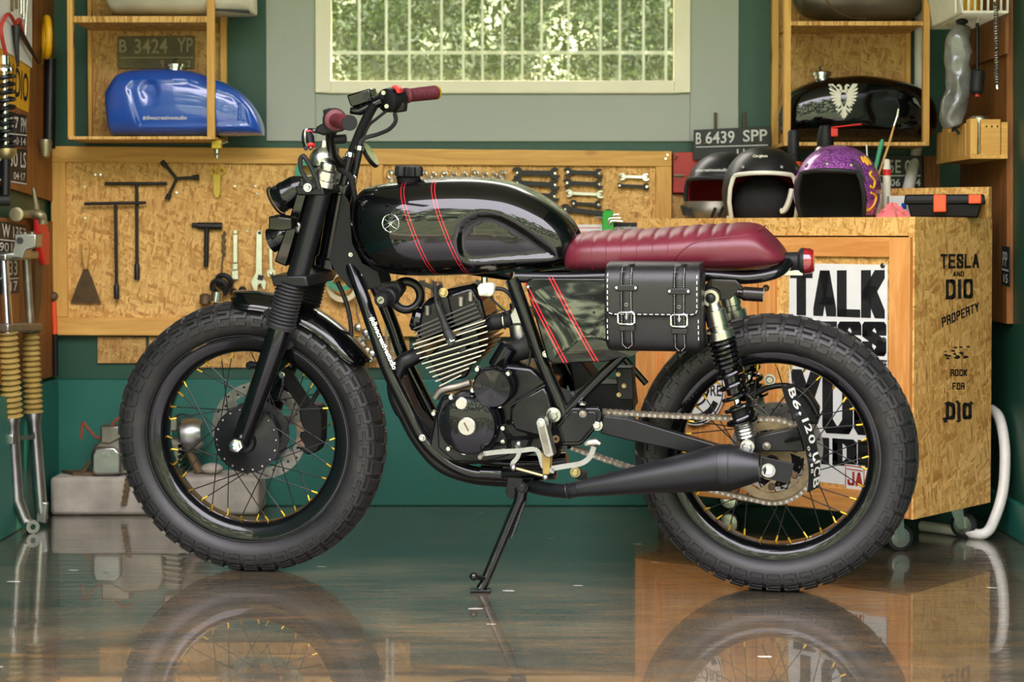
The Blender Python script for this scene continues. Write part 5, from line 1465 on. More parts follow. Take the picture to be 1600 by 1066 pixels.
t.part('spiral', coil(MB(), H_(1556, 4, -.1), H_(1558, 132, -.1), .0052, .0024, 34, 8, 5), 'oldalu')
t.part('end_tip', MB().cyl(H_(1558, 132, -.1), H_(1558.5, 139, -.1), .004, n=8), 'chrome')
q = [RW(1565, 384, .022), RW(1577, 386, .022), RW(1577, 449, .022), RW(1565, 444, .022)]
plate('narrow dark plate on right board edge beside the cabinet', q, None, [('PP', .2, .8, .5, .86), ('-', .1, .95, .38, .42), ('15', .3, .85, .08, .3)], n=(-1, 0, 0))
Yq = 5.22
single('drain_hose', 'white hose bulging out beside the cabinet right side', 'hose', MB().tube(smooth([A(1549, 640, 5.44), A(1562, 655, 5.38), A(1570, 700, 5.33), A(1568, 760, 5.3), A(1556, 806, 5.28), FL(1538, 834, .016), FL(1500, 830, .016), FL(1440, 822, .016)], 6), 8.5 / 570, 14), 'pvc')

# ------------------------------------------------------------------ the motorcycle
FC, RC = FL(402, 889), FL(1212, 920.5)
LEAN = R_(6)
bx = (RC - FC).normalized(); bw = V((-bx.y, bx.x, 0)); zz = V((0, 0, 1))
bz = zz * math.cos(LEAN) - bw * math.sin(LEAN); by = bw * math.cos(LEAN) + zz * math.sin(LEAN)
BO = (FC + RC) / 2
WB = (RC - FC).length
BM = Matrix(((bx.x, by.x, bz.x, BO.x), (bx.y, by.y, bz.y, BO.y), (bx.z, by.z, bz.z, BO.z), (0, 0, 0, 1)))
BI = BM.inverted()
def B(x, y, lat=0.0): return BI @ hit(x, y, BO + by * lat, by)     # picture point on the plane 'lat' beside the bike's centre
def S(P, lat): return [B(x, y, lat) for x, y in P]
def mir(p): return V((p.x, -p.y, p.z))
BP = 1 / 640.0
bike = Thing('motorcycle', 'black cafe style motorcycle with maroon seat on its side stand', 'motorcycle', mat=BM, local=True)
t = bike
NEAR = V((0, -1, 0))

def wheel(name, cx, R, hw, hh, steer, flange, disc_side, hub_r):
    s = R_(steer); cen = V((cx, 0, R))
    e1, e2 = V((math.cos(s), math.sin(s), 0)), V((-math.sin(s), math.cos(s), 0)); e3 = V((0, 0, 1))
    def P(r, a, l): return cen + (e1 * math.cos(a) + e3 * math.sin(a)) * r + e2 * l
    rim = t.part(name, MB().lathe([(flange, -.041), (flange, -.036), (.236, -.032), (.231, -.020), (.222, -.012), (.222, .012), (.231, .020), (.236, .032), (flange, .036), (flange, .041), (.232, .040), (.220, .030), (.215, .014), (.215, -.014), (.220, -.030), (.232, -.040)], cen, e2, 96, closed=True), 'tubeblk', label='glossy black spoked rim')
    rc = R - hh
    prof = []
    for i in range(41):
        ph = R_(-140 + 280 * i / 40)
        r = rc + hh * math.copysign(abs(math.cos(ph)) ** .9, math.cos(ph)); l = hw * math.copysign(abs(math.sin(ph)) ** .85, math.sin(ph))
        prof.append((r - (0.004 if abs(ph) < 1.2 else 0), l))
    prof += [(rc - hh * .8, .034), (rc - hh * .8, -.034)]
    mb = MB().lathe(prof, cen, e2, 120, closed=True)
    def tp(a, ph, o):
        r = rc + hh * math.copysign(abs(math.cos(ph)) ** .9, math.cos(ph)) - .004; l = hw * math.copysign(abs(math.sin(ph)) ** .85, math.sin(ph))
        n = V((math.cos(ph) / hh, math.sin(ph) / hw)).normalized()
        return P(r + n.x * o, a, l + n.y * o)
    def blk(a0, a1, p0, p1, h):
        c = [(a0, p0), (a1, p0), (a1, p1), (a0, p1)]
        mb.hexa([tp(a, R_(p), -.003) for a, p in c] + [tp(a + (.08 * (a0 + a1 - 2 * a)), R_(p + .06 * (p0 + p1 - 2 * p)), h) for a, p in c])
    N = 46; st = 2 * math.pi / N
    for i in range(N):
        a = i * st
        for sg in (-1, 1):
            o = .5 * st if sg > 0 else 0
            q = lambda u: a + o + u * st
            blk(q(.08), q(.90), sg * 50, sg * 59, .0055)      # S-shaped shoulder lug in three bars
            blk(q(.08), q(.30), sg * 58, sg * 67, .0055)
            blk(q(.08), q(.90), sg * 66, sg * 75, .0055)
            blk(q(.66), q(.90), sg * 74, sg * 84, .0050)
            blk(q(.08), q(.90), sg * 83, sg * 93, .0045)
            blk(q(.04), q(.88), sg * 26, sg * 46, .0060)
        blk(a + .05 * st, a + .80 * st, -21, -2, .0060); blk(a + .50 * st, a + 1.34 * st, 2, 22, .0060)
    t.part('tyre', mb, 'tyre', rim)
    for sg in (-1, 1): pass
    t.part('tyre_bead_line', MB().ring(P(0, 0, -.0415), e2, flange + .003, .0016, 90, 6), 'rubber', rim)
    # hub
    hub = t.part('hub', MB().lathe([(.012, -.075), (.026, -.073), (.030, -.060), (hub_r * .72, -.050), (hub_r, -.046), (hub_r, -.040), (hub_r * .80, -.036), (hub_r * .72, .0), (hub_r * .80, .036), (hub_r, .040), (hub_r, .046), (hub_r * .6, .052), (.026, .06), (.012, .075)], cen, e2, 48), 'satin', rim)
    for k in range(18):
        t.part('spoke_hole_rivet', MB().ball(P(hub_r * .91, 2 * math.pi * k / 18, -.0475), .0035, 8, 5), 'oldalu', hub)
    for k in range(36):
        side = -1 if k % 2 == 0 else 1
        pair = (k // 2) % 2
        a = 2 * math.pi * k / 36
        ha = a + (R_(52) if pair else -R_(52)) * 1.0
        p = P(hub_r * .91, ha, side * (.047 if pair else .038)); q = P(.2175, a, side * .010)
        t.part('spoke', MB().cyl(p, q, .0015, n=6), 'steel', rim)
        d = (q - p).normalized()
        t.part('nipple', MB().tube([q - d * .017, q - d * .010, q + d * .002], [.0022, .0028, .0028], 8), 'gold', rim)
    # brake disc
    dl = disc_side * .068
    r1 = .124 if name == 'front_wheel' else .108
    disc = t.part('brake_disc', MB().lathe([(r1, dl - .002), (r1, dl + .002), (r1 - .028, dl + .002), (r1 - .028, dl - .002)], cen, e2, 64, closed=True), 'disc', rim)
    mb = MB()
    for k in range(6):
        a = k * math.pi / 3 + .3
        mb.prism([P(r1 - .022, a - .16, dl - .0015), P(r1 - .022, a + .12, dl - .0015), P(.05, a + .5, dl - .0015), P(.05, a + .1, dl - .0015)], e2 * .003)
    mb.lathe([(.062, dl - .002), (.062, dl + .002), (.03, dl + .002), (.03, dl - .002)], cen, e2, 40, closed=True)
    t.part('disc_carrier', mb, 'disc', disc)
    mb = MB()
    for k in range(30):
        a = 2 * math.pi * k / 30
        r = r1 - (.008 if k % 2 else .018)
        mb.lathe([(0, -.0003), (.0034, -.0003), (.0034, .0003), (0, .0003)], P(r, a, dl - .0022), -e2, 8)
    t.part('vent_hole', mb, 'black', disc)
    return P, rim, hub
XF, XRr = -WB / 2, WB / 2
RF, RR = .339, .328
PF, frim, fhub = wheel('front_wheel', XF, RF, .059, .044, 3, .2555, 1, .083)
PR, rrim, rhub = wheel('rear_wheel', XRr, RR, .064, .046, 0, .2475, 1, .070)
t.part('tyre_valve', MB().cyl(B(1268, 851, 0), B(1266, 838, 0), .004, n=8), 'zinc', rrim)

# front end
ax = B(371, 706, -.115)
t.part('axle_nut', MB().lathe([(.017, 0), (.017, .003), (.0145, .003), (.0145, .014), (.010, .017), (.007, .017), (.007, .022), (0, .024)], V((PF(0, 0, 0).x, -.112, RF)), NEAR, 6), 'chrome')
t.part('axle', MB().cyl(V((XF, -.118, RF)), V((XF, .12, RF)), .0085), 'zinc')
FLT = .088
f0, f1, f2, f3 = B(506, 282, -FLT), B(466, 430, -FLT), B(440, 510, -FLT), B(377, 690, -FLT)
g0, g1 = B(456, 440, -FLT), B(438, 512, -FLT)
for s in (1, -1):
    k = (lambda p: p) if s == 1 else mir
    t.part('fork_tube', MB().cyl(k(f0), k(g1), .0215, n=24), 'satin')
    t.part('fork_shroud', MB().tube([k(f0 + (f1 - f0) * .10), k(f1)], .0255, 24), 'satin')
    pts, rr = [], []
    for j in range(53):
        pts.append(k(g0 + (g1 - g0) * j / 52)); rr.append(.0335 + .0022 * math.cos(j * math.pi / 2 * 1.0) if j < 48 else .036)
    t.part('fork_gaiter', MB().tube(pts, rr, 24), 'rubber')
    t.part('fork_lower', MB().tube([k(p) for p in (g1 + (f3 - g1) * -.02, g1 + (f3 - g1) * .02, f2 + (f3 - f2) * .15, f3, f3 + (f3 - f2).normalized() * .012)], [.026, .0285, .0285, .0235, .016], 28), 'tubeblk')
    lug = k(B(401, 571, -FLT)) if s == 1 else k(B(401, 571, -FLT))
    t.part('fender_lug', MB().cyl(lug + V((-.016, 0, 0)), lug + V((.02, 0, .002)), .008, n=12).cyl(lug + V((-.016, -.006, 0)), lug + V((-.016, .006, 0)), .010, n=14), 'tubeblk')
    t.part('axle_clamp', MB().cyl(V((XF, -.113 * s, RF)), V((XF, -.07 * s, RF)), .021, n=24), 'tubeblk')
for c, w_, h_ in ((B(509, 292, 0), .034, .022), (B(478, 430, 0), .044, .026)):
    mb = MB().prism([c + V((-w_, -.118, -h_ / 2)), c + V((w_, -.118, -h_ / 2)), c + V((w_ * 1.6, 0, -h_ / 2)), c + V((w_, .118, -h_ / 2)), c + V((-w_, .118, -h_ / 2)), c + V((-w_ * .6, 0, -h_ / 2))], (-.006, 0, h_))
    t.part('triple_clamp', mb, 'satin', bevel=.004)
st0, st1 = B(535, 288, 0), B(512, 425, 0)
t.part('steering_head', MB().lathe([(.034, 0), (.034, .02), (.028, .024), (.028, .18), (.034, .184), (.034, .205)], st0, st1 - st0, 24), 'tubeblk')
for s in (1, -1):
    c = f0 + (f0 - f1).normalized() * .010
    c = c if s == 1 else mir(c)
    up = (f0 - f1).normalized()
    t.part('fork_cap', MB().lathe([(.031, -.022), (.031, -.008), (.0275, -.006), (.0275, .004), (.026, .008), (.026, .014), (.019, .018), (.019, .030), (.016, .034), (0, .035)], c, up, 22), 'brushed')
t.part('clamp_bolt', MB().bolt(B(481, 293, -.13), NEAR, .0075, .010), 'chrome')
# front mudguard
rows = []
for i in range(41):
    u = i / 40; a = R_(95 - 63 * u)
    end = min(1, min(u, 1 - u) / .14); end = math.sqrt(max(0.02, 1 - (1 - end) ** 2))
    r = []
    for j in range(15):
        v = -1 + 2 * j / 14
        l = .066 * v * (.25 + .75 * end)
        d = .036 * abs(v) ** 2.6 * (.3 + .7 * end)
        r.append(PF(RF + .026 - d, a, l))
    rows.append(r)
mb = MB().grid(rows); mud = t.part('front_mudguard', mb, 'gloss', label='glossy black short mudguard')
sm = mud.modifiers.new('thickness', 'SOLIDIFY'); sm.thickness = .003
t.part('mudguard_edge', MB().tube([r[0] for r in rows], .0028, 6).tube([r[-1] for r in rows], .0028, 6), 'gloss', mud)
for s in (-1, 1):
    t.part('mudguard_stay', MB().bar(PF(RF - .005, R_(78), .070 * s), V((B(452, 545, -FLT).x, .075 * s, B(452, 545, -FLT).z)), (0, 1, 0), .02, .004), 'satin')
# caliper and hose
c0 = B(487, 660, .07)
t.part('front_caliper', MB().prism(S(((466, 640), (480, 630), (499, 634), (504, 650), (503, 690), (497, 706), (480, 712), (464, 700), (470, 670)), .055), (0, .045, 0)), 'matte', bevel=.005)
for y in (667, 691): t.part('caliper_piston', MB().cyl(B(471, y, .054), B(471, y, .058), .013, n=20), 'rust')
t.part('caliper_bracket', MB().prism(S(((441, 575), (452, 575), (490, 635), (470, 640), (445, 605)), .058), (0, .01, 0)), 'matte', bevel=.002)
t.part('bracket_bolt', MB().bolt(B(441, 586, .056), NEAR, .006), 'zinc')
t.part('brake_hose', MB().tube(smooth(S(((527, 440), (540, 470), (547, 500), (549, 530), (545, 545)), .02) + S(((505, 600), (480, 640)), .06), 6), .006, 8), 'rubber')
# lamp board, lamps and indicators
t.part('lamp_board', MB().prism(S(((470, 276), (481, 300), (447, 417), (428, 409), (452, 340)), -.075), (0, .15, 0)), 'tubeblk', bevel=.004)
for (x0, y0), (x1, y1), r in (((470, 292), (434, 313), .034), ((450, 366), (424, 376), .030)):
    a, b = B(x0, y0, -.035), B(x1, y1, -.035); d = b - a; L = d.length
    h = t.part('headlamp', MB().lathe([(r * .55, -.02), (r * .9, 0), (r, .012), (r, L * .55), (r * 1.04, L * .58), (r * 1.04, L * .7), (r * 1.0, L * .73), (r * 1.02, L)], a, d, 32), 'tubeblk')
    t.part('lens', MB().lathe([(r * .98, L), (r * .7, L + .006), (0, L + .010)], a, d, 28), 'hlens', h)
    if r > .033: t.part('lamp_visor', MB().tube([b + d.normalized() * .004 + (V((0, -1, 0)) * math.cos(q) + d.cross(V((0, 1, 0))).normalized() * math.sin(q)) * r * 1.08 for q in [R_(-100 + i * 10) for i in range(21)]], .003, 6), 'matte', h)
t.part('indicator', MB().prism(S(((419, 338), (436, 338), (455, 341), (456, 359), (440, 362), (419, 360)), -.15), (0, .045, 0)), 'amber', bevel=.004, label='smoked front indicator')
t.part('indicator_stem', MB().cyl(B(452, 350, -.11), B(466, 348, -.05), .009, n=12), 'matte')
t.part('indicator_reflector', MB().ball(B(466, 356, -.085), (.010, .006, .014), 12, 8), 'disc')

# handlebar and controls
hp = smooth([B(523, 188, -.27), B(521, 196, -.235), B(517, 214, -.19), B(520, 238, -.12), B(531, 255, -.05), B(545, 252, .02), B(553, 232, .06), B(566, 200, .13), B(582, 168, .20), B(594, 155, .235), B(612, 152, .255), B(634, 149.6, .275)], 6)
t.part('handlebar', MB().tube(hp, .0125, 14), 'satin')
def grip(name, a, b, r, flange):
    d = (b - a); L = d.length; prof = [(.013, -.004), (r * 1.55 if flange else r * 1.2, 0), (r * 1.55 if flange else r * 1.2, .006), (r, .009)]
    n = 26
    for i in range(n): prof.append((r * (1 + .045 * (1 if i % 2 else -1)) * (1.0 + .08 * i / n), .012 + (L - .018) * i / n))
    prof += [(r * 1.12, L - .004), (r * 1.0, L), (.0, L)]
    return t.part(name, MB().lathe(prof, a, d, 24), 'grip', label='maroon ribbed handlebar grip')
ga, gb = B(523, 187.5, -.275), B(546, 192, -.385)
g = grip('grip', ga, gb, .0155, True)
d = (gb - ga).normalized()
t.part('grip_end', MB().lathe([(.0175, 0), (.0175, .003), (0, .003)], gb, d, 24), 'matte', g)
t.part('grip_flange', MB().lathe([(.013, -.006), (.027, -.006), (.027, .003), (.016, .003)], ga, d, 24), 'matte', g)
ga2, gb2 = B(634, 149.6, .275), B(680, 144.5, .385)
g = grip('grip', ga2, gb2, .0165, False)
d2 = (gb2 - ga2).normalized()
t.part('grip_end', MB().lathe([(.0185, -.001), (.019, .003), (.010, .007), (0, .007)], gb2, d2, 24), 'brass', g)
c = B(614, 156, .255)
sw = t.part('switch_housing', MB().lathe([(.018, -.030), (.030, -.026), (.032, 0), (.032, .018), (.028, .026), (.018, .028)], c, d2, 24), 'matte')
t.part('housing_foot', MB().prism(S(((609, 160), (632, 160), (631, 175), (613, 177)), .24), (0, .035, 0)), 'matte', sw, bevel=.004)
t.part('kill_switch', MB().prism(S(((611, 135), (618, 133), (624, 138), (625, 146), (620, 146), (617, 140)), .225), (0, .03, 0)), 'red', sw, bevel=.002)
for x, y in ((599, 145), (604, 166)): t.part('housing_bolt', MB().bolt(B(x, y, .21), V((.2, -1, 0)), .004), 'zinc', sw)
t.part('master_cylinder', MB().prism(S(((541, 149), (577, 138), (581, 158), (552, 168), (547, 166)), .20), (0, .06, 0)), 'tubeblk', bevel=.004)
t.part('cylinder_cap', MB().cyl(B(572, 151, .20), B(572, 151, .19), .009, n=16), 'satin')
t.part('brake_lever', MB().tube(smooth([B(596, 160, .215), B(570, 168, .22), B(552, 172, .26), B(560, 172, .40)], 5), [.010] * 6 + [.007] * 10, 10), 'tubeblk')
t.part('lever_perch', MB().tube([B(548, 173, .2), B(562, 174, .2), B(596, 158, .21)], [.009, .011, .013], 12), 'tubeblk')
lsw = t.part('switch_housing', MB().prism(S(((490, 207), (494, 198), (512, 188), (524, 180), (528, 206), (505, 212)), -.27), (0, .06, 0)), 'matte', bevel=.005)
t.part('choke_lever', MB().prism(S(((504, 172), (514, 169), (517, 182), (506, 186)), -.24), (0, .02, 0)), 'matte', lsw, bevel=.002)
t.part('clutch_lever', MB().tube(smooth([B(504, 206, -.21), B(486, 204, -.22), B(476, 206, -.25), B(475, 222, -.33), B(478, 232, -.38)], 5), .0055, 8), 'tubeblk')
a, b = B(482, 208, -.25), B(485, 228, -.27)
cadj = t.part('cable_adjuster', MB().tube([a, a + (b - a) * .25, a + (b - a) * .3, b], [.010, .010, .012, .010], 14), 'matte')
t.part('adjuster_ring', MB().ring(a, b - a, .0075, .0032, 20, 8), 'red', cadj); t.part('adjuster_ring', MB().ring(b, b - a, .0075, .0036, 20, 8), 'red', cadj)
t.part('cable_tip', MB().cyl(b, b + (b - a).normalized() * .010, .004, n=8), 'brushed', cadj)
t.part('horn_switch', MB().tube([B(524, 218, -.24), B(540, 217, -.24)], .0105, 14), 'matte', lsw)
for (x0, y0), (x1, y1), l in (((536, 288), (546, 244), -.028), ((552, 278), (561, 234), .035)):
    p, q = B(x0, y0, l), B(x1, y1, l)
    r_ = t.part('bar_riser', MB().tube([p, q], .010, 16), 'satin')
    t.part('riser_bolt', MB().lathe([(.011, 0), (.011, .006), (.009, .010), (0, .011)], q, q - p, 16), 'chrome', r_)
sp0, sp1 = B(503, 264, -.05), B(507, 220, -.05)
L = (sp1 - sp0).length
t.part('speedometer', MB().lathe([(.020, 0), (.032, .01), (.032, L * .45), (.024, L * .65), (.011, L * .78), (.010, L * .92), (.008, L), (0, L)], sp0, sp1 - sp0, 26), 'brushed')
t.part('ignition_cap', MB().lathe([(.018, 0), (.018, .012), (.012, .018), (0, .019)], B(545, 284, .0), (.1, -.2, 1), 20), 'chrome')
t.part('cable_loop', MB().tube(smooth(S(((499, 296), (494, 280), (484, 258), (474, 244), (469, 252), (472, 268), (482, 284), (492, 294)), -.12), 5), .0058, 8), 'rubber')
t.part('throttle_cable', MB().tube(smooth([B(617, 178, .24), B(618, 190, .22), B(608, 202, .18), B(590, 210, .12), B(566, 219, .08), B(552, 250, .05), B(546, 300, .03)], 6), .0055, 8), 'rubber')
t.part('hose', MB().tube(smooth([B(606, 172, .24), B(588, 186, .2), B(574, 200, .15), B(560, 240, .1), B(554, 290, .05)], 6), .004, 8), 'rubber')
m0, m1 = B(567, 224, .17), B(590, 261, .17); mc = (m0 + m1) / 2; mu = (m1 - m0) / 2; ms = V((-.10, 1, .0)).normalized() * .045
nrm = mu.cross(ms).normalized()
mb = MB(); ringp = [mc + mu * math.cos(i * math.pi / 14) + ms * math.sin(i * math.pi / 14) for i in range(28)]
mr = t.part('bar_mirror', mb.prism([p + nrm * .004 for p in ringp], nrm * -.010), 'matte', bevel=.002)
t.part('mirror_glass', MB().add([mc + (p - mc) * .9 + nrm * .0046 for p in ringp], [tuple(range(28))]).add([mc + (p - mc) * .9 - nrm * .0066 for p in ringp], [tuple(range(28))]), 'mirror', mr)
t.part('wiring_bundle', MB().tube(smooth([B(524, 232, -.08), B(530, 262, -.05), B(548, 280, -.02), B(556, 330, 0), B(548, 360, .0)], 5), .008, 8), 'rubber')

# frame
def tube2(name, P, lat, r=.0150, m='tubeblk', both=True, k=5, lab=None):
    pts = smooth([B(x, y, lat) if len(q) == 2 else B(x, y, q[2]) for q in P for x, y in [q[:2]]], k)
    o = t.part(name, MB().tube(pts, r, 16), m)
    if both: t.part(name, MB().tube([mir(p) for p in pts], r, 16), m)
    return pts
dt = tube2('down_tube', ((548, 415, -.03), (564, 455, -.06), (585, 518), (606, 577), (636, 638), (660, 683), (686, 712), (720, 733), (756, 741), (820, 743), (868, 738)), -.075, .0165)
tube2('seat_tube', ((800, 436), (820, 490), (850, 572), (879, 644), (882, 700)), -.105, .0165)
tube2('rear_stay', ((884, 645), (925, 602), (962, 565), (1010, 516), (1085, 444)), -.105, .0125)
rail = smooth([B(805, 433, -.095), B(890, 434, -.095), B(1000, 431, -.095), B(1102, 431, -.095), B(1165, 435, -.093), B(1208, 428, -.085), B(1228, 415, -.05), B(1232, 409, 0)], 6)
t.part('seat_rail', MB().tube(rail + [mir(p) for p in rail[::-1][1:]], .0135, 16), 'tubeblk')
t.part('backbone_tube', MB().tube(S(((540, 350), (620, 400), (800, 425)), 0), .022, 16), 'tubeblk')
t.part('cross_tube', MB().cyl(V((B(879, 690, 0).x, -.10, B(879, 690, 0).z)), V((B(879, 690, 0).x, .10, B(879, 690, 0).z)), .016), 'tubeblk')
gus = S(((535, 300), (546, 318), (550, 380), (566, 412), (590, 424), (596, 446), (566, 456), (545, 450), (524, 425), (514, 405), (526, 350)), -.045)
t.part('head_gusset', MB().prism(gus, (0, .004, 0)).prism([mir(p) for p in gus], (0, -.004, 0)), 'matte', bevel=.001)
for x, y in ((548, 398), (563, 431), (560, 437)): t.part('gusset_bolt', MB().bolt(B(x, y, -.046), NEAR, .004), 'zinc')
t.part('frame_gusset', MB().prism(S(((868, 590), (874, 605), (893, 613), (915, 603), (935, 590), (900, 640), (884, 645)), -.105), (0, .004, 0)), 'tubeblk')
t.part('gusset_hole_bolt', MB().bolt(B(895, 617, -.106), NEAR, .007), 'satin')
pv = S(((858, 678), (884, 646), (893, 637), (936, 637), (941, 646), (939, 660), (912, 693), (904, 697), (868, 697), (858, 690)), -.125)
t.part('pivot_plate', MB().prism(pv, (0, .02, 0)), 'tubeblk', bevel=.004)
c = sum(pv, V()) / len(pv)
t.part('pivot_cover', MB().prism([c + (p - c) * .82 + V((0, -.003, 0)) for p in pv], (0, .01, 0)), 'engine', bevel=.003)
t.part('pivot_recess', MB().lathe([(.014, -.001), (.014, .0035), (.011, .0035), (.011, -.001)], B(910.5, 647, -.128), NEAR, 24, closed=True), 'satin')
t.part('pivot_bolt', MB().bolt(B(910.5, 647, -.128), NEAR, .0065, .004), 'oldalu')
t.part('frame_bolt', MB().lathe([(.009, 0), (.009, .003), (.004, .003), (.004, 0)], B(868.5, 686, -.128), NEAR, 18), 'rust')
t.part('frame_bolt', MB().bolt(B(865, 648, -.128), NEAR, .013, .014), 'zinc')
t.part('frame_bolt', MB().bolt(B(933, 664, -.12), NEAR, .010, .010), 'zinc')
t.part('frame_bolt', MB().bolt(B(911, 632, -.12), (0, 0, 1), .008, .008), 'chrome')
t.part('frame_bolt', MB().bolt(B(853, 553, -.125), NEAR, .006, .008), 'zinc')
t.part('frame_bolt', MB().bolt(B(660, 684, -.095), NEAR, .006, .008), 'zinc')
# lettering along the near down tube
a, b = B(580, 495.5, -.0915), B(617, 577, -.0915)
u_ = (b - a); n_ = V((-u_.z, 0, u_.x)).normalized(); n_ = n_ if n_.z > 0 else -n_
mb = MB(); h_ = .0150
text_map(mb, '#diwacreativestudio', lambda u, v: (lambda w: a + u_ * u + n_ * w + V((0, .0165 - math.sqrt(max(0, .0165 ** 2 - w * w)) - .0005, 0)))((v - .5) * h_), .03)
t.part('frame_lettering', mb, 'white')

# tank
tt = [B(x, y, l) for x, y, l in ((547, 352, -.06), (551, 322, -.05), (560, 303, -.03), (574, 293, 0), (590, 289, 0), (615, 284.5, 0), (663, 279, 0), (710, 277, 0), (752, 278, 0), (789, 283, 0), (815, 291, 0), (841, 304, 0), (868, 322, 0), (886, 342, -.02), (899, 366, -.03), (901, 392, -.04))]
tb = [B(x, y, l) for x, y, l in ((547, 353, -.06), (548.5, 378, -.08), (553, 398, -.10), (562, 414, -.10), (582, 429, -.10), (608, 435.5, -.10), (657, 437.5, -.10), (723, 435.5, -.10), (802, 432, -.10), (860, 428, -.10), (884, 421, -.09), (897, 408, -.06), (901, 393, -.04))]
tear = S(((709, 385), (710, 365), (716, 350), (728, 339), (742, 333), (762, 331), (785, 337), (812, 352), (838, 371), (858, 388), (866, 401), (862, 409), (835, 411), (780, 414), (735, 417), (720, 411), (712, 400)), -.125)
tear = [(p.x, p.z) for p in smooth(tear, 3, True)]
tank = Body([(p.x, p.z) for p in tt], [(p.x, p.z) for p in tb], lambda u: .132 * max(0, 1 - abs(2 * (u if u < .45 else .45 + (u - .45) * .98) - 1) ** 3.4) ** (1 / 3.4) * (1.0 - .10 * u), 0, 2.7, dent=dent_fn(tear, .016, .022))
def ln(p, q, l=-.125): a, b = B(*p, l), B(*q, l); return ((a.x, a.z), (b.x, b.z))
tm = stripe_mat('tank_lacquer_with_pinstripes', [ln((619, 292), (674, 437)), ln((668, 290), (723, 435))], base=(5, 5, 6))
tk = t.part('fuel_tank', tank.mesh(150, 110), tm, label='glossy black tank with pairs of red pinstripes')
c = B(638, 285, -.02); u = V((.06, 0, 1)).normalized()
cp = t.part('fuel_cap', MB().lathe([(.026, -.012), (.028, .006), (.030, .012), (.022, .016)], c, u, 28), 'matte', tk)
prof = MB(); N = 11; pts = []
for i in range(N * 6):
    a = 2 * math.pi * i / (N * 6); r = .031 + .0035 * math.cos(N * a); pts.append((r * math.cos(a), r * math.sin(a)))
mb = MB(); c2 = c + u * .014
e1 = u.orthogonal().normalized(); e2 = u.cross(e1)
mb.grid([[c2 + (e1 * x + e2 * y) * k + u * h for x, y in pts] for k, h in ((.8, 0), (1, .003), (1, .020), (.93, .025))], True); mb.f.append(tuple(range(N * 6))); mb.f.append(tuple(3 * N * 6 + i for i in range(N * 6)))
t.part('cap_knob', mb, 'matte', cp)
# round badge with three crossed tuning-fork shapes
bc = B(610, 349, -.125); br = 13.2 * BP
def onT(x, z, o=.0015): return V((x, tank.side(x, z) - o, z))
mb = MB()
ringp = [onT(bc.x + br * math.cos(i * math.pi / 20), bc.z + br * math.sin(i * math.pi / 20)) for i in range(40)]
mb.tube(ringp, .0013, 8, True)
for k in range(3):
    a = R_(90 + 120 * k); dx, dz = math.cos(a), math.sin(a); px_, pz_ = -dz, dx
    Q = lambda l, w: onT(bc.x + dx * l + px_ * w, bc.z + dz * l + pz_ * w)
    mb.tube([Q(-br * .95, 0), Q(br * .1, 0)], .0009, 6)
    mb.tube(smooth([Q(br * .95, br * .17), Q(br * .3, br * .17), Q(br * .12, 0), Q(br * .3, -br * .17), Q(br * .95, -br * .17)], 3), .0009, 6)
t.part('tank_badge', mb, 'chrome', tk)

# seat
tt = [B(x, y, l) for x, y, l in ((878, 414, -.08), (880, 402, -.06), (885, 390, -.03), (893, 378, 0), (905, 366, 0), (935, 361, 0), (980, 359.5, 0), (1040, 356.5, 0), (1085, 352.6, 0), (1130, 350, 0), (1166, 349, 0), (1187, 353.5, 0), (1205, 368.5, 0), (1219, 387, -.02), (1226, 401, -.04), (1226.5, 404, -.05))]
tb = [B(x, y, l) for x, y, l in ((878, 415, -.08), (879, 424, -.09), (884, 428.5, -.09), (896, 430.5, -.09), (950, 430.5, -.09), (1040, 429, -.09), (1110, 428, -.09), (1160, 427, -.09), (1199, 421.5, -.08), (1218, 413.5, -.06), (1226, 406, -.05), (1226.5, 405, -.05))]
seat = Body([(p.x, p.z) for p in tt], [(p.x, p.z) for p in tb], .118, 0, 2.5, 5.0)
stx = [B(x, 390, -.11).x for x in (900, 924, 947, 971, 995, 1020, 1044, 1066, 1088, 1110, 1132)]
def groove(x, z):
    d = min(abs(x - q) for q in stx)
    return .0035 * max(0, 1 - d / .006)
m0 = seat.mesh(220, 72)
for p in m0.v:
    mid, h, w = seat.sect(min(max(p.x, seat.x0 + 1e-4), seat.x1 - 1e-4))
    if p.z > mid + h * .5:
        d = min(abs(p.x - q) for q in stx)
        p.z -= .0028 * math.exp(-(d / .006) ** 2) * min(1, (p.z - mid - h * .5) / (h * .3))
se = t.part('seat', m0, 'seat')
def onS(x, z, o=.001): return V((x, seat.side(x, z) - o, z))
mb = MB()
for q in stx[:7]:
    for i in range(13):
        ya, yb = 378 + i * 4.0, 380.4 + i * 4.0
        za_, zb_ = B(950, ya, -.11).z, B(950, yb, -.11).z
        mb.tube([onS(q, za_), onS(q, zb_)], .0009, 5)
t.part('stitching', mb, 'thread', se)
sp_pts = [B(x, y, -.115) for x, y in ((1046, 416), (1051, 408), (1058, 399), (1068, 390), (1082, 381), (1100, 376), (1130, 372), (1160, 369.5), (1178, 366), (1190, 360))]
t.part('seam', MB().tube(smooth([onS(p.x, p.z, .0002) for p in sp_pts], 5), .0018, 8), 'seat', se)

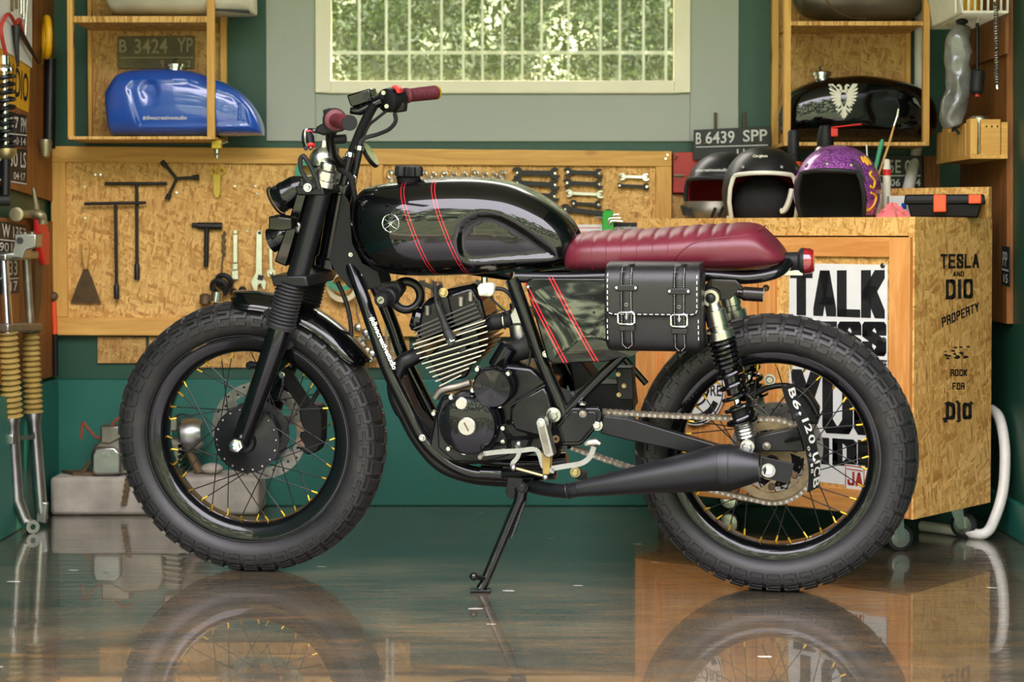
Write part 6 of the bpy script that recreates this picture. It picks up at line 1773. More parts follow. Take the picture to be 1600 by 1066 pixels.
# side cover
cov = S(((819, 446), (822, 438), (832, 434.5), (1000, 435.5), (1000, 548), (975, 556), (950, 563.5), (868, 567), (860, 563), (856, 556)), -.128)
topz, botz = B(900, 435, -.128).z, B(900, 566, -.128).z
def tl(z): return .013 - .035 * (topz - z) / (topz - botz)
cov = [p + V((0, tl(p.z), 0)) for p in cov]
lines = [ln((825, 456), (887, 566), -.128), ln((864, 444), (936, 566), -.128)]
cm = stripe_mat('cover_lacquer_with_pinstripes', lines, base=(4, 4, 5), half=.0014)
sc_ = t.part('side_cover', MB().prism(cov, (0, .02, 0)), cm, bevel=.005, label='mirror-glossy black side cover with red pinstripes')
inn = S(((836, 455), (1000, 452), (1000, 545), (945, 556), (878, 558), (868, 550)), -.1285)
inn = [p + V((0, tl(p.z), 0)) for p in inn]
cc = sum(inn, V()) / len(inn)
rows = []
edge = smooth(inn, 8, True)
for k in range(7):
    f = 1 - k / 6
    rows.append([cc + (p - cc) * f + V((0, -.006 * (1 - f ** 2), 0)) for p in edge])
t.part('cover_panel', MB().grid(rows, True), cm, sc_)
t.part('cover_screw', MB().ball(B(825, 449, -.131), .005, 10, 6), 'zinc', sc_)
for x, y in ((926, 468), (928, 488), (929, 509), (929, 528)):
    p = B(x, y, -.1345); p.y += tl(p.z); t.part('cover_hole', MB().cyl(p - V((0, .0012, 0)), p + V((0, .004, 0)), .0030, n=10), 'black', sc_)
t.part('battery_tray', MB().prism(S(((890, 560), (905, 560), (935, 600), (985, 600), (990, 640), (965, 650), (900, 630)), -.02), (0, .08, 0)), 'matte', bevel=.003)
t.part('relay_box', MB().prism(S(((962, 575), (988, 575), (990, 625), (965, 625)), -.06), (0, .04, 0)), 'matte', bevel=.003)
for x, y in ((966, 585), (967, 617), (975, 603)): t.part('tray_bolt', MB().bolt(B(x, y, -.062), NEAR, .004), 'yzinc')
t.part('rear_hugger_stay', MB().tube(S(((975, 560), (1010, 600)), .03), .008, 8), 'satin')

# engine
def up_box(pts, l0, l1, name, m, bev=.004, par=None, lab=None): return t.part(name, MB().prism(S(pts, l0), (0, l1 - l0, 0)), m, par, bevel=bev, label=lab)
up_box(((668, 700), (680, 640), (690, 618), (740, 612), (790, 570), (830, 575), (862, 600), (866, 660), (858, 700), (800, 722), (720, 728), (690, 720)), -.09, .11, 'crankcase', 'engine', .008)
up_box(((684, 700), (682, 650), (690, 625), (720, 612), (745, 612), (765, 640), (790, 680), (796, 712), (760, 722), (710, 722)), -.112, -.08, 'crankcase_flange', 'engine', .004)
c = B(735.7, 661, -.112); r = 47 * BP
ec = t.part('stator_cover', MB().lathe([(r, 0), (r, .012), (r * .97, .024), (r * .88, .034), (r * .6, .040), (.0, .042)], c, NEAR, 48), 'engine')
t.part('cover_cap', MB().lathe([(14 * BP, .030), (14 * BP, .044), (12.5 * BP, .046), (0, .046)], c + V((0, 0, 0)), NEAR, 32), 'brushed', ec)
cc_ = B(735.7, 664, -.159)
t.part('cap_slot', MB().obox(c + V((0, -.0465, 0)), V((.005, 0, -.010)), V((.0014, 0, .0007)), (0, .0006, 0)), 'rust', ec)
c2 = B(723, 629, -.136)
t.part('timing_cap', MB().lathe([(9.5 * BP, 0), (9.5 * BP, .016), (8 * BP, .018), (0, .018)], c2, NEAR, 24), 'brushed', ec)
c3 = B(772.5, 604, -.112); r = 30 * BP
e2_ = t.part('starter_gear_cover', MB().lathe([(r * 1.05, 0), (r * 1.05, .016), (r, .022), (r * .92, .027), (0, .030)], c3, NEAR, 40), 'engine')
mb = MB(); text_quad(mb, 'YAMAHA', c3 + V((-.028, -.0305, .002)), c3 + V((.028, -.0305, .002)), c3 + V((-.028, -.0305, .014)), .01)
t.part('cast_lettering', mb, 'satin', e2_)
up_box(((796, 655), (797, 638), (806, 626), (850, 603), (858, 620), (866, 650), (862, 684), (840, 683), (806, 674), (798, 664)), -.125, -.085, 'sprocket_cover', 'engine', .007)
t.part('cover_rib', MB().tube(S(((797, 634), (852, 602)), -.124), .003, 8), 'tubeblk')
for x, y in ((747, 576), (795, 583), (744, 595), (740, 609), (706, 620), (679, 645), (782, 633), (787, 668), (787, 689), (693, 673), (702, 700)):
    t.part('engine_bolt', MB().lathe([(.0075, 0), (.0075, .006), (.005, .012), (0, .0125)], B(x, y, -.120), NEAR, 12), 'zinc')
t.part('drain_boss', MB().lathe([(.008, 0), (.008, .006), (.004, .006), (.004, 0)], B(726, 705, -.118), NEAR, 14), 'zinc')
t.part('oil_pipe', MB().tube(smooth(S(((680, 622), (690, 610), (715, 604), (735, 598)), -.08), 5), .010, 10), 'oldalu')
# cylinder: fins tilted forward
def lerp(a, b, u): return (a[0] + (b[0] - a[0]) * u, a[1] + (b[1] - a[1]) * u)
core = S(((668, 556), (740, 500), (752, 545), (728, 590), (690, 600)), -.058)
t.part('cylinder_barrel', MB().prism(core, (0, .116, 0)), 'engine', bevel=.004)
Ls = ((645, 538.5), (647, 545), (651, 553), (655.5, 560.5), (659.5, 568.5), (665.5, 575.5), (671, 582), (676, 589), (680.5, 596), (686.5, 603.5))
Rs = ((758.5, 500.5), (760.5, 509), (761.8, 518), (762.8, 528.5), (762, 538), (758, 547), (752, 555.5), (744, 565), (733, 575), (721, 586))
for i, (a, b) in enumerate(zip(Ls, Rs)):
    p, q = B(*a, -.088), B(*b, -.088)
    d = q - p; u = V((-d.z, 0, d.x)).normalized() * .0014
    fin = [p - u, q - u, q + u, p + u]
    t.part('cylinder_fin', MB().prism(fin, (0, .176, 0)), 'satin', bevel=.0006)
    t.part('fin_edge', MB().prism([p - u * 1.1, q - u * 1.1, q + u * 1.1, p + u * 1.1], (0, -.0012, 0)), 'brushed')
t.part('fin_boss', MB().prism(S(((717, 546), (727, 541), (728, 548), (718, 552)), -.0895), (0, .02, 0)), 'satin', bevel=.001)
# head
hd = S(((650, 524), (657, 486), (668, 474), (690, 462), (735, 448), (752, 470), (760, 500), (700, 520), (660, 536)), -.066)
t.part('cylinder_head', MB().prism(hd, (0, .132, 0)), 'engine', bevel=.008)
up_box(((655, 482), (668, 468), (700, 452), (740, 444), (752, 466), (700, 486), (660, 502)), -.05, .05, 'valve_cover', 'engine', .01)
for i in range(6):
    a, b = lerp((646, 514), (652, 545), i / 5), lerp((742, 474), (757, 505), i / 5)
    p, q = B(*a, -.084), B(*b, -.084); d = q - p; u = V((-d.z, 0, d.x)).normalized() * .0016
    t.part('head_fin', MB().prism([p - u, q - u, q + u, p + u], (0, .168, 0)), 'engine', bevel=.0006)
    t.part('fin_edge', MB().prism([p - u, q - u, q + u, p + u], (0, -.0008, 0)), 'finlight')
c = B(652, 496, -.02)
t.part('tappet_cover', MB().lathe([(.03, -.02), (.03, .016), (.022, .024), (0, .026)], B(658, 500, -.03), (-.93, -.2, .3), 22), 'gloss')
pl = smooth(S(((680, 440), (681, 470), (692, 500), (700, 522)), -.095), 6)
t.part('plug_lead', MB().tube(pl, [.004] * 8 + [.007] * 6 + [.009] * (len(pl) - 14), 10), 'rubber')
t.part('spark_plug_cap', MB().cyl(B(698, 518, -.095), B(706, 533, -.10), .011, n=14), 'rubber')
t.part('spark_plug', MB().lathe([(.011, 0), (.011, .008), (.006, .012)], B(703, 531, -.10), (.5, -.2, -.8), 6), 'brushed')
up_box(((672, 452), (690, 443), (700, 470), (706, 500), (698, 500), (690, 476)), -.075, -.069, 'engine_hanger', 'satin', .001)
up_box(((655, 438), (690, 452), (688, 460), (655, 444)), -.075, -.069, 'engine_hanger', 'satin', .001)
t.part('hanger_bolt', MB().bolt(B(693, 457, -.078), NEAR, .0085, .009), 'yzinc')
for x, y in ((668, 492), (720, 478), (735, 470)): t.part('head_bolt', MB().cyl(B(x, y, -.07), B(x, y - 14, -.07), .007, n=12), 'oldalu')
# ignition lock hung under the tank
k0 = B(612, 462, -.05); k1 = B(595, 469, -.12)
kb = t.part('ignition_lock', MB().lathe([(.022, 0), (.022, .03), (.018, .034), (.0185, (k1 - k0).length - .004), (.016, (k1 - k0).length), (0, (k1 - k0).length)], k0, k1 - k0, 26), 'matte')
t.part('key_slot_plate', MB().lathe([(.009, 0), (.009, .0015), (0, .0015)], k1, k1 - k0, 20), 'brushed', kb)
t.part('key_slot', MB().obox(k1 + (k1 - k0).normalized() * .002, (.004, 0, .003), (.0006, .0006, -.001), (0, .0004, 0)), 'black', kb)
up_box(((585, 450), (600, 443), (622, 442), (628, 455), (618, 470), (600, 462)), -.05, .0, 'lock_bracket', 'matte', .004)
t.part('horn', MB().ring(B(635, 462, .0), (.3, -1, .1), .034, .011, 28, 10), 'satin')
# carburettor and airbox boot
up_box(((795, 492), (805, 478), (822, 486), (826, 500), (824, 506), (800, 508)), -.055, .02, 'carburettor', 'alu', .004)
t.part('float_bowl', MB().lathe([(.024, 0), (.026, .006), (.024, .034), (.016, .044), (0, .046)], B(812, 506, -.02), (.05, 0, -1), 24), 'alu')
t.part('carburettor_top', MB().lathe([(.022, 0), (.022, .014), (.010, .022), (.006, .05)], B(811, 482, -.02), (-.1, 0, 1), 22), 'alu')
t.part('choke_knob', MB().cyl(B(781, 481, -.06), B(788, 482, -.05), .006, n=12), 'brass')
t.part('intake_rubber', MB().tube([B(758, 505, -.02), B(770, 504, -.02), B(790, 500, -.02), B(800, 498, -.02)], [.022, .019, .019, .023], 20), 'rubber')
t.part('clamp_band', MB().ring(B(788, 500, -.02), (1, 0, .1), .020, .003, 24, 6), 'brushed')
t.part('airbox_boot', MB().tube(smooth(S(((830, 540), (812, 546), (792, 556), (780, 572)), -.03), 5), [.030 - .0006 * i for i in range(16)], 20), 'rubber')
t.part('starter_motor', MB().lathe([(.0, 0), (.018, 0), (.022, .004), (.022, .06), (.018, .064), (0, .065)], B(775, 575, -.06), (.5, 0, .8), 22), 'engine')
t.part('wire', MB().tube(smooth(S(((822, 505), (830, 540), (826, 570), (822, 592)), -.07), 5), .003, 6), 'rubber')
pk = up_box(((745, 450), (749, 444), (768, 443), (771, 448), (770, 460), (766, 464), (748, 463)), -.085, -.055, 'fuel_tap', 'ivory', .004, lab='pale fuel tap')
t.part('tap_lever', MB().cyl(B(758, 453, -.095), B(758, 453, -.085), .009, n=18).obox(B(756, 457, -.097), (.006, 0, -.002), (0, .002, 0), (.001, 0, .003)), 'ivory', pk)
t.part('tap_neck', MB().cyl(B(757, 433, -.07), B(757, 446, -.07), .008, n=14), 'brushed', pk)
t.part('fuel_hose', MB().tube(smooth(S(((768, 452), (785, 452), (798, 462), (806, 480)), -.06), 5), .005, 8), 'rubber')
t.part('control_cable', MB().tube(smooth(S(((745, 438), (770, 468), (795, 492)), -.07), 5), .003, 6), 'rubber')
t.part('green_tie', MB().prism(S(((789, 440), (800, 440), (802, 448), (792, 449)), .05), (0, .004, 0)).prism(S(((752, 470), (761, 470), (762, 492), (756, 494)), .06), (0, .004, 0)), 'green')

# exhaust
ex = smooth([B(660, 548, .0), B(646, 558, .0), B(628, 568, -.005), B(618, 590, -.01), B(619, 618, -.015), B(632, 648, -.02), B(655, 690, -.02), B(690, 728, -.02), B(740, 746, -.03), B(800, 752, -.06), B(850, 764, -.12), B(888, 768, -.165), B(905, 764, -.175)], 6)
t.part('exhaust_pipe', MB().tube(ex, [.020 if i < 30 else .0165 for i in range(len(ex))], 18), 'exhaust')
m0, m1, m2, m3, m4 = B(888, 767.5, -.165), B(905, 764, -.17), B(1124, 731, -.19), B(1141, 731, -.19), B(1187, 731, -.19)
mu_ = t.part('silencer', MB().tube([m0, m1, m1 + (m2 - m1) * .5, m2, m2 + (m3 - m2) * .1, m3, m4, m4 + (m3 - m4) * .06], [.0165, .019, .035, .0525, .0535, .0535, .0305, .026], 36), 'exhaust', label='matt black megaphone silencer')
t.part('silencer_weld', MB().ring(m2, m3 - m2, .0530, .0012, 40, 6), 'satin', mu_); t.part('silencer_weld', MB().ring(m3, m3 - m2, .0532, .0012, 40, 6), 'satin', mu_)
t.part('pipe_clamp', MB().ring(B(888, 767.5, -.165), m1 - m0, .0172, .0022, 24, 6), 'satin', mu_)
t.part('silencer_bracket', MB().prism(S(((1190, 714), (1241, 725), (1233, 757), (1190, 746)), -.165), (0, .006, 0)), 'satin', bevel=.001)
t.part('bracket_bolt', MB().bolt(B(1200.5, 735, -.167), NEAR, .012, .010), 'chrome')
t.part('exhaust_hanger', MB().obox(B(907, 742, -.13), (.016, 0, -.006), (0, .006, 0), (0, 0, .012)), 'satin')
t.part('hanger_bolt', MB().bolt(B(899, 738, -.14), NEAR, .009, .009), 'yzinc')

# swing arm, chain, sprocket
for l, nm in ((-.118, 1), (.094, 1)):
    up_box(((942, 650), (980, 654), (1124, 697), (1180, 704), (1180, 722), (1124, 718), (980, 688), (938, 678)), l, l + .024, 'swing_arm', 'satin', .003)
    up_box(((1163, 690), (1172, 684), (1247, 668), (1258, 706), (1180, 706), (1164, 700)), l - .004, l + .004 + .024, 'swing_arm_end', 'satin', .003)
t.part('axle_adjuster_bolt', MB().bolt(B(1198, 697, -.126), NEAR, .007), 'oldalu')
t.part('rear_axle', MB().cyl(V((XRr, -.115, RR)), V((XRr, .12, RR)), .0085), 'zinc')
CL = -.085
fs, rs = B(872, 664, CL), V((XRr, CL, RR)); r1, r2 = .040, .098
path = []
d = rs - fs; base = math.atan2(d.z, d.x); L = d.length
off = math.asin((r2 - r1) / L)
a0 = base + math.pi / 2 + off; a1 = base - math.pi / 2 - off
for i in range(9):
    a = a0 + (2 * math.pi - (a0 - a1)) * i / 8
    path.append(fs + V((math.cos(a), 0, math.sin(a))) * r1)
for i in range(1, 12): path.append(path[8] + ((rs + V((math.cos(a1), 0, math.sin(a1))) * r2) - path[8]) * i / 12 + V((0, 0, -.012 * math.sin(math.pi * i / 12))))
for i in range(25):
    a = a1 + (a0 - a1) * i / 24
    path.append(rs + V((math.cos(a), 0, math.sin(a))) * r2)
e = path[-1]
for i in range(1, 12): path.append(e + (path[0] - e) * i / 12 + V((0, 0, -.004 * math.sin(math.pi * i / 12))))
tot = []; cl = path + [path[0]]
acc = [0]
for a, b in zip(cl, cl[1:]): acc.append(acc[-1] + (b - a).length)
NL = int(acc[-1] / .0135); mb = MB(); pins = MB()
def at(s):
    for i in range(len(acc) - 1):
        if s <= acc[i + 1]: 
            u = (s - acc[i]) / max(1e-9, acc[i + 1] - acc[i]); return cl[i] + (cl[i + 1] - cl[i]) * u
    return cl[-1]
for i in range(NL):
    s = acc[-1] * i / NL; p, q = at(s), at(min(acc[-1], s + acc[-1] / NL)); dd = (q - p).normalized(); nn = V((-dd.z, 0, dd.x))
    w = .0075 if i % 2 else .0095
    for sg in (-1, 1):
        o = V((0, sg * w, 0))
        e = dd * .004
        mb.prism([p - e - nn * .003 + o, p - nn * .0058 + o, (p + q) / 2 - nn * .0042 + o, q - nn * .0058 + o, q + e - nn * .003 + o, q + e + nn * .003 + o, q + nn * .0058 + o, (p + q) / 2 + nn * .0042 + o, p + nn * .0058 + o, p - e + nn * .003 + o], V((0, .0016 * sg, 0)))
    pins.cyl(p - V((0, .0122, 0)), p + V((0, .0122, 0)), .0031, n=8)
dch = t.part('drive_chain', mb, 'chain'); t.part('chain_pins', pins, 'alu', dch)
spk = t.part('rear_sprocket', MB().lathe([(r2 - .004, CL - .003), (r2 - .004, CL + .003), (.074, CL + .003), (.074, CL - .003)], V((XRr, 0, RR)), (0, 1, 0), 60, closed=True), 'sprock')
mb = MB()
for k in range(6):
    a = k * math.pi / 3 + .2
    mb.prism([PR(.076, a - .10, CL - .003), PR(.076, a + .20, CL - .003), PR(.040, a + .75, CL - .003), PR(.040, a + .40, CL - .003)], (0, .006, 0))
mb.lathe([(.045, CL - .003), (.045, CL + .003), (.015, CL + .003), (.015, CL - .003)], V((XRr, 0, RR)), (0, 1, 0), 30, closed=True)
t.part('sprocket_spider', mb, 'sprock', spk)
for k in range(6): t.part('sprocket_bolt', MB().bolt(PR(.060, k * math.pi / 3 + .50, CL - .003), NEAR, .0065, .006), 'rust', spk)
# rear caliper and torque arm on the far side
t.part('rear_caliper', MB().prism(S(((1232, 610), (1262, 612), (1280, 640), (1278, 665), (1258, 660), (1240, 640)), .055), (0, .045, 0)), 'matte', bevel=.005)
t.part('torque_arm', MB().tube(smooth(S(((1165, 625), (1200, 606), (1235, 604), (1262, 622), (1278, 650)), .05), 5), .007, 10), 'satin')
t.part('torque_arm_bolt', MB().bolt(B(1203, 593, .05), NEAR, .010, .010), 'brushed')
t.part('caliper_plate', MB().prism(S(((1180, 640), (1236, 625), (1246, 650), (1230, 690), (1195, 690)), .07), (0, .006, 0)), 'disc', bevel=.002)

# shock absorbers
def shock(top, bot, lat):
    tp_, bt = B(*top, -.158), B(*bot, -.150)
    if lat > 0: tp_, bt = mir(tp_), mir(bt)
    d = bt - tp_; ax_ = d.normalized(); L = d.length
    sg = -1 if lat < 0 else 1
    at_ = lambda u: tp_ + d * u
    sb = t.part('shock_body', MB().tube([at_(.04), at_(.10), at_(.105), at_(.20), at_(.205), at_(.235), at_(.24), at_(.29)], [.015, .019, .0245, .0245, .022, .022, .031, .031], 26), 'brushed')
    t.part('shock_eye', MB().lathe([(.007, -.014), (.019, -.014), (.019, .014), (.007, .014)], at_(.02), (0, 1, 0), 26, closed=True), 'brushed', sb)
    t.part('eye_bolt', MB().bolt(at_(.02) + V((0, sg * .014, 0)), (0, sg, 0), .009, .008), 'satin', sb)
    t.part('damper_tube', MB().cyl(at_(.26), at_(.66), .0185, n=20), 'tubeblk', sb)
    t.part('piston_rod', MB().cyl(at_(.60), at_(.86), .008, n=14), 'chrome', sb)
    mb = MB()
    coil(mb, at_(.285), at_(.47), .0275, .0052, 6.0, 20, 8); coil(mb, at_(.46), at_(.84), .0275, .0052, 5.2, 20, 8, .0300)
    t.part('coil_spring', mb, 'gloss', sb)
    t.part('bump_stop', MB().cyl(at_(.74), at_(.84), .020, n=20), 'matte', sb)
    t.part('spring_seat', MB().tube([at_(.835), at_(.85), at_(.86)], [.036, .036, .028], 26), 'gloss', sb)
    prof = []
    for i in range(9): prof.append((.0235 if i % 2 else .0215, .012 * i / 8 * 2.6))
    t.part('adjuster_collar', MB().lathe(prof, at_(.865), ax_, 24), 'brushed', sb)
    t.part('lower_eye', MB().tube([at_(.93), at_(.965), at_(1.0)], [.022, .017, .015], 20), 'brushed', sb)
    t.part('lower_bolt', MB().bolt(at_(1.0) + V((0, sg * .018, 0)), (0, sg, 0), .012, .012), 'chrome', sb)
shock((1110, 460), (1169, 695), -1); shock((1110, 460), (1169, 695), 1)
t.part('shock_mount', MB().prism(S(((1098, 450), (1110, 436), (1150, 438), (1162, 450), (1140, 468), (1112, 470)), -.135), (0, .008, 0)), 'tubeblk', bevel=.002)

# rear lamp, indicator and curved plate
c = B(1228, 409, -.01)
lm = t.part('tail_lamp', MB().lathe([(.018, -.004), (.022, 0), (.022, .028), (.029, .032), (.031, .036), (.031, .042)], c, (1, 0, .03), 28), 'matte')
t.part('tail_lens', MB().lathe([(.030, .042), (.029, .056), (.024, .064), (0, .067)], c, (1, 0, .03), 28), 'lens', lm)
t.part('lamp_bracket', MB().obox(c + V((.015, 0, -.024)), (.025, 0, 0), (0, .018, 0), (0, 0, .006)), 'zinc', lm, bevel=.001)
t.part('indicator', MB().tube([B(1152, 457, -.13), B(1160, 459, -.13), B(1162, 459, -.13), B(1193, 461, -.13)], [.011, .013, .016, .016], 20), 'amber', label='smoked rear indicator')
t.part('indicator_stem', MB().cyl(B(1130, 448, -.10), B(1156, 458, -.13), .008, n=10), 'satin')
t.part('seat_lug', MB().bolt(B(1197, 450, -.03), NEAR, .006, .014), 'rust')
L0 = ((1222, 606), (1230, 632), (1243, 655), (1253, 680), (1259, 705), (1264, 735), (1262, 770))
N = 24
cl_ = smooth(S(L0, -.19), 5)
wd = V((.022, .055, 0))
rows = [[p - wd * 0, p + wd] for p in cl_]
mb = MB().grid(rows)
sm_ = MB()
th_ = V((-.0012, .0006, 0))
back = [[p + th_ for p in r] for r in rows]
mb.grid(back); mb.grid([[r[0] for r in rows], [r[0] for r in back]]); mb.grid([[r[1] for r in rows], [r[1] for r in back]]); mb.grid([rows[0], back[0]]); mb.grid([rows[-1], back[-1]])
lp = t.part('licence_plate', mb, 'plate', label='curved black plate reading B 6120 UCB')
acc2 = [0]
for a, b in zip(cl_, cl_[1:]): acc2.append(acc2[-1] + (b - a).length)
def onP(s, w):
    s = s * acc2[-1]
    for i in range(len(acc2) - 1):
        if s <= acc2[i + 1] or i == len(acc2) - 2:
            u = (s - acc2[i]) / (acc2[i + 1] - acc2[i]); return cl_[i] + (cl_[i + 1] - cl_[i]) * u + wd * w - V((-.0022, .0010, 0))
mb = MB()
for ch, s0, s1 in (('B', .03, .12), ('6', .14, .23), ('1', .335, .36), ('2', .39, .47), ('0', .49, .57), ('U', .66, .76), ('C', .79, .87), ('B', .89, .98)):
    text_map(mb, ch, lambda u, v: onP(s0 + (s1 - s0) * u, .9 - .55 * (1 - v)), .02 if ch != '1' else 0)
t.part('plate_lettering', mb, 'platewt', lp); mb = MB()
for ch, s0, s1 in (('0', .58, .62), ('9', .64, .68), ('1', .74, .77), ('8', .79, .83)):
    text_map(mb, ch, lambda u, v: onP(s0 + (s1 - s0) * u, .10 + .2 * v), .01)
t.part('plate_date', mb, 'platewt', lp)
for s in (.275, .72): t.part('plate_screw', MB().ball(onP(s, .45), .006, 10, 6), 'chrome', lp)
t.part('plate_bracket', MB().bar(B(1235, 690, -.12), B(1250, 682, -.165), (0, 0, 1), .03, .004), 'satin')

# footrest, gear lever, side stand
pg = S(((836, 660), (839, 655), (844, 653), (849, 655), (852, 660), (866, 712), (857, 717), (849, 712)), -.20)
ft = t.part('footrest', MB().prism(pg, (0, .035, 0)), 'alu', bevel=.003)
inn = S(((840, 662), (849, 661), (860, 708), (852, 711)), -.2012)
t.part('footrest_inlay', MB().prism(inn, (0, .003, 0)), 'oldalu', ft)
t.part('footrest_bolt', MB().bolt(B(845, 662, -.203), NEAR, .006, .004), 'zinc', ft)
t.part('footrest_bracket', MB().prism(S(((846, 708), (860, 714), (858, 742), (848, 742)), -.17), (0, .03, 0)), 'gaiter', bevel=.002)
gl = smooth(S(((756, 709), (780, 706), (812, 704), (836, 702), (844, 712), (850, 730), (866, 736)), -.165), 4)
mb = MB()
for a, b in zip(gl, gl[1:]): mb.bar(a, b + (b - a) * .05, (0, 1, 0), .011, .006)
lv = t.part('gear_lever', mb, 'alu')
t.part('lever_tip', MB().lathe([(.006, 0), (.007, .004), (.007, .03), (.005, .034), (0, .034)], B(755, 710, -.15), NEAR, 14), 'oldalu', lv)
hl = smooth(S(((862, 732), (885, 728), (908, 724), (922, 714), (928, 698)), -.165), 4)
mb = MB()
for a, b in zip(hl, hl[1:]): mb.bar(a, b + (b - a) * .05, (0, 1, 0), .012, .006)
h2 = t.part('heel_lever', mb, 'alu')
t.part('heel_pad', MB().tube([B(914, 695, -.18), B(920, 692, -.18), B(932, 691, -.18), B(938, 694, -.18)], [.006, .009, .009, .005], 12), 'brushed', h2)
t.part('linkage_rod', MB().cyl(B(802, 731, -.16), B(854, 745, -.16), .0036, n=8), 'yzinc')
mb = MB()
ls = smooth(S(((808, 694), (812, 704), (808, 716), (801, 724), (802, 732)), -.155), 4)
for a, b in zip(ls, ls[1:]): mb.bar(a, b, (0, 1, 0), .010, .005)
t.part('linkage_arm', mb, 'alu')
for x, y in ((810, 694), (802, 731), (852, 746)): t.part('linkage_joint', MB().ball(B(x, y, -.165), .0075, 12, 8), 'alu')
t.part('footrest_bar', MB().cyl(B(786, 741, -.09), B(866, 738, -.12), .012, n=14), 'tubeblk')
t.part('clamp_collar', MB().cyl(B(752, 739, -.075), B(786, 741, -.075), .018, n=18), 'tubeblk')
t.part('stand_bracket', MB().prism(S(((792, 746), (835, 747), (826, 757), (822, 772), (812, 780), (796, 780), (790, 772)), -.105), (0, .012, 0)), 'tubeblk', bevel=.002)
foot = BI @ FL(751, 925)
pvt = B(815, 763, -.12)
kn = B(812, 780, -.125)
leg_d = foot - kn
sd = t.part('side_stand', MB().tube([pvt, kn, kn + leg_d * .03, kn + leg_d * .90, foot + V((0, 0, .006))], [.016, .015, .0125, .0115, .012], 18), 'tubeblk')
t.part('bash_link', MB().prism(S(((628, 590), (648, 640), (700, 700), (690, 716), (640, 672), (622, 610)), -.03), (0, .05, 0)), 'matte', bevel=.003)
t.part('stand_bolt', MB().bolt(B(816, 762, -.135), NEAR, .010, .010), 'satin', sd)
fz = bz
upw = BI.to_3x3() @ V((0, 0, 1)); rt_ = BI.to_3x3() @ V((1, 0, 0)); fwd = BI.to_3x3() @ V((0, -1, 0))
t.part('stand_foot', MB().obox(foot + upw * .004, rt_ * .024, fwd * .018, upw * .003), 'tubeblk', sd, bevel=.001)
tip = B(740, 901, -.215)
t.part('stand_peg', MB().cyl(kn + leg_d * .86, tip, .006, n=12).ball(tip, .010, 14, 8), 'tubeblk', sd)
sp0, sp1 = kn + leg_d * .0 + V((.010, .012, 0)), kn + leg_d * .42 + V((.018, .012, -.03))
t.part('return_spring', coil(MB(), kn + V((.012, .004, .0)), kn + leg_d * .42 + V((.018, .004, 0)), .0042, .002, 22, 8, 5), 'satin', sd)

# ------------------------------------------------------------------ saddle bag strapped to the side of the motorcycle
bagM = Matrix.Translation(BM @ B(1020, 552, -.19))
bag = Thing('saddle_bag', 'black leather saddle bag with white stitching and two buckled straps', 'saddle bag', mat=bagM)
class BL_(MB): pass
def W_(mb): mb.v = [BM @ p for p in mb.v]; return mb
LT = -.245
bodyp = S(((945, 421), (1096, 422), (1095, 540), (1088, 549), (1020, 553), (952, 549), (945, 540)), LT)
# section through the bag: front face bulges, lower edge rolls under
x0, x1 = B(945, 480, LT).x, B(1095.5, 480, LT).x
ztp, zbt = B(1020, 419, LT).z, B(1020, 553, LT).z
sec = [(-.150, ztp - .012), (-.165, ztp), (-.215, ztp - .001), (-.236, ztp - .010), (-.246, ztp - .03), (-.250, (ztp + zbt) / 2), (-.247, zbt + .035), (-.236, zbt + .010), (-.215, zbt + .001), (-.165, zbt), (-.150, zbt + .012)]
secs = [(p.x, p.z) for p in smooth([(a, 0, b) for a, b in sec], 4)]
def bagy(z):
    best = -.25
    for (a, b), (c, d) in zip(secs, secs[1:]):
        if a < -.2 and min(b, d) <= z <= max(b, d) and abs(b - d) > 1e-6:
            best = min(best, a + (c - a) * (z - b) / (d - b)) if best != -.25 else a + (c - a) * (z - b) / (d - b)
    return best
mb = MB(); rows = []
for k, (x, sc_k) in enumerate(((x0, .90), (x0 + .004, .97), (x0 + .012, 1), (x1 - .012, 1), (x1 - .004, .97), (x1, .90))):
    cz = (ztp + zbt) / 2; rows.append([V((x, -.2 + (a + .2) * sc_k, cz + (b - cz) * sc_k)) for a, b in secs])
mb.grid(rows, True); n_ = len(secs); mb.f.append(tuple(range(n_))); mb.f.append(tuple(5 * n_ + i for i in range(n_)))
bb = bag.part('body', W_(mb), 'bag')
# flap with rounded lower corners
zf = B(1020, 494.5, LT).z
def flap_z(x):
    r = .022; e = min(x - x0, x1 - x)
    return zf + (r - math.sqrt(max(0, r * r - (r - min(e, r)) ** 2)))
rows = []
nx = 40
for i in range(nx + 1):
    x = x0 + .0015 + (x1 - x0 - .003) * i / nx
    zb_f = flap_z(x); r = []
    r.append(V((x, -.160, ztp + .003)))
    r.append(V((x, -.190, ztp + .0035))); r.append(V((x, -.216, ztp + .002)))
    r.append(V((x, -.232, ztp - .004)))
    for j in range(10):
        z = (ztp - .010) + (zb_f - (ztp - .010)) * j / 9
        r.append(V((x, bagy(z) - .0035, z)))
    rows.append(r)
fl = bag.part('flap', W_(MB().grid(rows)), 'bag', label='flap with white stitched edge')
s2 = fl.modifiers.new('thickness', 'SOLIDIFY'); s2.thickness = .003; s2.offset = 1
edge = [r[-1] + V((0, -.001, 0)) for r in rows]
bag.part('flap_piping', W_(MB().tube(edge, .0022, 6)), 'bag', fl)
mb = MB()
def dashes(pts, seg, gap, r, off=V((0, -.0035, 0))):
    ac = [0]
    for a, b in zip(pts, pts[1:]): ac.append(ac[-1] + (b - a).length)
    s = 0
    def g(s):
        for i in range(len(ac) - 1):
            if s <= ac[i + 1]: return pts[i] + (pts[i + 1] - pts[i]) * ((s - ac[i]) / max(1e-9, ac[i + 1] - ac[i]))
        return pts[-1]
    while s + seg < ac[-1]:
        mb.tube([g(s) + off, g(s + seg) + off], r, 5); s += seg + gap
inset = []
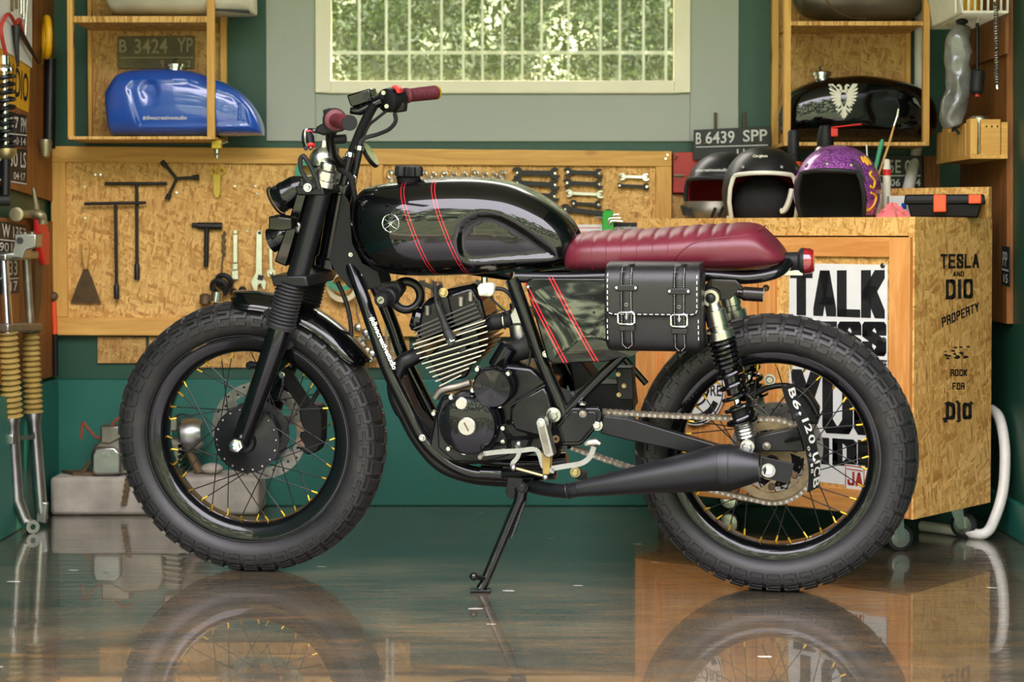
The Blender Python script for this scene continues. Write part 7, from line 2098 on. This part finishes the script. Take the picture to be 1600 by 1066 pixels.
for i in range(nx + 1):
    x = rows[i][0].x; e = min(1, min(i, nx - i) / 3)
    xx = x0 + .008 + (x1 - x0 - .016) * i / nx; z = flap_z(xx) + .006
    inset.append(V((xx, bagy(z) - .0035, z)))
lft = [V((x0 + .008, bagy(z) - .0035, z)) for z in [ztp - .012 + (flap_z(x0 + .008) + .006 - ztp + .012) * i / 8 for i in range(9)]]
rgt = [V((x1 - .008, p.y, p.z)) for p in lft][::-1]
dashes(lft + inset + rgt, .0075, .0055, .0010)
for xs in (x0 + .006, x1 - .006):
    dashes([V((xs, bagy(z), z)) for z in [zf - .006 + (zbt + .02 - zf + .006) * i / 8 for i in range(9)]], .0075, .0055, .0010, V((0, -.001, 0)))
bag.part('edge_stitching', W_(mb), 'wthread')
for xc_l, xc_r in ((970, 990), (1052.5, 1072)):
    xa, xb = B(xc_l, 480, LT).x, B(xc_r, 480, LT).x; xm_ = (xa + xb) / 2
    zt_, ze = ztp + .002, B(1020, 551 if xc_l < 1000 else 555, LT).z
    rows = []
    for j in range(25):
        u = j / 24
        z = ztp - .008 + (ze + .018 - ztp + .008) * u
        y = bagy(max(z, zbt + .012)) - (.0075 if z > zf else .0050)
        rows.append([V((xa, y, z)), V((xb, y, z))])
    tipp = V((xm_, rows[-1][0].y + .001, ze + .002))
    rows = [[V((xa, -.19, ztp + .006)), V((xb, -.19, ztp + .006))], [V((xa, -.22, ztp + .005)), V((xb, -.22, ztp + .005))], [V((xa, -.236, ztp - .001)), V((xb, -.236, ztp - .001))]] + rows
    mbs = MB().grid(rows); k0_ = len(mbs.v); mbs.add([rows[-1][0], rows[-1][1], tipp], [(0, 1, 2)])
    st = bag.part('strap', W_(mbs), 'bag', label='strap with white stitching and buckle')
    s3 = st.modifiers.new('thickness', 'SOLIDIFY'); s3.thickness = .0022
    mb = MB()
    ins = .0035
    L1 = [V((xa + ins, r[0].y, r[0].z)) for r in rows[2:]] + [V((xm_, tipp.y, tipp.z + .006))]
    L2 = [V((xb - ins, r[0].y, r[0].z)) for r in rows[2:]] + [V((xm_, tipp.y, tipp.z + .006))]
    dashes(L1, .0024, .0024, .0005, V((0, -.0024, 0))); dashes(L2, .0024, .0024, .0005, V((0, -.0024, 0)))
    bag.part('strap_stitching', W_(mb), 'wthread', st)
    zk = B(1020, 449 if xc_l < 1000 else 454, LT).z; yk = bagy(zk) - .011
    kp = bag.part('strap_keeper', W_(MB().box((xa - .010, yk - .001, zk - .007), (xb + .010, yk + .004, zk + .007))), 'bag', st, bevel=.002)
    for x in (xa - .007, xb + .007): bag.part('stud', W_(MB().ball(V((x, yk - .002, zk)), (.0042, .003, .0042), 12, 8)), 'chrome', st)
    zk = B(1020, 512 if xc_l < 1000 else 516, LT).z; yk = bagy(zk) - .0075
    bag.part('strap_loop', W_(MB().box((xa - .004, yk - .003, zk - .006), (xb + .004, yk + .004, zk + .006))), 'bag', st, bevel=.0015)
    zk = B(1020, 496 if xc_l < 1000 else 499, LT).z; yk = bagy(zk) - .012
    bw2, bh2 = (xb - xa) / 2 + .004, .0135
    pp = [V((xm_ + sx * bw2, yk, zk + sz * bh2)) for sx, sz in ((-1, -.7), (-1, .7), (-.75, 1), (.75, 1), (1, .7), (1, -.7), (.75, -1), (-.75, -1))]
    bag.part('buckle', W_(MB().tube(pp, .0021, 8, True).cyl(V((xm_, yk, zk + bh2)), V((xm_, yk + .001, zk - bh2 * .2)), .0017, n=8)), 'chrome', st)
    for y in (475, 494): 
        zk = B(1020, y + (3 if xc_l > 1000 else 0), LT).z
        bag.part('eyelet', W_(MB().ring(V((xm_, bagy(zk) - .0098, zk)), (0, 1, 0), .0032, .0012, 16, 6)), 'oldalu', st)
